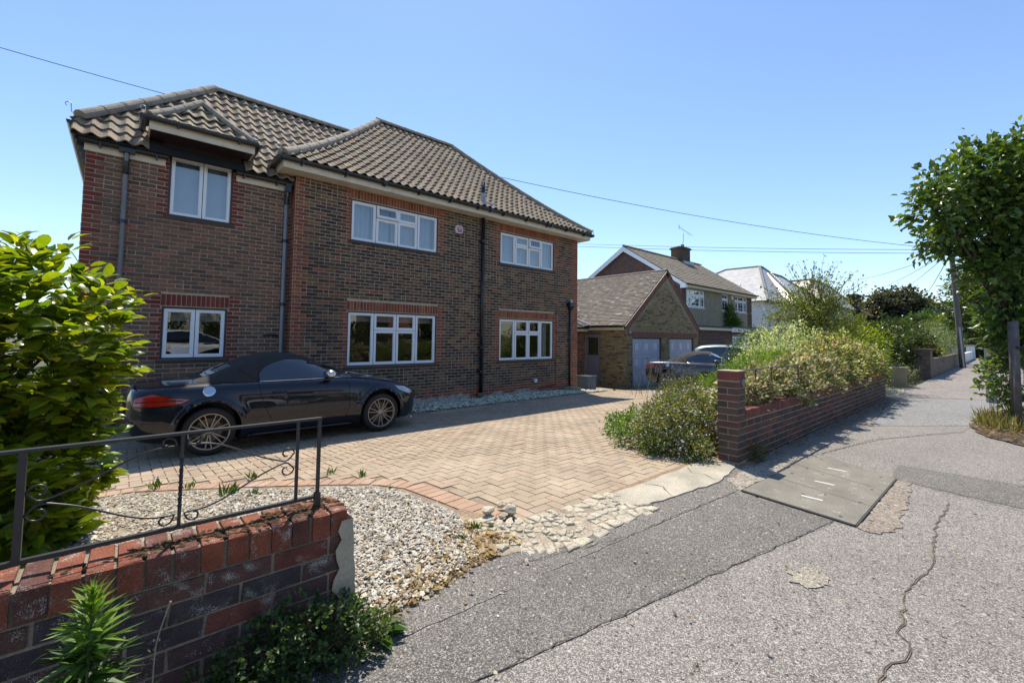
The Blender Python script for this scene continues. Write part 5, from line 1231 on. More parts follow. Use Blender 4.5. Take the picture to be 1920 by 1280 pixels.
ROAD = dict(wb=2.468, wr=.325, ty=.775, arch=.372,
    ze=[(-.86, .78), (-.80, .875), (-.6, .925), (-.1, .955), (.8, .945), (1.8, .925), (2.2, .895), (2.7, .825), (3.0, .74), (3.2, .65), (3.34, .50)],
    zt=[(-.86, .84), (-.82, .945), (-.72, .965), (-.2, .985), (1., 1.0), (1.9, 1.0), (2.1, .985), (2.5, .93), (2.9, .825), (3.15, .70), (3.3, .57), (3.34, .51)],
    hw=[(-.86, .66), (-.80, .78), (-.65, .855), (-.3, .905), (0, .918), (.6, .902), (1.6, .90), (2.2, .908), (2.47, .912), (2.8, .88), (3.05, .80), (3.2, .68), (3.3, .50), (3.34, .36)],
    zb=[(-.86, .40), (-.75, .26), (-.5, .20), (0, .17), (2.9, .16), (3.2, .17), (3.34, .24)],
    g_x=(-.16, 1.98), zr=[(-.16, .985), (.08, 1.075), (.34, 1.195), (.60, 1.295), (.90, 1.348), (1.12, 1.346), (1.32, 1.308), (1.6, 1.18), (1.98, .985)],
    yt=[(-.16, .52), (.2, .54), (.5, .57), (.9, .59), (1.3, .57), (1.98, .60)], yb=[(-.16, .68), (.15, .77), (.5, .80), (1.2, .80), (1.98, .75)], zbelt=.93,
    wind=1.31, side=[(.60, .958), (.60, 1.05), (.68, 1.15), (.83, 1.222), (1.04, 1.262), (1.22, 1.250), (1.42, 1.17), (1.80, .975)])
HATCH = dict(wb=2.60, wr=.325, ty=.77, arch=.365,
    ze=[(-.82, .70), (-.78, .85), (-.4, .94), (.5, .94), (1.8, .92), (2.3, .89), (2.8, .80), (3.15, .70), (3.38, .52)],
    zt=[(-.82, .80), (-.78, .93), (-.4, .98), (.5, .99), (2.0, .99), (2.4, .95), (2.9, .86), (3.2, .74), (3.38, .56)],
    hw=[(-.82, .70), (-.76, .82), (-.4, .87), (.5, .885), (2.4, .885), (2.8, .85), (3.1, .77), (3.3, .60), (3.38, .45)],
    zb=[(-.82, .40), (-.7, .25), (0, .2), (3.0, .2), (3.38, .3)],
    g_x=(-.76, 2.05), zr=[(-.76, .98), (-.6, 1.25), (-.3, 1.42), (.3, 1.47), (.9, 1.46), (1.25, 1.40), (1.6, 1.24), (2.05, .99)],
    yt=[(-.76, .60), (-.3, .60), (.6, .62), (1.25, .60), (2.05, .64)], yb=[(-.76, .72), (0, .79), (1.2, .80), (2.05, .76)], zbelt=.92,
    wind=1.24, side=[(-.40, .98), (-.38, 1.14), (-.18, 1.32), (.4, 1.375), (.95, 1.36), (1.25, 1.29), (1.78, .985)])
SUV = dict(wb=2.70, wr=.36, ty=.80, arch=.41,
    ze=[(-.95, .85), (-.90, 1.0), (-.4, 1.06), (1.8, 1.04), (2.4, 1.0), (2.9, .95), (3.3, .85), (3.55, .6)],
    zt=[(-.95, .95), (-.90, 1.08), (-.4, 1.12), (2.0, 1.12), (2.5, 1.08), (3.0, 1.02), (3.35, .9), (3.55, .65)],
    hw=[(-.95, .75), (-.88, .87), (-.4, .92), (2.5, .925), (3.0, .89), (3.3, .80), (3.55, .55)], zb=[(-.95, .45), (-.7, .32), (0, .28), (3.2, .28), (3.55, .4)],
    g_x=(-.86, 2.1), zr=[(-.86, 1.1), (-.7, 1.45), (-.4, 1.63), (.3, 1.68), (1.0, 1.66), (1.35, 1.56), (2.1, 1.12)], yt=[(-.86, .66), (.3, .67), (2.1, .68)], yb=[(-.86, .78), (.3, .84), (2.1, .80)], zbelt=1.04,
    wind=1.28, side=[(-.55, 1.12), (-.45, 1.42), (-.2, 1.55), (.9, 1.575), (1.25, 1.50), (1.8, 1.13)])
def bvh_of(o):
    me = o.data; return BVHTree.FromPolygons([v.co.copy() for v in me.vertices], [tuple(p.vertices) for p in me.polygons])
def project_side(bv, x, z, s, off=.004, guess=.75):
    h = bv.ray_cast(Vector((x, s * 2.0, z)), Vector((0, -s, 0)))
    if h[0] is None: return Vector((x, s * guess, z))
    n = h[1]; n = n if n.y * s > 0 else -n
    return h[0] + n * off
def decal(name, bv, poly, s, mat, parent, off=.004, sub=3, mb=None, thick=.0):
    import bmesh
    bm = bmesh.new(); vs = [bm.verts.new((x, 0, z)) for x, z in poly]; bm.faces.new(vs)
    bmesh.ops.triangulate(bm, faces=bm.faces); 
    for _ in range(sub): bmesh.ops.subdivide_edges(bm, edges=bm.edges, cuts=1, use_grid_fill=True); bmesh.ops.triangulate(bm, faces=bm.faces)
    V = []; bm.verts.index_update()
    for v in bm.verts: V.append(tuple(project_side(bv, v.co.x, v.co.z, s, off)))
    F = [[l.vert.index for l in f.loops] for f in bm.faces]; bm.free()
    if mb is None:
        m = MB(); m.add(V, F); o = m.build(name, mat, parent, smooth=True); smooth_by_angle(o, 60); return o
    mb.add(V, F)
def seam(mb, bv, pts, s, r=.0035, off=.0005, n=None):
    P = crspline([(x, z) for x, z in pts], n or max(8, int(sum(math.dist(a, b) for a, b in zip(pts[:-1], pts[1:])) / .03)))
    q = [project_side(bv, p[0], p[1], s, off) for p in P]; mb.tube(q, r, 5)
def wheel(parent, cx, cy, r, s, style, m_rim):
    wl_ = MB(); w = .12
    wl_.lathe([(r * .70, -w), (r * .80, -w * 1.06), (r * .93, -w * 1.05), (r * .985, -w * .80), (r, -w * .45), (r, w * .45), (r * .985, w * .80), (r * .93, w * 1.05), (r * .80, w * 1.06), (r * .70, w)], (cx, cy, r), 'y', 40)
    o = wl_.build('wheel', m_tyre, parent, smooth=True)
    rm = MB(); R1 = r * .735
    rm.lathe([(R1, s * w * 1.0), (R1 * 1.02, s * w * .9), (R1 * .94, s * w * .82), (R1 * .90, s * w * .2), (R1 * .88, -s * w * .9)], (cx, cy, r), 'y', 40)
    def sp(a0, r0, a1, r1, wd, d0, d1, th=.022):
        p = np.array([cx + r0 * math.cos(a0), cy + s * d0, r + r0 * math.sin(a0)]); q = np.array([cx + r1 * math.cos(a1), cy + s * d1, r + r1 * math.sin(a1)])
        t = unit(q - p); sd = unit(np.cross(t, [0, 1, 0])); k = np.array([0, -s * th, 0])
        rm.prism([p - sd * wd, q - sd * wd * .85, q + sd * wd * .85, p + sd * wd], k)
    if style == 'double7':
        for i in range(7):
            a = 2 * math.pi * i / 7 + .2
            for e in (-1, 1): sp(a + e * .16, .050, a + e * .155, R1 * .95, .0062, w * .78, w * .92)
    elif style == 'star5':
        for i in range(5):
            a = 2 * math.pi * i / 5 + math.pi / 2
            for e in (-1, 1): sp(a, .05, a + e * .30, R1 * .95, .0095, w * .78, w * .90)
    else:
        for i in range(5): a = 2 * math.pi * i / 5; sp(a, .05, a, R1 * .95, .03, w * .7, w * .85)
    rm.lathe([(0, s * w * .84), (.03, s * w * .83), (.048, s * w * .78), (.052, s * w * .62), (.052, s * w * .3)], (cx, cy, r), 'y', 20)
    rm.lathe([(R1 * 1.03, s * w * .97), (R1 * 1.01, s * w * 1.04), (R1 * .96, s * w * 1.03), (R1 * .94, s * w * .90)], (cx, cy, r), 'y', 40)
    ro = rm.build('rim', m_rim, o); smooth_by_angle(ro, 30)
    dm = MB(); dm.lathe([(.07, s * w * .12), (r * .50, s * w * .12), (r * .50, s * w * .02), (.07, s * w * .02)], (cx, cy, r), 'y', 28); dm.build('brake_disc', m_disc, o)
    cm = MB(); cm.box((cx - r * .50, cy + s * w * .0 - .03, r - .06), (cx - r * .30, cy + s * w * .0 + .05, r + .09)); cm.build('caliper', m_black, o)
    bk = MB(); bk.lathe([(0, -s * w * .5), (R1 * .9, -s * w * .5)], (cx, cy, r), 'y', 20); bk.build('wheel_back', m_black, o)
def car(name, label, cat, loc, rz, P, paint, m_rim, style='double7', soft=True, mirror=None, detail=True, pitch=0., group=None):
    root = thing(name, label, cat, loc, rz, group, local=True); root.rotation_euler = (0, pitch, rz)
    ze, zt, hw, zb = keyf(P['ze']), keyf(P['zt']), keyf(P['hw']), keyf(P['zb']); x0, x1 = P['ze'][0][0], P['ze'][-1][0]
    xs = sorted(set([x0 + (x1 - x0) * i / 110 for i in range(111)] + [x0 + .01, x0 + .025, x0 + .045, x1 - .01, x1 - .025, x1 - .045])); NS = 40
    V = []; F = []; ax_ = (0., P['wb']); R_ = P['arch']; wz = P['wr'] + .02
    for x in xs:
        h, a, b, t = hw(x), ze(x), zb(x), zt(x)
        pr = [(0, b), (.80 * h, b), (.93 * h, b + .05), (.985 * h, b + .17), (h, max(b + .22, min(.50, a - .2))), (.992 * h, max(b + .28, min(.64, a - .12))), (.962 * h, a - .085), (.915 * h, a - .020), (.82 * h, a + (t - a) * .35), (.5 * h, a + (t - a) * .82), (0, t)]
        for (y, z) in crspline(pr, NS):
            for xc in ax_:
                r = math.hypot(x - xc, z - wz)
                if y > h * .85 and z < a - .03: y += .020 * math.exp(-((r - R_ - .025) / .055) ** 2)
            V.append([x, y, z])
    n = len(xs); V = np.array(V).reshape(n, NS, 3)
    for xc in ax_:                                               # pull the ring of vertices onto the arch circle
        dx = V[..., 0] - xc; dz = V[..., 2] - wz; r = np.hypot(dx, dz); m_ = (np.abs(r - R_ - .02) < .020) & (V[..., 1] > .55) & (V[..., 2] < .86)
        V[..., 0] = np.where(m_, xc + dx / r * (R_ + .02), V[..., 0]); V[..., 2] = np.where(m_, wz + dz / r * (R_ + .02), V[..., 2])
    VV = []; 
    for s in (1, -1):
        W = V.copy(); W[..., 1] *= s; VV.append(W.reshape(-1, 3))
    off = n * NS
    for k, s in enumerate((1, -1)):
        for i in range(n - 1):
            for j in range(NS - 1):
                c = V[i:i + 2, j:j + 2].reshape(-1, 3).mean(0)
                if c[1] > .50 and any(math.hypot(c[0] - xc, c[2] - wz) < R_ + .016 for xc in ax_): continue
                q = (k * off + i * NS + j, k * off + (i + 1) * NS + j, k * off + (i + 1) * NS + j + 1, k * off + i * NS + j + 1)
                F.append(q if s > 0 else q[::-1])
        for i, fl in ((0, 1), (n - 1, -1)):
            q = [k * off + i * NS + j for j in range(NS)]; F.append(tuple(q if fl * s < 0 else q[::-1]))
    mb = MB(); mb.v = [tuple(v) for v in np.concatenate(VV)]; mb.f = [tuple(f) for f in F]; mb.m = [0] * len(F); mb.c = [(.5,) * 3] * len(F)
    body = mb.build('body', paint, root); smooth_by_angle(body, 42); bv = bvh_of(body)
    for xc in ax_:
        for s in (1, -1):
            am = MB(); pts = []; 
            for i in range(25):
                a = -.35 + (math.pi + .7) * i / 24; pts.append((xc + R_ * math.cos(a), wz + R_ * math.sin(a)))
            for (a, b) in zip(pts[:-1], pts[1:]):
                if a[1] < .12 or b[1] < .12: continue
                ya = abs(project_side(bv, xc + (a[0] - xc) * 1.045, wz + (a[1] - wz) * 1.045, s, 0).y); yb_ = abs(project_side(bv, xc + (b[0] - xc) * 1.045, wz + (b[1] - wz) * 1.045, s, 0).y)
                am.quad((a[0], s * ya, a[1]), (b[0], s * yb_, b[1]), (b[0], s * .50, b[1]), (a[0], s * .50, a[1]))
            lp_ = MB(); prev = None                                  # rolled lip and flare round the opening
            for i in range(41):
                a = -.42 + (math.pi + .84) * i / 40; ca, sa = math.cos(a), math.sin(a); row = []
                for dr, dy in ((.0, -.03), (.0, .010), (.012, .016), (.030, .014), (.052, .008), (.075, -.001)):
                    rq = max(dr, .058); zq = max(wz + (R_ + rq) * sa, zb(xc) + .02); y = abs(project_side(bv, xc + (R_ + rq) * ca, zq, s, 0).y)
                    row.append((xc + (R_ + dr) * ca, s * (y + dy), max(wz + (R_ + dr) * sa, zb(xc) - .0)))
                if prev:
                    for q in range(5): lp_.quad(prev[q], prev[q + 1], row[q + 1], row[q])
                prev = row
            lo = lp_.build('wheel_arch', paint, root); smooth_by_angle(lo, 50)
            am.quad((xc - R_, s * .50, .1), (xc + R_, s * .50, .1), (xc + R_, s * .50, wz + R_), (xc - R_, s * .50, wz + R_)); am.build('wheel_well', m_black, root)
            wheel(root, xc, s * P['ty'], P['wr'], s, style, m_rim)
    # upper body
    gx0, gx1 = P['g_x']; zr, yt, yb = keyf(P['zr']), keyf(P['yt']), keyf(P['yb']); xs = [gx0 + (gx1 - gx0) * i / 60 for i in range(61)]; NG = 22; V = []; 
    for x in xs:
        z = zr(x); ytx, ybx = yt(x), yb(x); lo = min(P['zbelt'], z - .02); ys = z - min(.085, (z - lo) * .5)
        k = min(1., (z - lo) / .30); ytx = ybx + (ytx - ybx) * k
        V.append(crspline([(ybx + .02, lo - .03), (ybx, lo), (ybx * .5 + ytx * .5 + .018 * k, (lo + ys) / 2), (ytx, ys), (ytx * .82, z - (z - ys) * .35), (ytx * .45, z - .008), (0, z)], NG))
    top = MB(); scr = MB(); V = np.array(V)
    for s in (1, -1):
        for i in range(len(xs) - 1):
            q = [[(xs[i + a], s * V[i + a, j, 0], V[i + a, j, 1]) for a in (0, 1)] for j in range(NG)]
            for j in range(NG - 1):
                f = [q[j][0], q[j][1], q[j + 1][1], q[j + 1][0]]
                (scr if xs[i] > P['wind'] - .001 else top).quad(*(f if s > 0 else f[::-1]))
    import bmesh
    tp = top.build('soft_top' if soft else 'roof', m_fab if soft else paint, root); sc2 = scr.build('windscreen', m_glasscar, root)
    for o in (tp, sc2):
        bm = bmesh.new(); bm.from_mesh(o.data); bmesh.ops.remove_doubles(bm, verts=bm.verts, dist=.0005); bmesh.ops.recalc_face_normals(bm, faces=bm.faces); bm.to_mesh(o.data); bm.free(); smooth_by_angle(o, 60)
    allm = MB(); 
    for o in (tp, sc2): allm.add([v.co for v in o.data.vertices], [tuple(p.vertices) for p in o.data.polygons])
    gb = BVHTree.FromPolygons([Vector(v) for v in allm.v], allm.f)
    for s in (1, -1):
        decal('side_window', gb, P['side'], s, m_glasscar, root, .005, 3)
        t = MB(); sd = P['side']; seam(t, gb, sd, s, .009, .006, 40); t.build('window_seal', m_black, root, smooth=True)
        t = MB(); t.tube([tuple(project_side(gb, x, P['side'][0][1] - .008, s, .006)) for x in np.linspace(sd[0][0], sd[-1][0], 14)], .008, 6); t.build('belt_trim', m_chrome, root, smooth=True)
        t = MB(); w0 = P['wind']; t.tube([(x, s * (np.array(V)[min(60, int((x - gx0) / (gx1 - gx0) * 60)), 8, 0] + .004), np.array(V)[min(60, int((x - gx0) / (gx1 - gx0) * 60)), 8, 1] + .004) for x in np.linspace(w0, gx1 - .05, 10)], [.022] * 10, 6); t.build('windscreen_pillar', paint, root, smooth=True)
    if detail:
        for s in (1, -1):
            sm = MB(); zbt = ze(1) - .012
            seam(sm, bv, [(.58, zbt), (.60, .80), (.66, .60), (.76, .40), (.80, .27)], s); seam(sm, bv, [(1.86, zbt - .01), (1.90, .80), (1.90, .50), (1.84, .32), (1.78, .26)], s); seam(sm, bv, [(.80, .27), (1.2, .255), (1.78, .26)], s)
            seam(sm, bv, [(1.95, zbt + .01), (2.4, .86), (2.85, .765)], s, .0025); seam(sm, bv, [(-.70, .63), (-.42, .60)], s, .003); seam(sm, bv, [(-.33, .66), (-.40, .56), (-.36, .50)], s, .003)
            sm.build('panel_gap', m_seam, body)
            h = MB(); c = project_side(bv, .62, .795, s, .0); h.tube([tuple(project_side(bv, x, z, s, o_)) for x, z, o_ in ((.76, .793, .004), (.79, .795, .026), (.89, .797, .028), (.95, .796, .004))], [.010, .013, .013, .009], 8); h.build('door_handle', m_chrome if False else paint, root, smooth=True)
            lamp = [(-.79, .815), (-.62, .862), (-.40, .800), (-.22, .772), (-.34, .722), (-.60, .705), (-.80, .72)]
            decal('tail_lamp', bv, lamp, s, m_tail, root, .006, 3); t = MB(); seam(t, bv, lamp + lamp[:1], s, .004, .004, 60); 
            seam(t, bv, [(-.78, .765), (-.5, .768), (-.30, .765)], s, .006, .006); t.build('lamp_surround', m_seam, root)
            hl = [(2.72, .765), (2.93, .735), (3.12, .655), (3.15, .60), (2.98, .62), (2.80, .69)]; decal('head_lamp', bv, hl, s, m_lampclear, root, .005, 3)
            # fuel flap and lower trims
            if s < 0:
                t = MB(); c = project_side(bv, -.02, .865, s, .0); hit = bv.ray_cast(Vector((-.02, s * 2, .865)), Vector((0, -s, 0))); nn = hit[1] if hit[1].y * s > 0 else -hit[1]
                ez = Vector((1, 0, 0)); ey = nn.cross(ez).normalized(); prev = None; ring = lambda r, o_: [tuple(c + ez * (r * 1.0 * math.cos(a)) + ey * (r * math.sin(a)) + nn * o_) for a in np.linspace(0, 2 * math.pi, 25)[:-1]]
                A, B, D = ring(.074, .002), ring(.067, .010), ring(.052, .013)
                for X, Y in ((A, B), (B, D)):
                    for i in range(24): t.quad(X[i], X[(i + 1) % 24], Y[(i + 1) % 24], Y[i])
                t.ngon(D); o = t.build('fuel_flap', m_chrome, root); smooth_by_angle(o, 60)
            t = MB(); t.tube([tuple(project_side(bv, x, .215, s, .012)) for x in np.linspace(.46, 1.98, 12)], .020, 6); t.build('side_skirt', paint, root, smooth=True)
            mc = MB(); mx, mz = 1.56, 1.03; my = s * .93
            import bmesh as _b
            bm = _b.new(); _b.ops.create_uvsphere(bm, u_segments=16, v_segments=10, radius=1.)
            mc.add([(mx + v.co.x * .075 + (.02 if v.co.x > 0 else -.0), my + v.co.y * .105, mz + v.co.z * .066 - (.01 * v.co.y * s)) for v in bm.verts], [[v.index for v in f.verts] for f in bm.faces]); bm.free()
            mo = mc.build('door_mirror', mirror or paint, root, smooth=True); t = MB(); t.prism([(mx - .04, s * .80, .94), (mx + .07, s * .80, .94), (mx + .04, s * .88, 1.0), (mx - .03, s * .88, 1.0)], (0, 0, .03)); t.build('mirror_arm', m_black, mo)
            t = MB(); t.quad((mx - .078, my - s * .07, mz - .04), (mx - .078, my + s * .07, mz - .04), (mx - .078, my + s * .07, mz + .04), (mx - .078, my - s * .07, mz + .04)); t.build('mirror_glass', m_chrome, mo)
        t = MB(); zz = .165; n2 = 15; pts = [(3.34 - .30 * (abs(y) / .80) ** 2.4 + .035, y, zz) for y in np.linspace(-.80, .80, n2)]
        t.tube(pts, .014, 6); t.build('front_splitter', m_chrome, root, smooth=True)
        t = MB(); t.box((3.27, -.42, .30), (3.36, .42, .60)); t.build('grille', m_black, root); t = MB(); t.box((-.89, -.26, .56), (-.845, .26, .67)); t.build('rear_plate_recess', m_black, root)
        t = MB(); t.tube([(-.80, y, .955) for y in np.linspace(-.62, .62, 9)], .014, 6); t.build('boot_lip', paint, root, smooth=True)
        for yy in (.45, .36): t = MB(); t.tube([(-.70, yy, .26), (-.88, yy, .26)], .038, 12, caps=False); t.build('tail_pipe', m_chrome, root, smooth=True)
        if soft:
            t = MB(); seam(t, gb, [(.36, 1.14), (.46, 1.06), (.58, .965)], -1, .006, .004); seam(t, gb, [(.36, 1.14), (.46, 1.06), (.58, .965)], 1, .006, .004); t.build('hood_seam', m_fab, tp)
            rw = MB(); 
            for s in (1, -1):
                g_ = [[None] * 7 for _ in range(7)]
                for i in range(7):
                    for j in range(7):
                        x = -.04 + .34 * i / 6; y = s * (.36 * j / 6); h_ = gb.ray_cast(Vector((x, y, 2)), Vector((0, 0, -1))); g_[i][j] = tuple(h_[0] + Vector((0, 0, .005))) if h_[0] else (x, y, 1.1)
                for i in range(6):
                    for j in range(6): rw.quad(g_[i][j], g_[i + 1][j], g_[i + 1][j + 1], g_[i][j + 1])
            rw.build('rear_window', m_glasscar, tp, smooth=True)
        st = MB(); 
        for yy in (.36, -.36):
            st.box((.42, yy - .24, .45), (.60, yy + .24, 1.02)); st.box((.44, yy - .13, 1.02), (.54, yy + .13, 1.18)); st.box((.60, yy - .24, .40), (1.05, yy + .24, .56))
        st.box((1.55, -.7, .75), (1.95, .7, .93)); st.build('seat', m_black, root)
    return root
def paint_mat(name, c, metal=.3, rough=.28, dust=.0):
    m, t, p = new_mat(name); co = coords(t, 'object'); col = mixc(t, 1.0, c, ramp(t, noise(t, co, 2, 3), [(.3, .9), (.7, 1.1)]), 'MULTIPLY')
    if dust: col = mixc(t, ramp(t, noise(t, co, 3.5, 6, .7), [(.40, 0.), (.85, dust)]), col, (.14, .12, .09))
    t.links.new(col, p.inputs['Base Color']); p.inputs['Metallic'].default_value = metal; p.inputs['Roughness'].default_value = rough; p.inputs['Coat Weight'].default_value = 1.; p.inputs['Coat Roughness'].default_value = .02; p.inputs['Specular IOR Level'].default_value = .12; return m
m_navy = paint_mat("navy_metallic_paint", (.0035, .0055, .014), .0, .45, .0); m_greycar = paint_mat("grey_metallic_paint", (.045, .048, .055), .5, .3, .1)
m_silver = M("silver_alloy", (.30, .28, .27), .28, metal=.9); m_titan = M("bronze_grey_alloy", (.27, .265, .27), .30, metal=.8)
m_gloss_sil = M("silver_mirror_cap", (.60, .60, .58), .18, metal=.95)
zc = g(2.1, 8.1)
car("dark_blue_roadster", "dark blue soft top roadster parked in front of the brick house", "car", (.93, 8.10, g(.93, 7.3) + .004), R(.5), ROAD, m_navy, m_titan, 'double7', True, m_gloss_sil, pitch=math.atan2(g(.93, 7.3) - g(3.4, 7.3), 2.47))
car("grey_roadster", "grey soft top roadster parked nose out beside the blue garage door", "car", (15.35, 8.30, g(15, 7.6) - .05), R(-74), ROAD, m_greycar, m_silver, 'star5', True, pitch=R(-3.0) * -1 * 0)
car("pale_green_hatchback", "pale green hatchback behind the grey roadster, mostly hidden by shrubs", "car", (18.2, 8.2, g(18, 7.6) + .05), R(-74), HATCH, paint_mat("pale_green_paint", (.32, .42, .38), .3, .3), m_silver, 'five', False, detail=False)
m_wp = paint_mat("white_paint", (.70, .71, .70), 0., .3)
car("white_suv_left", "white SUV parked on the road, mirrored in the left ground floor window", "car", (1.25, -3.6, -.13), 0., SUV, m_wp, m_silver, 'five', False, detail=False)  # SUV behind the camera, known only from its reflection in the window
car("white_suv_right", "white SUV parked on the road, mirrored in the right ground floor window", "car", (17.6, -3.6, -.13), 0., SUV, m_wp, m_silver, 'five', False, detail=False)  # also an SUV, out of view and seen only as a reflection

# ------------------------------------------------------------------ left garden wall with railing
WY0, WY1 = 2.03, 2.245
lwall = thing("left_garden_wall", "low lichen spotted red brick wall with rendered end in the left foreground", "wall", (-.3, 2.13, 0))
mb = MB(); mb.box((-2.2, WY0 + .006, -.1), (.815, WY1 - .006, .50)); core = mb.build('mortar_core', m_mortar_l, lwall)
def nb():
    r_ = random.random(); return jit((.135, .040, .030) if r_ < .26 else (.085, .045, .042) if r_ < .60 else (.050, .038, .040) if r_ < .88 else (.10, .048, .038), .14)
it = []
k = 0; z = .495 - .067
while z > -.06:
    x = -2.2 + (.115 if k % 2 else 0.)
    while x < .80:
        w_ = .215 if random.random() > .22 else .103
        e = min(x + w_, .812)
        if e - x > .03: it.append((x, e, z, z + .066, nb(), random.uniform(.003, .009)))
        x = e + .0105
    z -= .0775; k += 1
near_unit = [unit_box("weathered_brick", .045, .022, q) for q in range(6)]
place_pieces('brick', 'brickwork', core, it, (0, WY0 + .006, 0), Ux, Nf, m_nbrick_o, m_nbrick_a, unit=near_unit, nmax=120, ok=lambda c: c[0] > -1.2)
place_pieces('brick', 'brickwork_back', core, [(a, b, c, d, e, f) for a, b, c, d, e, f in it], (-1.4, WY1 - .006, 0), (-1, 0, 0), (0, 1, 0), m_nbrick_o, m_nbrick_a, unit=near_unit, nmax=0)
# brick on edge coping, each brick a piece
x = .805; i = 0
while x > -2.2:
    w_ = random.uniform(.064, .070); col = jit((.20, .058, .028), .12) if random.random() < .78 else jit((.125, .046, .032), .12)
    cu = random.choice(near_unit); o = bpy.data.objects.new('coping_brick', cu); C.objects.link(o); o.parent = lwall; o.color = (*col, 1)
    o.matrix_local = Matrix.Translation((x - w_ / 2 + .3, (WY0 + WY1) / 2 - 2.13 + random.uniform(-.003, .003), .505 + .0515)) @ Matrix.Rotation(random.uniform(-.02, .02), 4, 'Z') @ Matrix.Rotation(random.uniform(-.012, .012), 4, 'Y') @ Matrix.Diagonal((w_, .222, .104, 1))
    x -= w_ + random.uniform(.009, .013)
mb = MB(); mb.box((-2.2, WY0 + .010, .495), (.806, WY1 - .010, .598)); mb.build('coping_mortar', m_mortar_l, lwall)
# cement render on the broken end
mb = MB(); rr = random.Random(4); prof = []
for z in np.linspace(-.02, .605, 16): prof.append((z, .012 + .045 * (1 - z / .6) ** 1.3 + rr.uniform(-.004, .004), rr.uniform(.012, .055) * (1.2 - z)))
for (z0, o0, e0), (z1, o1, e1) in zip(prof[:-1], prof[1:]):
    X0, X1 = .815 + o0, .815 + o1
    mb.quad((.79 - e0, WY0 - .010, z0), (X0, WY0 - .008, z0), (X1, WY0 - .008, z1), (.79 - e1, WY0 - .010, z1)); mb.quad((X0, WY0 - .008, z0), (X0, WY1, z0), (X1, WY1, z1), (X1, WY0 - .008, z1))
z, o_, e = prof[-1]; mb.quad((.79, WY0 + .004, .604), (.815 + o_, WY0 + .004, .604), (.815 + o_, WY1, .604), (.79, WY1, .604)); mb.build('end_render', m_render_grey, lwall)
# moss cushions along the joint of the coping
mm = MB(); rr = random.Random(11)
for (x0, x1, y0, y1, n, s) in ((.06, .52, WY0 + .02, WY0 + .12, 260, 1.), (-.02, .14, WY0 + .03, WY0 + .10, 22, .8), (.48, .70, WY0 + .04, WY0 + .16, 140, .9), (.62, .80, WY0 + .06, WY0 + .20, 110, 1.1), (-.16, .0, WY0 + .04, WY0 + .10, 16, .8), (.30, .66, WY0 + .0, WY0 + .05, 30, .7)):
    for _ in range(n):
        x, y = rr.uniform(x0, x1), rr.uniform(y0, y1); stone(mm, (x, y, .606), rr.uniform(.006, .019) * s, rr.randint(0, 99999), .62, None, 1)
mm.build('moss', m_moss, lwall, kind='stuff', smooth=True)
# railing
def spiral(cx, cz, r0, a0, turns, sgn, n=26):
    """from the outside point inwards"""
    return [(cx + (r0 * (1 - .72 * t)) * math.cos(a0 + sgn * turns * 2 * math.pi * t), cz + (r0 * (1 - .72 * t)) * math.sin(a0 + sgn * turns * 2 * math.pi * t)) for t in np.linspace(0, 1, n)]
def railing(name, label, X0, X1, XE, Y, zt, zb, zfoot, group=None, extra=0.):
    r = thing(name, label, "railing", (X0, Y, zfoot), 0, group)
    mb = MB(); mb.box((X0 - extra, Y - .013, zt - .010), (XE, Y + .013, zt)); mb.build('top_rail', m_iron, r)
    mb = MB(); mb.box((X0 - extra, Y - .009, zb - .006), (XE - .006, Y + .009, zb + .008)); mb.build('bottom_rail', m_iron, r)
    for x, w_, z0 in ((X0, .010, zb), (X1, .006, zb), (XE - .007, .007, zfoot)):
        mb = MB(); mb.box((x - w_, Y - w_, z0), (x + w_, Y + w_, zt - .010)); mb.build('post', m_iron, r)
    mb = MB(); mb.box((XE - .020, Y - .014, zfoot), (XE + .004, Y + .014, zb + .02)); mb.build('foot', m_iron, r)
    xm = (X0 + X1) / 2; H_ = zt - zb; mb = MB(); prev = None; nn = 26
    for i in range(nn + 1):
        z = zb + H_ * i / nn; t = min(1, max(0, (i / nn - .2) / .55)); a = t * 2 * math.pi * 2.25; k = .0055
        ring = [(xm + k * 1.41 * math.cos(a + q * math.pi / 2 + math.pi / 4), Y + k * 1.41 * math.sin(a + q * math.pi / 2 + math.pi / 4), z) for q in range(4)]
        if prev:
            for q in range(4): mb.quad(prev[q], prev[(q + 1) % 4], ring[(q + 1) % 4], ring[q])
        prev = ring
    mb.build('twisted_bar', m_iron, r)
    zm = (zt + zb) / 2 + .0
    for sx, XS in ((1, X0), (-1, X1)):
        for sz in (1, -1):
            # curl against the post, straight run, curl at the middle bar
            rp = .030; cx, cz = XS + sx * (.012 + rp), zm + sz * .034
            s1 = spiral(cx, cz, rp, math.pi * .5 * sz if False else (0 if sx < 0 else math.pi), .78, sx * sz * -1)
            a = s1[0]; rm_ = .026; mx_, mz = xm - sx * (.012 + rm_ * 1.3), (zt - .012 - rm_ if sz > 0 else zb + .012 + rm_)
            s2 = spiral(mx_, mz, rm_, (0 if sx > 0 else math.pi), .78, sx * sz)
            pth = s1[::-1] + crspline([s1[0], (XS + sx * .045, zm + sz * .004), (XS + sx * .10, zm + sz * .02 + sz * .0), (xm - sx * .07, mz - sz * .05 + sz * .035), (xm - sx * .014, mz - sz * .01 + sz * .0), s2[0]], 26)[1:-1] + s2
            mb = MB(); mb.tube([(x, Y, z) for x, z in pth], .0036, 5); mb.build('scroll', m_iron, r, smooth=True)
    return r
rl = railing("left_railing", "black wrought iron railing with scrolls on top of the left brick wall", -.225, .612, .712, 2.14, 1.015, .655, .598, extra=1.9)
mb = MB(); mb.tube([(0, 0, 0), (0, 0, .001)], .001, 3)

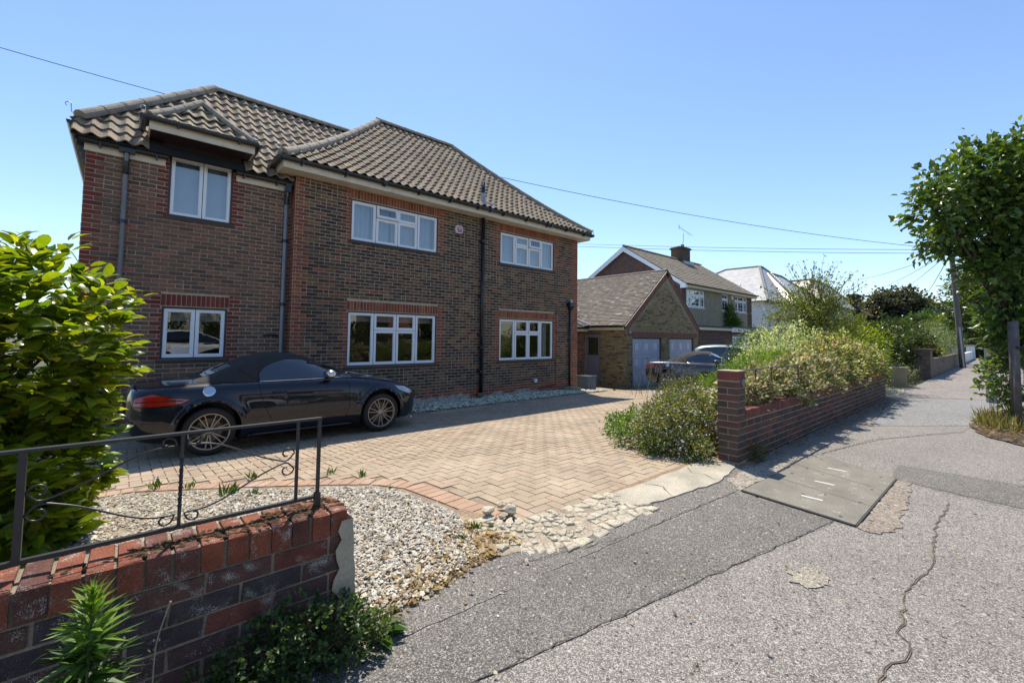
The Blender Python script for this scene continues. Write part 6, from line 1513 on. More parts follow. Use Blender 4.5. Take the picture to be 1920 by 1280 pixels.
# ------------------------------------------------------------------ right garden wall and pillar
rwl = thing("right_garden_wall", "long low brown brick wall with red brick on edge coping in front of the shrubs", "wall", (9.5, 2.16, 0))
RX0, RX1, RT = 5.42, 13.95, .585
mb = MB(); mb.box((RX0, 2.056, -.1), (RX1 - .01, 2.262, RT - .10)); core = mb.build('mortar_core', m_mortar, rwl)
def rb():
    r_ = random.random(); return jit((.085, .050, .042) if r_ < .4 else (.058, .040, .038) if r_ < .7 else (.125, .052, .038), .16)
it = courses(RX0 + .003, RX1, -.03, RT - .10, [], lambda u, z, k: rb(), datum=RT - .11 - .075 * 8, headers=.25)
place_pieces('brick', 'brickwork', core, it, (0, 2.056, 0), Ux, Nf, m_brick_o, m_brick_a, nmax=220)
it2 = courses(-2.262, -2.056, -.03, RT - .10, [], lambda u, z, k: rb(), datum=RT - .11 - .075 * 8)
place_pieces('brick', 'brickwork_end', core, it2, (RX1 - .01, 0, 0), (0, 1, 0), (1, 0, 0), m_brick_o, m_brick_a, nmax=0)
x = RX0 + .004; i = 0; cm = MB()
while x < RX1 - .06:
    w_ = random.uniform(.062, .068); col = jit((.17, .058, .040), .16)
    if x < 9.5:
        o = bpy.data.objects.new('coping_brick', box_unit); C.objects.link(o); o.parent = rwl; o.color = (*col, 1)
        o.matrix_local = Matrix.Translation((x + w_ / 2 - 9.5, 2.159 - 2.16 + random.uniform(-.003, .003), RT - .0515)) @ Matrix.Rotation(random.uniform(-.02, .02), 4, 'Z') @ Matrix.Diagonal((w_, .222, .104, 1))
    else: cm.box((x, 2.048, RT - .104), (x + w_, 2.270, RT), 0, col)
    x += w_ + .010
cm.build('coping_bricks', m_brick_a, rwl, kind='stuff'); mb = MB(); mb.box((RX0, 2.06, RT - .10), (RX1 - .01, 2.258, RT - .006)); mb.build('coping_mortar', m_mortar, rwl)
pil = thing("gate_pillar", "square brown brick gate pillar with a round plaque at the near end of the right wall", "pillar", (5.31, 2.16, 0))
PX0, PX1, PY0, PY1, PT = 5.20, 5.42, 2.05, 2.27, 1.035
mb = MB(); mb.box((PX0 + .005, PY0 + .005, -.1), (PX1 - .005, PY1 - .005, PT - .004)); core = mb.build('mortar_core', m_mortar, pil)
def pb(): 
    r_ = random.random(); return jit((.095, .058, .042) if r_ < .5 else (.070, .048, .040) if r_ < .8 else (.12, .055, .04), .14)
for (O_, U_, N_) in (((0, PY0 + .005, 0), (1, 0, 0), (0, -1, 0)), ((PX0 + .005, 0, 0), (0, -1, 0), (-1, 0, 0)), ((PX1 - .005, 0, 0), (0, 1, 0), (1, 0, 0)), ((0, PY1 - .005, 0), (-1, 0, 0), (0, 1, 0))):
    u0, u1 = (PX0, PX1) if abs(U_[0]) else (PY0, PY1)
    if U_[0] < 0 or U_[1] < 0: u0, u1 = -u1, -u0
    it = []; z = PT - .110 - .075 * 12; k = 0
    while z < PT - .12:
        if k % 2 == (0 if abs(U_[0]) else 1): it.append((u0, u1, z, z + .065, pb(), .006))
        else: m_ = (u0 + u1) / 2; it += [(u0, m_ - .005, z, z + .065, pb(), .006), (m_ + .005, u1, z, z + .065, pb(), .006)]
        z += .075; k += 1
    it.append((u0, u1, PT - .105, PT, jit((.19, .058, .042), .08), .006)) if N_[0] else it.extend([(u0, u0 + .066, PT - .105, PT, jit((.17, .055, .04)), .006), (u0 + .076, u0 + .142, PT - .105, PT, jit((.17, .055, .04)), .006), (u0 + .152, u1, PT - .105, PT, jit((.17, .055, .04)), .006)])
    place_pieces('brick', 'brickwork', core, it, O_, U_, N_, m_brick_o, m_brick_a, nmax=40 if (N_[0] < 0 or N_[1] < 0) else 0)
mb = MB(); mb.box((PX0 - .002, PY0 - .002, PT - .003), (PX1 + .002, PY1 + .002, PT + .006)); mb.build('top_bedding', m_mortar, pil)
mb = MB(); mb.lathe([(0, PY0 - .016), (.038, PY0 - .016), (.044, PY0 - .012), (.044, PY0 - .002)], (5.345, 0, .905), 'y', 24); pq = mb.build('plaque', M("verdigris_plaque", (.15, .17, .155), .6, vary=.25, vs=40), pil, smooth=False)
mb = MB(); mb.lathe([(.030, PY0 - .0175), (.034, PY0 - .0175)], (5.345, 0, .905), 'y', 24); mb.build('plaque_ring', m_galv, pq)
rr_ = railing("right_railing", "thin black iron railing on the right wall, half buried in pink shrubs", 5.50, 6.60, 7.75, 2.16, 1.03, .67, .58)

# ------------------------------------------------------------------ farther walls along the pavement
sp = thing("rendered_stub_pillar", "short cement rendered pillar with red brick side at the far end of the first garden", "pillar", (17.9, 2.3, 0))
mb = MB(); mb.box((17.72, 2.12, -.1), (17.80, 2.50, .58)); mb.build('render_face', M("cement_render_pale", (.33, .285, .19), .95, vary=.15, vs=3), sp)
mb = MB(); mb.box((17.80, 2.125, -.1), (18.05, 2.495, .57)); core = mb.build('mortar_core', m_mortar, sp)
place_pieces('brick', 'brickwork', core, courses(17.805, 18.045, -.05, .565, [], lambda u, z, k: red(), datum=0), (0, 2.125, 0), Ux, Nf, m_brick_o, m_brick_a, nmax=0)
mb = MB(); mb.box((17.70, 2.10, .58), (18.07, 2.52, .61)); mb.build('cap', m_concrete, sp)
bw = thing("far_brick_wall", "brown brick wall with taller end pier farther up the pavement", "wall", (30, 2.16, 0))
mb = MB(); mb.box((23.6, 2.06, -.1), (37.0, 2.26, .66)); mb.box((22.9, 2.03, -.1), (23.6, 2.50, 1.06)); core = mb.build('mortar_core', m_mortar_l, bw)
bcol = lambda u, z, k: jit(random.choice([(.15, .11, .085), (.12, .09, .075), (.17, .125, .09)]), .12)
place_pieces('brick', 'brickwork', core, courses(23.6, 36.99, -.03, .64, [], bcol, datum=0), (0, 2.06, 0), Ux, Nf, m_brick_o, m_brick_a, nmax=0)
place_pieces('brick', 'brickwork_pier', core, courses(22.9, 23.59, -.03, 1.05, [], bcol, datum=0), (0, 2.03, 0), Ux, Nf, m_brick_o, m_brick_a, nmax=0)
place_pieces('brick', 'brickwork_pier_side', core, courses(-2.5, -2.03, -.03, 1.05, [], bcol, datum=0), (22.9, 0, 0), (0, -1, 0), (-1, 0, 0), m_brick_o, m_brick_a, nmax=0)
mb = MB(); mb.box((23.6, 2.03, .66), (37.0, 2.29, .72)); mb.box((22.86, 1.99, 1.06), (23.64, 2.54, 1.12)); mb.build('coping', M("brick_coping", (.14, .095, .07), .95, vary=.2, vs=5), bw)
ww = thing("white_garden_wall", "white painted garden wall with capped piers beyond the telegraph pole", "wall", (46, 2.2, 0))
mb = MB(); mb.box((40.0, 2.1, -.1), (53.0, 2.3, .62)); mb.build('panel', m_wwall, ww)
for x in (39.4, 53.0): mb = MB(); mb.box((x, 2.0, -.1), (x + .9, 2.5, 1.06)); p_ = mb.build('pier', m_wwall, ww); mb = MB(); mb.box((x - .08, 1.92, 1.06), (x + .98, 2.58, 1.16)); mb.build('cap', m_concrete, p_)
hw_ = thing("far_hedge_wall", "low dark wall at the far end of the pavement", "wall", (62, 2.2, 0)); mb = MB(); mb.box((54.5, 2.1, -.1), (75, 2.3, .8)); mb.build('panel', bpy.data.materials["dark_brick_far"], hw_)
# small concrete strip and drive of the neighbour
flat("neighbour_drive", [(13.97, 2.06), (17.7, 2.1), (17.7, 6.0), (13.97, 6.0)], .006, M("pale_dirt", (.36, .32, .24), .95, vary=.3, vs=1.5, fine=.3, fs=40))
flat("neighbour_concrete_strip", wob([(14.3, 1.98), (17.6, 2.05), (17.5, 2.6), (14.4, 2.5)], .3, .05, seed=44), .014, m_concrete)

# ------------------------------------------------------------------ telegraph pole and wires
tp_ = thing("telegraph_pole", "tall grey timber telegraph pole at the edge of the pavement", "telegraph pole", (34.05, 1.75, 0))
def pz(z): return (34.05 - .012 * z, 1.75 + .045 * z * .9, z)
mb = MB(); mb.tube([pz(z) for z in (-.1, 2, 5, 8.6)], [.13, .125, .115, .10], 14); mb.build('pole', m_post, tp_, smooth=True)
mb = MB(); x, y, _ = pz(0); mb.tube([(x - .13, y - .04, 0), (x - .15, y + .06, 2.2)], .035, 6); mb.build('cable_guard', M("grey_guard", (.40, .42, .45), .5), tp_)
mb = MB(); 
for z in (3.2, 3.8, 5.0, 5.4, 6.0, 6.6): X, Y, Z = pz(z); s_ = 1 if int(z * 10) % 4 < 2 else -1; mb.tube([(X - .05, Y, Z), (X - .12, Y + .26 * s_, Z)], .018, 5)
mb.build('step', m_galv, tp_)
top = np.array(pz(8.3))
def wire(label, pts, sag, r=.012):
    a, b = np.array(pts[0], float), np.array(pts[1], float); mb = MB(); n = 26
    mb.tube([tuple(a + (b - a) * t - ZV * sag * 4 * t * (1 - t)) for t in np.linspace(0, 1, n)], r, 4)
    o = mb.build('overhead_wire', m_gutter, origin=tuple(a)); tag(o, label, 'wire', 'overhead telephone wires')
TP = (33.97, 1.95, 6.45)
wire("longest overhead wire running over the roof of the brick house to the left", (TP, (-7.1, 24.0, 11.69)), 1.25, .012)
wire("upper of two nearly level wires leaving behind the right end of the brick house", (TP, (24.7, 22.0, 8.46)), .12)
wire("lower of two nearly level wires leaving behind the right end of the brick house", ((TP[0], TP[1], TP[2] - .2), (22.46, 20.0, 7.64)), .12)
wire("wire dropping from the pole to the white house", (TP, (72, 14.07, 9.36)), .35, .016)
wire("wire dropping from the pole to the bungalow chimney", (TP, (90, 15.4, 9.07)), .35, .018)
wire("wire dropping from the pole to the dark round tree", (TP, (100, 13.24, 9.48)), .35, .02)
wire("steepest wire dropping from the pole to the left", (TP, (80, 7.84, 6.68)), .25, .02)

# ------------------------------------------------------------------ vegetation
def unitv(a): return a / np.maximum(1e-9, np.linalg.norm(a, axis=-1, keepdims=True))
LEAFS = {
 'card': (np.array([(0, 0, 0), (.5, .45, .10), (0, 1, -.08), (-.5, .45, .10)], float), np.array([(0, 1, 2, 3)])),
 'fold': (np.array([(0, 0, 0), (.34, .25, .10), (.42, .60, .08), (0, 1, -.16), (-.42, .60, .08), (-.34, .25, .10), (0, .5, -.02)], float), np.array([(0, 1, 2, 6), (6, 2, 3, 3), (0, 6, 4, 5), (6, 3, 4, 4)])),
 'lance': (np.array([(0, 0, 0), (.10, .40, .03), (0, 1, -.18), (-.10, .40, .03)], float), np.array([(0, 1, 2, 3)])),
 'star': (np.array([(.0, .5, 0), (.12, .12, .05), (.5, 0, 0), (.12, -.12, .05), (0, -.5, 0), (-.12, -.12, .05), (-.5, 0, 0), (-.12, .12, .05)], float), np.array([(0, 1, 5, 7), (1, 2, 3, 5), (5, 3, 4, 4), (7, 5, 6, 6)])),
}
def leaves(name, P, D, Up, S, cols, mat, parent, kind=None, tmpl='card', wid=.6, seed=0):
    """P base points, D growth direction, Up the side the leaf shows to the sky, S lengths"""
    T, F = LEAFS[tmpl]; n = len(P); D = unitv(D); N_ = Up - D * (Up * D).sum(1, keepdims=True); N_ = unitv(N_); X = np.cross(D, N_)
    wd = wid * S * rng.uniform(.8, 1.2, n)
    V = P[:, None] + X[:, None] * (T[None, :, 0:1] * wd[:, None, None]) + D[:, None] * (T[None, :, 1:2] * S[:, None, None]) + N_[:, None] * (T[None, :, 2:3] * S[:, None, None])
    if tmpl == 'fold':                                            # triangles only, so no degenerate quads
        F = np.array([(0, 1, 6), (1, 2, 6), (2, 3, 6), (3, 4, 6), (4, 5, 6), (5, 0, 6)])
    elif tmpl == 'star': F = np.array([(0, 1, 7), (1, 2, 3), (3, 4, 5), (5, 6, 7), (1, 3, 5), (1, 5, 7)])
    F = (F[None] + (np.arange(n) * T.shape[0])[:, None, None]).reshape(-1, F.shape[1]); cc = np.repeat(np.clip(cols, 0, 1), len(F) // n, 0)
    return np_mesh(name, V.reshape(-1, 3), F, mat, parent, cols=cc, kind=kind)
def blobs(B, n, shell=.55, lump=.16, fr_=3.2, floor=None):
    """points and outward normals spread through a set of ellipsoids (cx,cy,cz,rx,ry,rz); crowded towards the outside"""
    B = np.array(B, float); w_ = (B[:, 3] * B[:, 4] * B[:, 5]) ** .7; w_ /= w_.sum(); k = rng.choice(len(B), n, p=w_); d = unitv(rng.normal(size=(n, 3)))
    r = rng.uniform(0, 1, n) ** (1 / 3.) * (1 - shell) + shell * (1 - rng.exponential(.13, n)); r = np.clip(r, .1, 1.08)
    ph = (B[k, :3].sum(1) * 7)[:, None]
    lm = 1 + lump * (np.sin(d[:, :1] * fr_ * 2.1 + ph) * np.sin(d[:, 1:2] * fr_ * 1.7 + ph * 1.3) + .6 * np.sin(d[:, 2:] * fr_ * 3.1 + d[:, :1] * 5 + ph))
    P = B[k, :3] + d * B[k, 3:] * r[:, None] * lm; N_ = unitv(d / B[k, 3:])
    if floor is not None: m_ = P[:, 2] > floor; P, N_, = P[m_], N_[m_]
    # clump: pull points towards nearby twig ends
    return P, N_
def clump(P, N_, m=14, spread=.07):
    n = len(P); c = P[rng.integers(0, n, max(1, n // m))]; j = rng.integers(0, len(c), n); o = rng.normal(size=(n, 3)) * spread; k = unitv(o)
    idx = rng.integers(0, n, 1)
    return c[j] + o, unitv(k * .8 + np.array([0, 0, .5]))
def tone(n, base, var=.25, alt=None, altp=.2, alt2=None, alt2p=.0):
    c = np.tile(np.array(base, float), (n, 1)); 
    if alt is not None: m_ = rng.random(n) < altp; c[m_] = alt
    if alt2 is not None: m_ = rng.random(n) < alt2p; c[m_] = alt2
    return c * rng.uniform(1 - var, 1 + var, (n, 1)) * rng.uniform(.93, 1.07, (n, 3))
def stems(parent, base, tips, r=.02, mat=None, name='stem', bend=.25):
    mb = MB()
    for t in tips:
        b = np.array(base, float) + rng.normal(size=3) * np.array([.05, .05, 0]); t = np.array(t, float); m1 = b + (t - b) * .5 + rng.normal(size=3) * np.linalg.norm(t - b) * bend * .3 + np.array([0, 0, .1]) * np.linalg.norm(t - b)
        mb.tube(crspline([b, m1, t], 9), list(np.linspace(r, r * .25, 9)), 6)
    return mb.build(name, mat or m_bark, parent, smooth=True)
def shrub(name, label, cat, B, n, size, base, alt=None, altp=.2, tmpl='card', wid=.6, mat=None, group=None, cl=(10, .06), shell=.55, lump=.16, upb=.6, floor=0., stem=True, alt2=None, alt2p=0., var=.25, foot=None, fol='foliage', stemr=.02):
    B = np.array(B, float); f = foot or (float(B[:, 0].mean()), float(B[:, 1].mean()), g(float(B[:, 0].mean()), float(B[:, 1].mean())))
    t = thing(name, label, cat, f, 0, group); P, N_ = blobs(B, n, shell, lump, floor=floor)
    if cl: 
        m = len(P); ci = rng.integers(0, m, max(1, m // cl[0])); j = rng.integers(0, len(ci), m); P = P[ci][j] + rng.normal(size=(m, 3)) * cl[1]; N_ = N_[ci][j]
        k = P[:, 2] > floor - .02; P, N_ = P[k], N_[k]
    m = len(P); D = unitv(N_ + rng.normal(size=(m, 3)) * .55 + np.array([0, 0, .15])); Up = np.array([0, 0, 1.0]) * upb + N_ * .35 + rng.normal(size=(m, 3)) * .35
    leaves(fol, P, D, Up, rng.uniform(*size, m), tone(m, base, var, alt, altp, alt2, alt2p), mat or m_leaf, t, tmpl=tmpl, wid=wid)
    if stem:
        tips = [B[i % len(B), :3] + rng.normal(size=3) * B[i % len(B), 3:] * .4 for i in range(max(5, len(B) * 2))]; stems(t, (f[0], f[1], f[2]), tips, stemr)
    return t
# --- big glossy leaved shrub at the left
bt = thing("glossy_leaved_shrub", "tall rounded shrub with large glossy yellow green leaves at the left edge", "shrub", (-.95, 4.4, -.12))
BB = [(-.70, 4.45, .72, .74, .85, .95), (-.50, 4.35, 1.28, .60, .75, .72), (-1.30, 4.4, 1.05, .85, 1.0, 1.05), (-.55, 4.5, .35, .50, .75, .55), (-1.9, 4.6, 1.0, .8, 1.0, 1.05), (-.62, 4.2, .0, .55, .6, .5)]
Pn, Nn = blobs(BB, 19000, .80, .09, floor=-.1); kk = (Pn[:, 1] < 5.0); Pn, Nn = Pn[kk], Nn[kk]; tw = rng.integers(0, len(Pn), 1700)
j = rng.integers(0, len(tw), len(Pn)); cen = Pn[tw][j]; nn = Nn[tw][j]; hd = rng.uniform(0, 6.28, len(Pn)); az = np.stack([np.cos(hd), np.sin(hd), rng.uniform(-.15, .45, len(Pn))], 1)
D = unitv(az + nn * .7); Pp = cen + D * .015 + nn * rng.uniform(-.09, .03, (len(Pn), 1)) + rng.normal(size=(len(Pn), 3)) * .02; m_ = len(Pp)
Up = np.array([0, 0, 1.]) + rng.normal(size=(m_, 3)) * .30 + nn * .25; S_ = rng.uniform(.085, .150, m_); colr = tone(m_, (.155, .235, .018), .24, (.25, .30, .022), .34, (.085, .15, .02), .20)
# detailed curved leaf: 12 triangles
LT = [(0, 0, 0)]; 
for v, w_, h in ((.12, .20, .02), (.35, .36, .045), (.62, .38, .05), (.84, .24, .0)): LT += [(w_, v, h + .06 * w_), (0, v, h - .03), (-w_, v, h + .06 * w_)]
LT += [(0, 1, -.10)]; LT = np.array(LT); LF = [(0, 1, 2), (0, 2, 3)]
for q in range(3):
    a = 1 + q * 3; LF += [(a, a + 3, a + 4), (a, a + 4, a + 1), (a + 1, a + 4, a + 5), (a + 1, a + 5, a + 2)]
LF += [(10, 13, 11), (11, 13, 12)]
Dn = unitv(D); N2 = unitv(Up - Dn * (Up * Dn).sum(1, keepdims=True)); Xn = np.cross(Dn, N2)
order = np.argsort(np.linalg.norm(Pp - CAM, axis=1) - (Pp[:, 0] > -.9) * .6); sel = set(order[:300].tolist())
lme = []
for q in range(4):
    me = bpy.data.meshes.new('leaf'); cur = .8 + .5 * q / 3; me.from_pydata([(x * .62 * (.85 + .1 * q), y, z * cur - .10 * (q - 1) * y * y) for x, y, z in LT], [], LF); me.polygons.foreach_set('use_smooth', [True] * len(LF)); me.update(); me.materials.append(m_leaf_gloss_o); lme.append(me)
for i in sel:
    o = bpy.data.objects.new('leaf', lme[i % 4]); C.objects.link(o); o.parent = bt
    o.matrix_local = Matrix.Translation(tuple(Pp[i] - ORG[bt.name])) @ Matrix((tuple(Xn[i]), tuple(Dn[i]), tuple(N2[i]))).transposed().to_4x4() @ Matrix.Scale(float(S_[i]), 4); o.color = (*colr[i], 1)
rest = np.array([i for i in range(m_) if i not in sel]); n_ = len(rest)
V = Pp[rest][:, None] + Xn[rest][:, None] * (LT[None, :, 0:1] * .62 * S_[rest][:, None, None]) + Dn[rest][:, None] * (LT[None, :, 1:2] * S_[rest][:, None, None]) + N2[rest][:, None] * (LT[None, :, 2:3] * S_[rest][:, None, None])
F = (np.array(LF)[None] + (np.arange(n_) * len(LT))[:, None, None]).reshape(-1, 3); np_mesh('foliage', V.reshape(-1, 3), F, m_leaf_gloss, bt, cols=np.repeat(colr[rest], len(LF), 0), kind='stuff', smooth=True)
stems(bt, (-.95, 4.4, -.12), [Pn[i] for i in tw[:90]], .03, bend=.15)
# --- tall narrow leaved weed in front of the left wall, and the small dry one
wd = thing("tall_weed", "tall feathery weed with narrow leaves growing up the front of the left wall", "weed", (-.02, 1.84, 0))
mb = MB(); st = crspline([(-.03, 1.83, 0), (-.035, 1.84, .30), (-.03, 1.86, .62)], 14); mb.tube(st, list(np.linspace(.007, .003, 14)), 6); mb.build('stem', M("weed_stem", (.10, .14, .05), .7), wd, smooth=True)
n = 430; t = rng.uniform(.02, 1, n) ** .85; sp_ = np.array([st[min(13, int(a * 13))] for a in t]); sp_[:, 2] = t * .62; a = rng.uniform(0, 6.28, n); el = .15 + 1.0 * t ** 3 + rng.normal(size=n) * .18
D = np.stack([np.cos(a) * np.cos(el), np.sin(a) * np.cos(el) - .1, np.sin(el)], 1); S_ = (.055 + .075 * np.sin(np.pi * np.clip(t, 0, .92))) * rng.uniform(.7, 1.25, n); S_ *= np.where(t > .93, .75, 1)
leaves('foliage', sp_, D, np.array([0, 0, 1.]) + rng.normal(size=(n, 3)) * .2, S_, np.where((t > .72)[:, None], tone(n, (.16, .27, .03), .15), tone(n, (.055, .12, .02), .25, (.085, .16, .022), .3)), m_leaf, wd, tmpl='lance', wid=.75)
n = 260; t = rng.uniform(.05, .8, n); sp_ = np.array([st[min(13, int(a * 13))] for a in t]) + rng.normal(size=(n, 3)) * np.array([.05, .03, .02]); a = rng.uniform(0, 6.28, n); D = np.stack([np.cos(a), np.sin(a), rng.uniform(-.3, .7, n)], 1)
leaves('side_shoot_foliage', sp_, D, np.array([0, 0, 1.]) + rng.normal(size=(n, 3)) * .3, rng.uniform(.02, .055, n), tone(n, (.040, .09, .018), .2), m_leaf, wd, tmpl='lance', wid=.9)
dw = thing("dry_seed_stalk", "thin pale seed stalk beside the tall weed against the left wall", "weed", (.13, 1.90, 0))
mb = MB(); mb.tube(crspline([(.12, 1.9, 0), (.125, 1.93, .2), (.13, 1.95, .33), (.165, 1.96, .47)], 12), [.0022] * 12, 4)
for (x, z) in ((.165, .47), (.155, .44), (.125, .36), (.14, .355), (.128, .33)): stone(mb, (x, 1.955, z), .006, int(z * 1000), 1.)
mb.build('stalk', M("dry_stalk", (.30, .27, .19), .8), dw)
# --- ground cover along the base of the left wall
wall_cols = dict(alt=(.085, .13, .03), altp=.25)
shrub("wall_foot_groundcover", "dark green leafy creeper along the foot of the left wall", "creeper", [(.28, 1.94, .05, .16, .10, .17), (.45, 1.92, .10, .18, .12, .22), (.60, 1.93, .14, .16, .12, .22), (.76, 1.95, .10, .14, .12, .20), (.88, 1.96, .05, .10, .10, .12), (.15, 1.93, .0, .16, .09, .12)],
      5600, (.012, .028), (.045, .085, .022), (.075, .13, .03), .28, 'fold', .8, cl=(9, .014), shell=.5, floor=.0, foot=(.5, 1.95, 0), stemr=.004)
shrub("sunlit_creeper", "bright small leaved creeper round the rendered end of the left wall", "creeper", [(.88, 1.96, .05, .10, .08, .10), (.97, 2.02, .03, .10, .07, .06)], 900, (.010, .022), (.10, .16, .03), (.16, .16, .05), .3, 'fold', .8, cl=(8, .012), floor=0., foot=(.93, 2.0, 0), stemr=.003)
dd = thing("dandelion", "broad leaved dandelion sprawling at the edge of the tarmac", "weed", (.95, 1.98, 0)); n = 16; a = rng.uniform(-1.6, 1.2, n); D = np.stack([np.cos(a), np.sin(a), rng.uniform(-.05, .35, n)], 1)
leaves('leaf', np.tile([(.95, 1.975, .012)], (n, 1)) + rng.normal(size=(n, 3)) * .01 + D * .015, D, np.tile([(0, 0, 1.)], (n, 1)) + rng.normal(size=(n, 3)) * .15, rng.uniform(.07, .13, n), tone(n, (.07, .13, .02), .15), m_leaf, dd, tmpl='fold', wid=.42)
# small lilac flowers in the creeper
fl = thing("lilac_flowers", "a few tiny lilac flowers in the creeper at the foot of the left wall", "flowers", (.5, 1.85, 0)); Pf = np.array([(.44, 1.83, .06), (.62, 1.85, .05), (.56, 1.83, .12), (.30, 1.85, .05), (.78, 1.83, .20)])
leaves('petals', Pf, np.tile([(1., 0, 0)], (5, 1)), np.tile([(0, -.8, .6)], (5, 1)), np.full(5, .016), tone(5, (.42, .28, .55), .1), m_petal, fl, tmpl='star', wid=1.)
# --- weeds in the drive and gravel
def tuft(x, y, h, n, label, base=(.08, .14, .025), tm='lance', wid=.9, spread=.3, grp='small weeds in the drive'):
    z = g(x, y); t = thing("drive_weed", label, "weed", (x, y, z), 0, grp); a = rng.uniform(0, 6.28, n); D = np.stack([np.cos(a) * spread, np.sin(a) * spread, np.ones(n)], 1) + rng.normal(size=(n, 3)) * .25
    leaves('foliage', np.array([(x, y, z)]) + rng.normal(size=(n, 3)) * np.array([h * .22, h * .22, .004]), D, rng.normal(size=(n, 3)) + np.array([0, -.5, .5]), rng.uniform(.4, 1., n) * h, tone(n, base, .2, (.13, .16, .03), .2), m_leaf, t, tmpl=tm, wid=wid)
for (px_, py_, h, n, lab) in ((.80, 4.85, .16, 34, "largest green weed in the near edge of the paving, behind the railing"), (.32, 5.7, .13, 26, "green weed at the paving edge beside the glossy shrub"), (1.10, 5.35, .11, 20, "green weed between the paving blocks below the car sill"),
    (.97, 4.66, .09, 20, "small weed just right of the largest one at the paving edge"), (1.75, 4.9, .10, 16, "lone weed standing in the paving right of the railing"), (.55, 5.45, .09, 16, "low weed in the paving near the rear wheel"),
    (1.95, 4.55, .08, 40, "spreading weed where the red border curves"), (1.98, 2.62, .07, 70, "bushy weed between the gravel and the concrete rubble"), (1.80, 2.52, .06, 30, "low weed at the left of the concrete rubble"), (2.08, 2.56, .05, 30, "low weed touching the broken concrete"),
    (1.78, 3.25, .05, 20, "little weed in the middle of the right gravel"), (1.95, 3.9, .05, 22, "little weed in the gravel by the paving corner"), (1.28, 2.16, .04, 26, "low weed at the tarmac edge of the gravel"),
    (8.5, 5.6, .12, 9, "single upright weed in the far paving, leftmost of three"), (9.2, 5.75, .12, 9, "single upright weed in the far paving, middle of three"), (9.7, 5.75, .13, 9, "single upright weed in the far paving, rightmost of three"), (13.2, 9.4, .10, 40, "weed by the grey planter")):
    tuft(px_, py_, h, n, lab)
tuft(1.90, .93, .03, 20, "tiny isolated weed in the middle of the near tarmac", grp='small weeds in the drive')
tg = thing("dry_twig", "long dry twig lying on the gravel edge by the dandelion", "twig", (1.12, 2.12, .02)); mb = MB(); mb.tube(crspline([(.93, 2.02, .03), (1.10, 2.14, .045), (1.24, 2.24, .035), (1.38, 2.30, .02)], 12), list(np.linspace(.0035, .0018, 12)), 5); mb.build('stem', M("dry_twig_bark", (.34, .26, .17), .9), tg)
mb = MB(); mb.tube([(1.10, 2.14, .045), (1.2, 2.14, .03), (1.30, 2.17, .015)], [.002, .0018, .001], 4); mb.build('branch', bpy.data.materials["dry_twig_bark"], tg)
# --- daisies and greenery at the gate pillar
shrub("green_herb_mound", "bright green leafy mound at the left of the daisies on the drive", "plant", [(5.30, 3.35, .06, .40, .40, .28), (5.75, 3.75, .03, .5, .45, .30), (5.10, 3.02, .0, .25, .28, .20)], 4600, (.03, .06), (0.106, 0.194, 0.027), (0.150, 0.237, 0.037), .35, 'fold', .55, cl=(12, .035), floor=-.08, foot=(5.1, 3.3, -.05), stemr=.006)
BD = [(5.08, 2.72, .08, .26, .30, .24), (5.20, 2.85, .22, .42, .45, .36), (5.50, 3.0, .28, .5, .45, .36), (5.85, 2.95, .36, .45, .45, .40), (6.2, 3.2, .38, .5, .45, .40), (5.05, 2.50, .06, .25, .20, .18)]
dm_ = shrub("daisy_mound", "sprawling mound of tiny white daisies against the gate pillar", "plant", BD, 21000, (.022, .042), (.145, .185, .050), (.22, .21, .07), .30, 'card', .7, cl=(22, .04), floor=-.05, alt2=(.22, .13, .07), alt2p=.10, foot=(5.3, 2.8, -.02), stemr=.005)
Pf, Nf_ = blobs(BD, 3000, .97, .14, floor=0.); n = len(Pf); Pf += Nf_ * .03; dn = unitv(rng.normal(size=(n, 3)) + Nf_)
leaves('flowers', Pf, np.cross(dn, rng.normal(size=(n, 3))), dn * .6 + np.array([0, 0, .8]), rng.uniform(.021, .034, n), tone(n, (.74, .72, .70), .08, (.70, .52, .55), .22), m_petal, dm_, kind='stuff', tmpl='star', wid=1.)
shrub("wall_foot_tuft", "yellow green weed tuft at the foot of the gate pillar", "weed", [(5.50, 1.99, .12, .12, .08, .15), (5.62, 1.98, .08, .12, .06, .12)], 500, (.02, .05), (.09, .115, .03), (.13, .14, .05), .3, 'lance', 1.1, cl=(8, .02), floor=0., foot=(5.55, 1.99, 0), stemr=.004)
lv = thing("lavender", "grey lavender stems with purple spikes beside the gate pillar", "plant", (5.9, 3.2, .1)); n = 46; mb = MB(); Pq = []
for i in range(n):
    b = np.array([5.95 + rng.normal() * .18, 3.3 + rng.normal() * .18, .55]); t = b + np.array([rng.normal() * .12, rng.normal() * .12, rng.uniform(.32, .55)]); mb.tube([tuple(b), tuple((b + t) / 2 + np.array([.01, 0, 0])), tuple(t)], .003, 3); Pq += [t + np.array([rng.normal() * .006, rng.normal() * .006, -q * .008]) for q in range(9)]
mb.build('stalk', M("lavender_stalk", (.14, .17, .09), .8), lv); Pq = np.array(Pq); n = len(Pq); leaves('flower_spike', Pq, rng.normal(size=(n, 3)) + np.array([0, 0, .6]), rng.normal(size=(n, 3)), np.full(n, .016), tone(n, (.17, .13, .27), .2), m_petal, lv, kind='stuff', wid=.7)
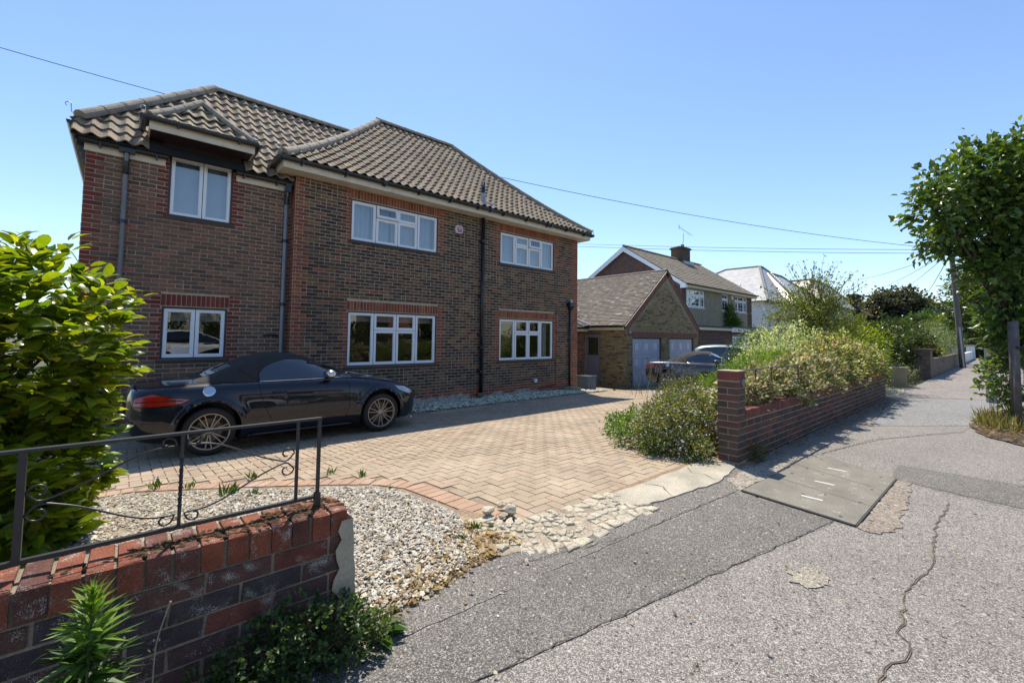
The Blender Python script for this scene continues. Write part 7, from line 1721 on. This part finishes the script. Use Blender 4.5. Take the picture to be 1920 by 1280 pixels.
# --- shrubs behind the right wall
ABEL = dict(alt=(.60, .44, .33), altp=.24, alt2=(.68, .62, .36), alt2p=.18)
shrub("pink_flowering_shrub", "pinkish green flowering shrub spilling over the right wall nearest the pillar", "shrub", [(5.95, 2.42, .60, .34, .26, .26), (6.3, 2.40, .62, .55, .34, .30), (7.0, 2.38, .66, .6, .38, .34), (7.8, 2.40, .70, .7, .42, .42), (8.8, 2.46, .68, .8, .5, .52), (9.8, 2.46, .66, .7, .45, .50)], 16000, (.042, .078), (0.203, 0.232, 0.075), tmpl='card', wid=.62, mat=m_leaf_pale, cl=(26, .045), floor=.42, foot=(7.2, 2.8, 0), stemr=.012, **ABEL)
shrub("pale_flowering_shrub", "loose pinkish yellow shrub in the middle of the right bed", "shrub", [(10.9, 2.55, .78, .9, .55, .62), (12.0, 2.6, .84, .9, .58, .68), (13.1, 2.55, .76, .9, .55, .64), (14.0, 2.6, .68, .8, .55, .62)], 15000, (.050, .092), (0.203, 0.240, 0.060), tmpl='card', wid=.62, mat=m_leaf_pale, cl=(26, .06), floor=.35, foot=(11.2, 3.0, 0), stemr=.014, alt=(0.600, 0.435, 0.285), altp=.18, alt2=(0.690, 0.675, 0.240), alt2p=.20)
shrub("yellow_green_overhang", "yellow green branches hanging past the far end of the right wall", "shrub", [(14.2, 2.6, .78, .75, .5, .55), (14.9, 2.5, .55, .55, .42, .42), (13.8, 2.9, 1.0, .7, .6, .5), (15.4, 2.6, .9, .5, .4, .25)], 7000, (.03, .055), (0.224, 0.280, 0.035), (0.364, 0.392, 0.056), .35, cl=(22, .07), floor=.12, foot=(14.0, 2.8, 0), lump=.24)
shrub("dark_spiky_shrub", "dark grey green needle leaved shrub in the middle of the right wall top", "shrub", [(10.3, 2.35, .55, .6, .30, .34), (11.2, 2.33, .50, .6, .28, .32)], 4200, (.03, .06), (.060, .075, .050), (.10, .11, .07), .3, 'lance', .7, cl=(10, .035), floor=.4, foot=(9.3, 2.7, 0))
shrub("variegated_dome_shrub", "large dome shaped cream and green variegated shrub behind the right wall", "shrub", [(12.2, 3.75, .88, .95, .95, .98), (11.5, 3.7, .65, .7, .7, .75), (12.9, 3.8, .75, .8, .8, .80)], 13000, (.048, .085), (0.450, 0.537, 0.213), (0.750, 0.750, 0.450), .45, wid=.55, mat=m_leaf_pale, cl=(26, .055), floor=-.1, foot=(12.2, 3.75, -.1), alt2=(0.150, 0.237, 0.050), alt2p=.2)
shrub("bright_green_perennials", "bright green upright perennials under the variegated dome", "plant", [(8.6, 3.2, .62, .7, .4, .45), (9.7, 3.2, .68, .8, .4, .46), (10.8, 3.3, .70, .7, .4, .46), (7.6, 3.2, .45, .6, .4, .40)], 9000, (.05, .10), (0.142, 0.243, 0.038), (0.216, 0.324, 0.041), .35, 'lance', 1.3, cl=(12, .05), upb=.2, floor=.1, foot=(8.6, 3.5, 0))
shrub("dark_corner_shrub", "dark green shrub left of the variegated dome before the white garage door", "shrub", [(13.7, 5.0, .95, .75, .6, .80), (13.1, 4.9, .5, .6, .6, .6)], 6000, (.04, .065), (.045, .085, .022), (.08, .12, .03), .2, cl=(10, .05), floor=-.2, foot=(13.6, 5.0, -.15))
lt = shrub("leggy_shrub", "tall leggy arching shrub standing above the flowering shrubs", "shrub", [(15.6, 3.9, 1.55, 1.4, 1.2, 1.0), (15.0, 4.2, 2.15, .9, .8, .75), (16.4, 3.7, 2.05, .9, .8, .75), (15.7, 3.95, 2.6, .7, .6, .6)], 12500, (.05, .09), (0.128, 0.169, 0.041), (0.297, 0.311, 0.041), .22, 'fold', .5, cl=(26, .11), floor=.3, foot=(15.6, 3.9, 0), lump=.30, shell=.4, alt2=(0.378, 0.270, 0.081), alt2p=.06)
mb = MB(); PL = []; DL = []
for i in range(62):
    a = rng.uniform(0, 6.28); r_ = rng.uniform(.25, 1.05); tip = np.array([15.7 + r_ * 1.6 * math.cos(a), 3.9 + r_ * 1.35 * math.sin(a), 3.75 - .75 * r_ ** 2 + rng.uniform(-.35, .25)]); b = np.array([15.65 + rng.normal() * .15, 3.9 + rng.normal() * .15, 1.5])
    c = crspline([b, b + (tip - b) * .55 + np.array([0, 0, .28]), tip], 12); mb.tube(c, list(np.linspace(.011, .003, 12)), 4)
    for q in range(5, 12):
        for s in range(3): PL.append(c[q] + rng.normal(size=3) * .02); DL.append(unit(c[q] - c[q - 1]) * .6 + rng.normal(size=3) * .6)
mb.build('arching_branch', m_bark, lt); PL = np.array(PL); n = len(PL); leaves('branch_foliage', PL, np.array(DL), np.array([0, 0, 1.]) + rng.normal(size=(n, 3)) * .4, rng.uniform(.05, .095, n), tone(n, (.12, .14, .03), .25, (.26, .25, .04), .2), m_leaf, lt, tmpl='fold', wid=.5)
shrub("broad_leaf_garden_shrub", "yellow green broad leaved shrub between the leggy shrub and the dark hedge", "shrub", [(18.3, 3.3, 1.15, 1.0, .8, .75), (17.4, 3.2, .9, .8, .7, .65)], 3200, (.07, .13), (0.144, 0.216, 0.026), (0.240, 0.288, 0.036), .3, 'fold', .6, cl=(7, .10), floor=.0, foot=(18, 3.3, 0), mat=m_leaf_gloss)
shrub("dark_hedge", "big dark green hedge with yellowing top behind the stub pillar", "hedge", [(20.8, 3.8, .85, 1.3, 1.0, 1.15), (22.6, 3.6, .95, 1.6, 1.1, 1.22), (25.0, 3.5, 1.0, 1.8, 1.1, 1.25), (27.6, 3.4, 1.05, 1.9, 1.1, 1.22), (30.0, 3.4, 1.0, 1.6, 1.0, 1.1)], 30000, (.075, .125), (0.040, 0.068, 0.013), (0.101, 0.115, 0.018), .16, wid=.7, cl=(34, .12), floor=-.05, foot=(24, 3.6, 0), shell=.7)
shrub("hedge_foot_plants", "pale weedy plants round the stub pillar", "plant", [(18.6, 2.45, .35, .7, .25, .38), (19.6, 2.4, .22, .7, .25, .28), (20.8, 2.4, .22, .8, .25, .28)], 2600, (.04, .07), (.09, .12, .05), (.30, .30, .22), .2, cl=(8, .05), floor=0., foot=(19.3, 2.4, 0))
shrub("grey_green_tamarisk", "soft grey green feathery shrub beside the telegraph pole", "shrub", [(35.5, 3.2, 1.35, 2.8, 1.2, 1.0), (38.5, 2.9, 1.2, 2.2, 1.0, .9), (32.5, 3.3, 1.2, 2., 1.0, .8)], 11000, (.09, .16), (.14, .19, .095), (.18, .22, .10), .3, 'lance', .8, cl=(14, .14), floor=.2, foot=(35.5, 3.2, 0))
shrub("red_brown_shrub", "reddish brown low shrub on top of the far brick wall", "shrub", [(28.5, 2.9, .9, 2.0, .6, .48), (26.2, 2.8, .8, 1.5, .5, .35)], 4200, (.06, .1), (.17, .12, .05), (.20, .19, .04), .35, cl=(10, .08), floor=.5, foot=(28, 2.9, 0))
shrub("yellow_wall_plant", "low yellow green plant behind the far brick wall", "plant", [(31.5, 2.7, .75, 1.5, .4, .28)], 1500, (.07, .11), (.26, .30, .04), (.34, .34, .05), .3, cl=(10, .08), floor=.5, foot=(31.5, 2.7, 0))
# --- distant trees
def tree(name, label, B, n, size, base, alt=None, altp=.2, foot=None, trunk=.25, cl=(16, .3), wid=.8, lump=.2, cat='tree', mat=None, shell=.6, tmpl='card', floor=.5, upb=.5):
    B = np.array(B, float); f = foot or (float(B[:, 0].mean()), float(B[:, 1].mean()), -.1); t = thing(name, label, cat, f); P, N_ = blobs(B, n, shell, lump, floor=floor); m = len(P)
    ci = rng.integers(0, m, max(1, m // cl[0])); j = rng.integers(0, len(ci), m); P = P[ci][j] + rng.normal(size=(m, 3)) * cl[1]; N_ = N_[ci][j]
    D = unitv(N_ + rng.normal(size=(m, 3)) * .6); Up = np.array([0, 0, 1.]) * upb + N_ * .4 + rng.normal(size=(m, 3)) * .35
    leaves('crown', P, D, Up, rng.uniform(*size, m), tone(m, base, .25, alt, altp), mat or m_leaf, t, tmpl=tmpl, wid=wid)
    top_ = B[:, 2].max(); mb = MB(); mb.tube([(f[0], f[1], f[2]), (f[0] + .1, f[1], top_ * .35), (f[0], f[1] + .1, top_ * .7)], [trunk, trunk * .8, trunk * .5], 10)
    for b in B: mb.tube([(f[0] + .05, f[1], top_ * .3), tuple((np.array([f[0], f[1], top_ * .4]) + b[:3]) / 2), tuple(b[:3] + np.array([0, 0, b[5] * .4]))], [trunk * .5, trunk * .35, trunk * .12], 7)
    mb.build('trunk', m_bark, t, smooth=True); return t
tree("dark_round_tree", "dark purplish round tree rising behind the bungalow", [(97, 12.4, 6.6, 4.5, 3.6, 3.4), (100, 10.5, 6.0, 3.8, 3.2, 3.0), (94.5, 14.2, 6.4, 3.5, 3.0, 2.6), (98, 12, 8.2, 2.6, 2.2, 1.7)], 13000, (.35, .6), (.080, .078, .062), (.10, .11, .06), .3, trunk=.4, cl=(18, .42))
tree("mid_green_tree", "rounded mid green tree at the foot of the dark round tree", [(82, 7.9, 3.0, 3.2, 2.6, 2.2), (85, 7.0, 3.2, 3.0, 2.4, 2.4), (80, 9.0, 2.2, 2.6, 2.0, 1.7)], 8000, (.28, .48), (.065, .115, .052), (.09, .15, .06), .3, cl=(14, .28))
tree("yellow_green_tree", "yellow green bushy tree left of the telegraph pole", [(70, 5.2, 2.2, 2.2, 1.7, 1.8), (67, 4.6, 1.9, 2.0, 1.5, 1.6), (73, 5.6, 2.9, 2.2, 1.6, 1.5)], 7000, (.18, .32), (.14, .19, .03), (.10, .14, .03), .35, cl=(14, .22))
tree("tall_evergreen", "tall bright topped evergreen behind the telegraph pole", [(58, 1.9, 5.2, 3.0, 2.2, 3.6), (61, .6, 6.6, 3.4, 2.6, 4.2), (66, .2, 6.0, 4.5, 3., 5.0), (55.5, 2.6, 3.6, 2.0, 1.3, 2.4)], 20000, (.20, .40), (.045, .075, .014), (.15, .18, .025), .16, trunk=.35, cl=(22, .30), wid=.5, floor=1.2)
tree("overhanging_trees", "dark mass of trees closing over the far end of the pavement", [(72, .3, 2.6, 4, 3.0, 2.6), (76, -2.5, 4.5, 5, 4, 4.6), (84, 1.0, 5, 7, 4, 4.5), (66, -5.5, 4.2, 5, 2.6, 4.2), (74, 2.9, 2.2, 5, 1.4, 2.2)], 14000, (.3, .6), (.030, .050, .016), (.05, .075, .02), .2, trunk=.4, cl=(18, .40), floor=.7)
shrub("dark_shade_hedge", "dark shaded hedge beyond the white garden wall", "hedge", [(60, 2.9, .9, 5.5, .8, 1.1), (68, 2.6, 1.1, 5, .8, 1.3), (56.5, 2.0, .35, .8, .35, .4)], 5200, (.14, .24), (.035, .055, .018), (.05, .08, .02), .2, cl=(14, .18), floor=0., foot=(62, 2.8, 0))
# --- street tree with stakes and wire guard at the right
TX, TY = 11.55, -.02
tt = tree("street_tree", "young broad leaved street tree with wire guard at the right edge", [(11.57, -0.03, 0.87, 0.19, 0.19, 0.52), (11.47, -0.00, 1.79, 0.28, 0.28, 0.52), (10.52, 0.83, 3.78, 0.34, 0.34, 0.45), (10.89, 0.67, 3.34, 0.38, 0.38, 0.4), (11.0, 0.51, 4.19, 0.43, 0.43, 0.47), (11.61, 0.23, 4.37, 0.57, 0.57, 0.66), (11.54, 0.22, 3.52, 0.68, 0.68, 0.66), (11.77, -0.14, 3.69, 0.85, 0.85, 0.9), (12.08, -0.22, 4.81, 0.4, 0.4, 0.45), (11.52, 0.02, 2.82, 0.49, 0.49, 0.66), (11.69, -0.08, 2.07, 0.4, 0.4, 0.66), (11.68, -0.03, 1.42, 0.26, 0.26, 0.47), (12.41, -0.48, 4.43, 0.76, 0.76, 0.76), (11.13, 0.23, 2.66, 0.26, 0.26, 0.3), (10.53, 0.8, 4.15, 0.25, 0.25, 0.25), (11.34, 0.11, 1.78, 0.21, 0.21, 0.38)],
     10500, (.08, .17), (.080, .135, .032), (.18, .26, .045), .28, foot=(TX, TY, 0), trunk=.05, cl=(20, .10), wid=.68, tmpl='fold', floor=.45, lump=.30, mat=m_leaf_tree, upb=.8)
shrub("tree_foot_shoots", "leafy shoots with yellow green leaves at the base of the street tree", "shrub", [(11.3, .22, .85, .22, .16, .22), (11.25, .28, .60, .16, .14, .14), (11.5, .05, .45, .20, .14, .35), (11.35, .1, 1.1, .2, .16, .25)], 420, (.06, .11), (0.156, 0.228, 0.036), (0.096, 0.144, 0.036), .35, 'fold', .65, cl=(7, .05), floor=.1, foot=(11.5, 0, 0), stemr=.008)
ts = thing("tree_stake", "weathered timber stake with a rubber tie beside the street tree", "stake", (10.80, -.06, 0)); mb = MB(); mb.tube([(10.84, -.045, -.05), (10.80, -.06, 1.75)], [.042, .038], 12); mb.build('post', m_post, ts, smooth=True)
mb = MB(); mb.tube([(10.80 - .055, -.06, 1.32), (10.80, -.115, 1.32), (11.2, -.06, 1.32), (11.55, -.02, 1.32)], .022, 5); mb.build('tie', m_black, ts)
t2 = thing("tree_stake", "second thinner timber stake standing behind the first", "stake", (11.15, -.0, 0)); mb = MB(); mb.tube([(11.15, .0, -.05), (11.10, .0, 1.75)], [.035, .033], 10); mb.build('post', m_post, t2, smooth=True)
wg = thing("tree_guard", "rusty wire mesh guard round the street tree", "tree guard", (11.45, 0, 0)); mb = MB(); n = 26
for i in range(n): a = 2 * math.pi * i / n; mb.tube([(11.42 + .30 * math.cos(a), .0 + .28 * math.sin(a), 0), (11.42 + .30 * math.cos(a), .0 + .28 * math.sin(a), 1.30)], .0028, 3)
for k in range(17): z = .02 + k * .08; mb.tube([(11.42 + .30 * math.cos(a), .28 * math.sin(a), z) for a in np.linspace(0, 2 * math.pi, 25)], .0026, 3, caps=False)
mb.build('mesh', M("rusty_wire", (.12, .10, .085), .7, metal=.3), wg)
pc = thing("concrete_bollard", "grey concrete post standing behind the street tree", "post", (15.2, .33, 0)); mb = MB(); mb.box((15.1, .25, -.05), (15.3, .42, 1.25)); mb.build('post', M("grey_concrete_post", (.36, .36, .34), .9, vary=.15), pc)
# tree pit soil, litter and grass
flat("tree_pit", wob([(9.15, -.12), (9.6, .28), (10.6, .50), (11.8, .45), (12.8, .25), (13.5, -.6), (11., -1.2), (9.2, -1.2)], .15, .05, seed=60), .016, m_soil)
PIT = [(9.15, -.12), (9.6, .28), (10.6, .50), (11.8, .45), (12.8, .25), (13.5, -.6), (11., -1.2), (9.2, -1.2)]
litter("leaf_litter", PIT, (9, 13.5), (-.8, .5), 2600, lambda x, y: .018 + rng.uniform(0, .03), (.03, .08), BR + [(.10, .11, .04)])
def grass(name, poly, xr, yr, n, h, base, alt, altp=.4, kind='stuff'):
    X = rng.uniform(*xr, n); Y = rng.uniform(*yr, n); k = np.array([inpoly(x, y, poly) for x, y in zip(X, Y)]); X, Y = X[k], Y[k]; n = len(X); P = np.stack([X, Y, np.array([g(x, y) for x, y in zip(X, Y)])], 1)
    D = np.array([0, 0, 1.]) + rng.normal(size=(n, 3)) * .35; W_ = rng.normal(size=(n, 3)); S_ = rng.uniform(*h, n)
    return leaves(name, P, D, W_, S_, tone(n, base, .25, alt, altp), m_leaf, None, kind=kind, tmpl='lance', wid=.35)
grass("dry_grass", [(10.2, .1), (10.6, .42), (11.9, .42), (12.2, .0), (11, -.4)], (10.2, 12.2), (-.4, .42), 1300, (.08, .32), (.28, .22, .10), (.12, .14, .04))
grass("grass_by_pillars", [(14.0, 2.0), (17.6, 2.1), (17.6, 2.7), (14, 2.6)], (14, 17.6), (2, 2.7), 1200, (.03, .09), (.14, .17, .05), (.30, .26, .13))
grass("straw_grass", [(1.2, 2.10), (1.8, 2.22), (2.05, 2.26), (2.0, 2.6), (1.5, 2.45), (1.2, 2.25)], (1.2, 2.1), (2.05, 2.6), 1600, (.02, .06), (.40, .27, .11), (.28, .20, .08), .4)
grass("edge_grass", [(.9, 2.0), (1.3, 2.1), (2.0, 2.25), (2.0, 2.6), (1.3, 2.3), (.9, 2.2)], (.9, 2.0), (2.0, 2.6), 1100, (.01, .045), (.24, .17, .07), (.12, .15, .04), .35)
grass("drive_edge_grass", [(-.2, 5.0), (.95, 4.95), (1.7, 4.25), (1.95, 4.25), (1.1, 5.35), (-.2, 6.1)], (-.2, 2.0), (4.2, 6.1), 700, (.01, .04), (.13, .15, .04), (.26, .2, .08), .4)
# garden bed soil
strip_grid("garden_bed", fr(5.3, 14, .5), fr(2.26, 5.4, .3), lambda x, y: g(x, y) + .10 * sst((y - 2.2) / .5) - .03, m_soil, inside=lambda x, y: not inpoly(x, y, DRIVE))
litter("bed_litter", [(5.45, 2.1), (12, 2.1), (12, 2.27), (5.45, 2.27)], (5.45, 12), (2.05, 2.27), 500, lambda x, y: RT + .004, (.02, .045), BR + [(.20, .13, .09)])
cp = shrub("wall_climber", "green climbing plant on the pebbledash front above the flat garage roof", "climber", [(30.0, 12.15, 2.7, .75, .18, .65), (30.6, 12.15, 2.35, 1.0, .2, .35), (29.9, 12.2, 3.3, .35, .12, .45)], 2600, (.08, .14), (.07, .13, .02), (.12, .2, .03), .3, cl=(10, .08), floor=2.1, foot=(30.2, 12.1, 2.1))
# hedges across the road, seen mirrored in the windows
for i, (x, r_, h, c_, a_) in enumerate(((-6, 4, 1.6, (.05, .09, .02), (.09, .13, .03)), (3, 5, 2.2, (.06, .10, .025), (.11, .15, .03)), (12, 5, 1.8, (.05, .085, .02), (.10, .14, .03)), (21, 5, 2.4, (.06, .10, .02), (.10, .15, .03)), (31, 6, 2.0, (.05, .09, .02), (.10, .13, .03)))):
    shrub("roadside_hedge", ["low hedge across the road at the far left", "hedge across the road mirrored in the middle windows", "low hedge across the road between two taller ones", "tall hedge across the road mirrored in the right windows", "hedge across the road at the far right"][i], "hedge", [(x, -12.5, h * .5, r_, 1.2, h * .62), (x + 2, -12.6, h * .6, r_ * .6, 1.1, h * .6)], 2600, (.16, .3), c_, a_, .25, cl=(12, .16), floor=-.1, foot=(x, -12.5, -.1), group='hedges across the road')
shrub("yellow_flower_bush", "bush with yellow flowers across the road mirrored in the middle window", "bush", [(9.5, -9.8, .55, .9, .5, .65)], 1500, (.08, .14), (.10, .15, .03), (.70, .50, .03), .40, cl=(8, .08), floor=0., foot=(9.5, -9.8, -.1))
# opposite houses, plain but solid, for the same reflections
for i, (x, c_) in enumerate(((-8, (.30, .16, .11)), (8, (.55, .50, .42)), (24, (.28, .15, .10)))):
    h = thing("opposite_house", ["red brick house across the road at the left", "cream house across the road in the middle", "brown brick house across the road at the right"][i], "house", (x, -24, -.1)); mb = MB(); mb.box((x - 5, -28, -.1), (x + 5, -20, 5.0)); mb.build('wall', M("opposite_wall_%s" % ('abc'[i]), c_, .9, vary=.15, vs=2), h)
    mb = MB(); mb.ngon([(x - 5.4, -19.6, 4.9), (x + 5.4, -19.6, 4.9), (x + 3, -24, 8.2), (x - 3, -24, 8.2)][::-1]); mb.ngon([(x - 5.4, -28.4, 4.9), (x - 5.4, -19.6, 4.9), (x - 3, -24, 8.2)]); mb.ngon([(x + 5.4, -28.4, 4.9), (x + 5.4, -19.6, 4.9), (x + 3, -24, 8.2)]); mb.ngon([(x - 5.4, -28.4, 4.9), (x + 5.4, -28.4, 4.9), (x + 3, -24, 8.2), (x - 3, -24, 8.2)]); mb.build('roof', m_ridge, h)
    for (a, b) in ((-3.6, .9), (1.6, .9), (-3.6, 3.3), (1.6, 3.3)): mb = MB(); mb.box((x + a, -20, b), (x + a + 2., -19.95, b + 1.2)); mb.build('window', m_white, h); mb = MB(); mb.box((x + a + .08, -19.96, b + .08), (x + a + 1.92, -19.94, b + 1.12)); mb.build('pane', m_dark, h)
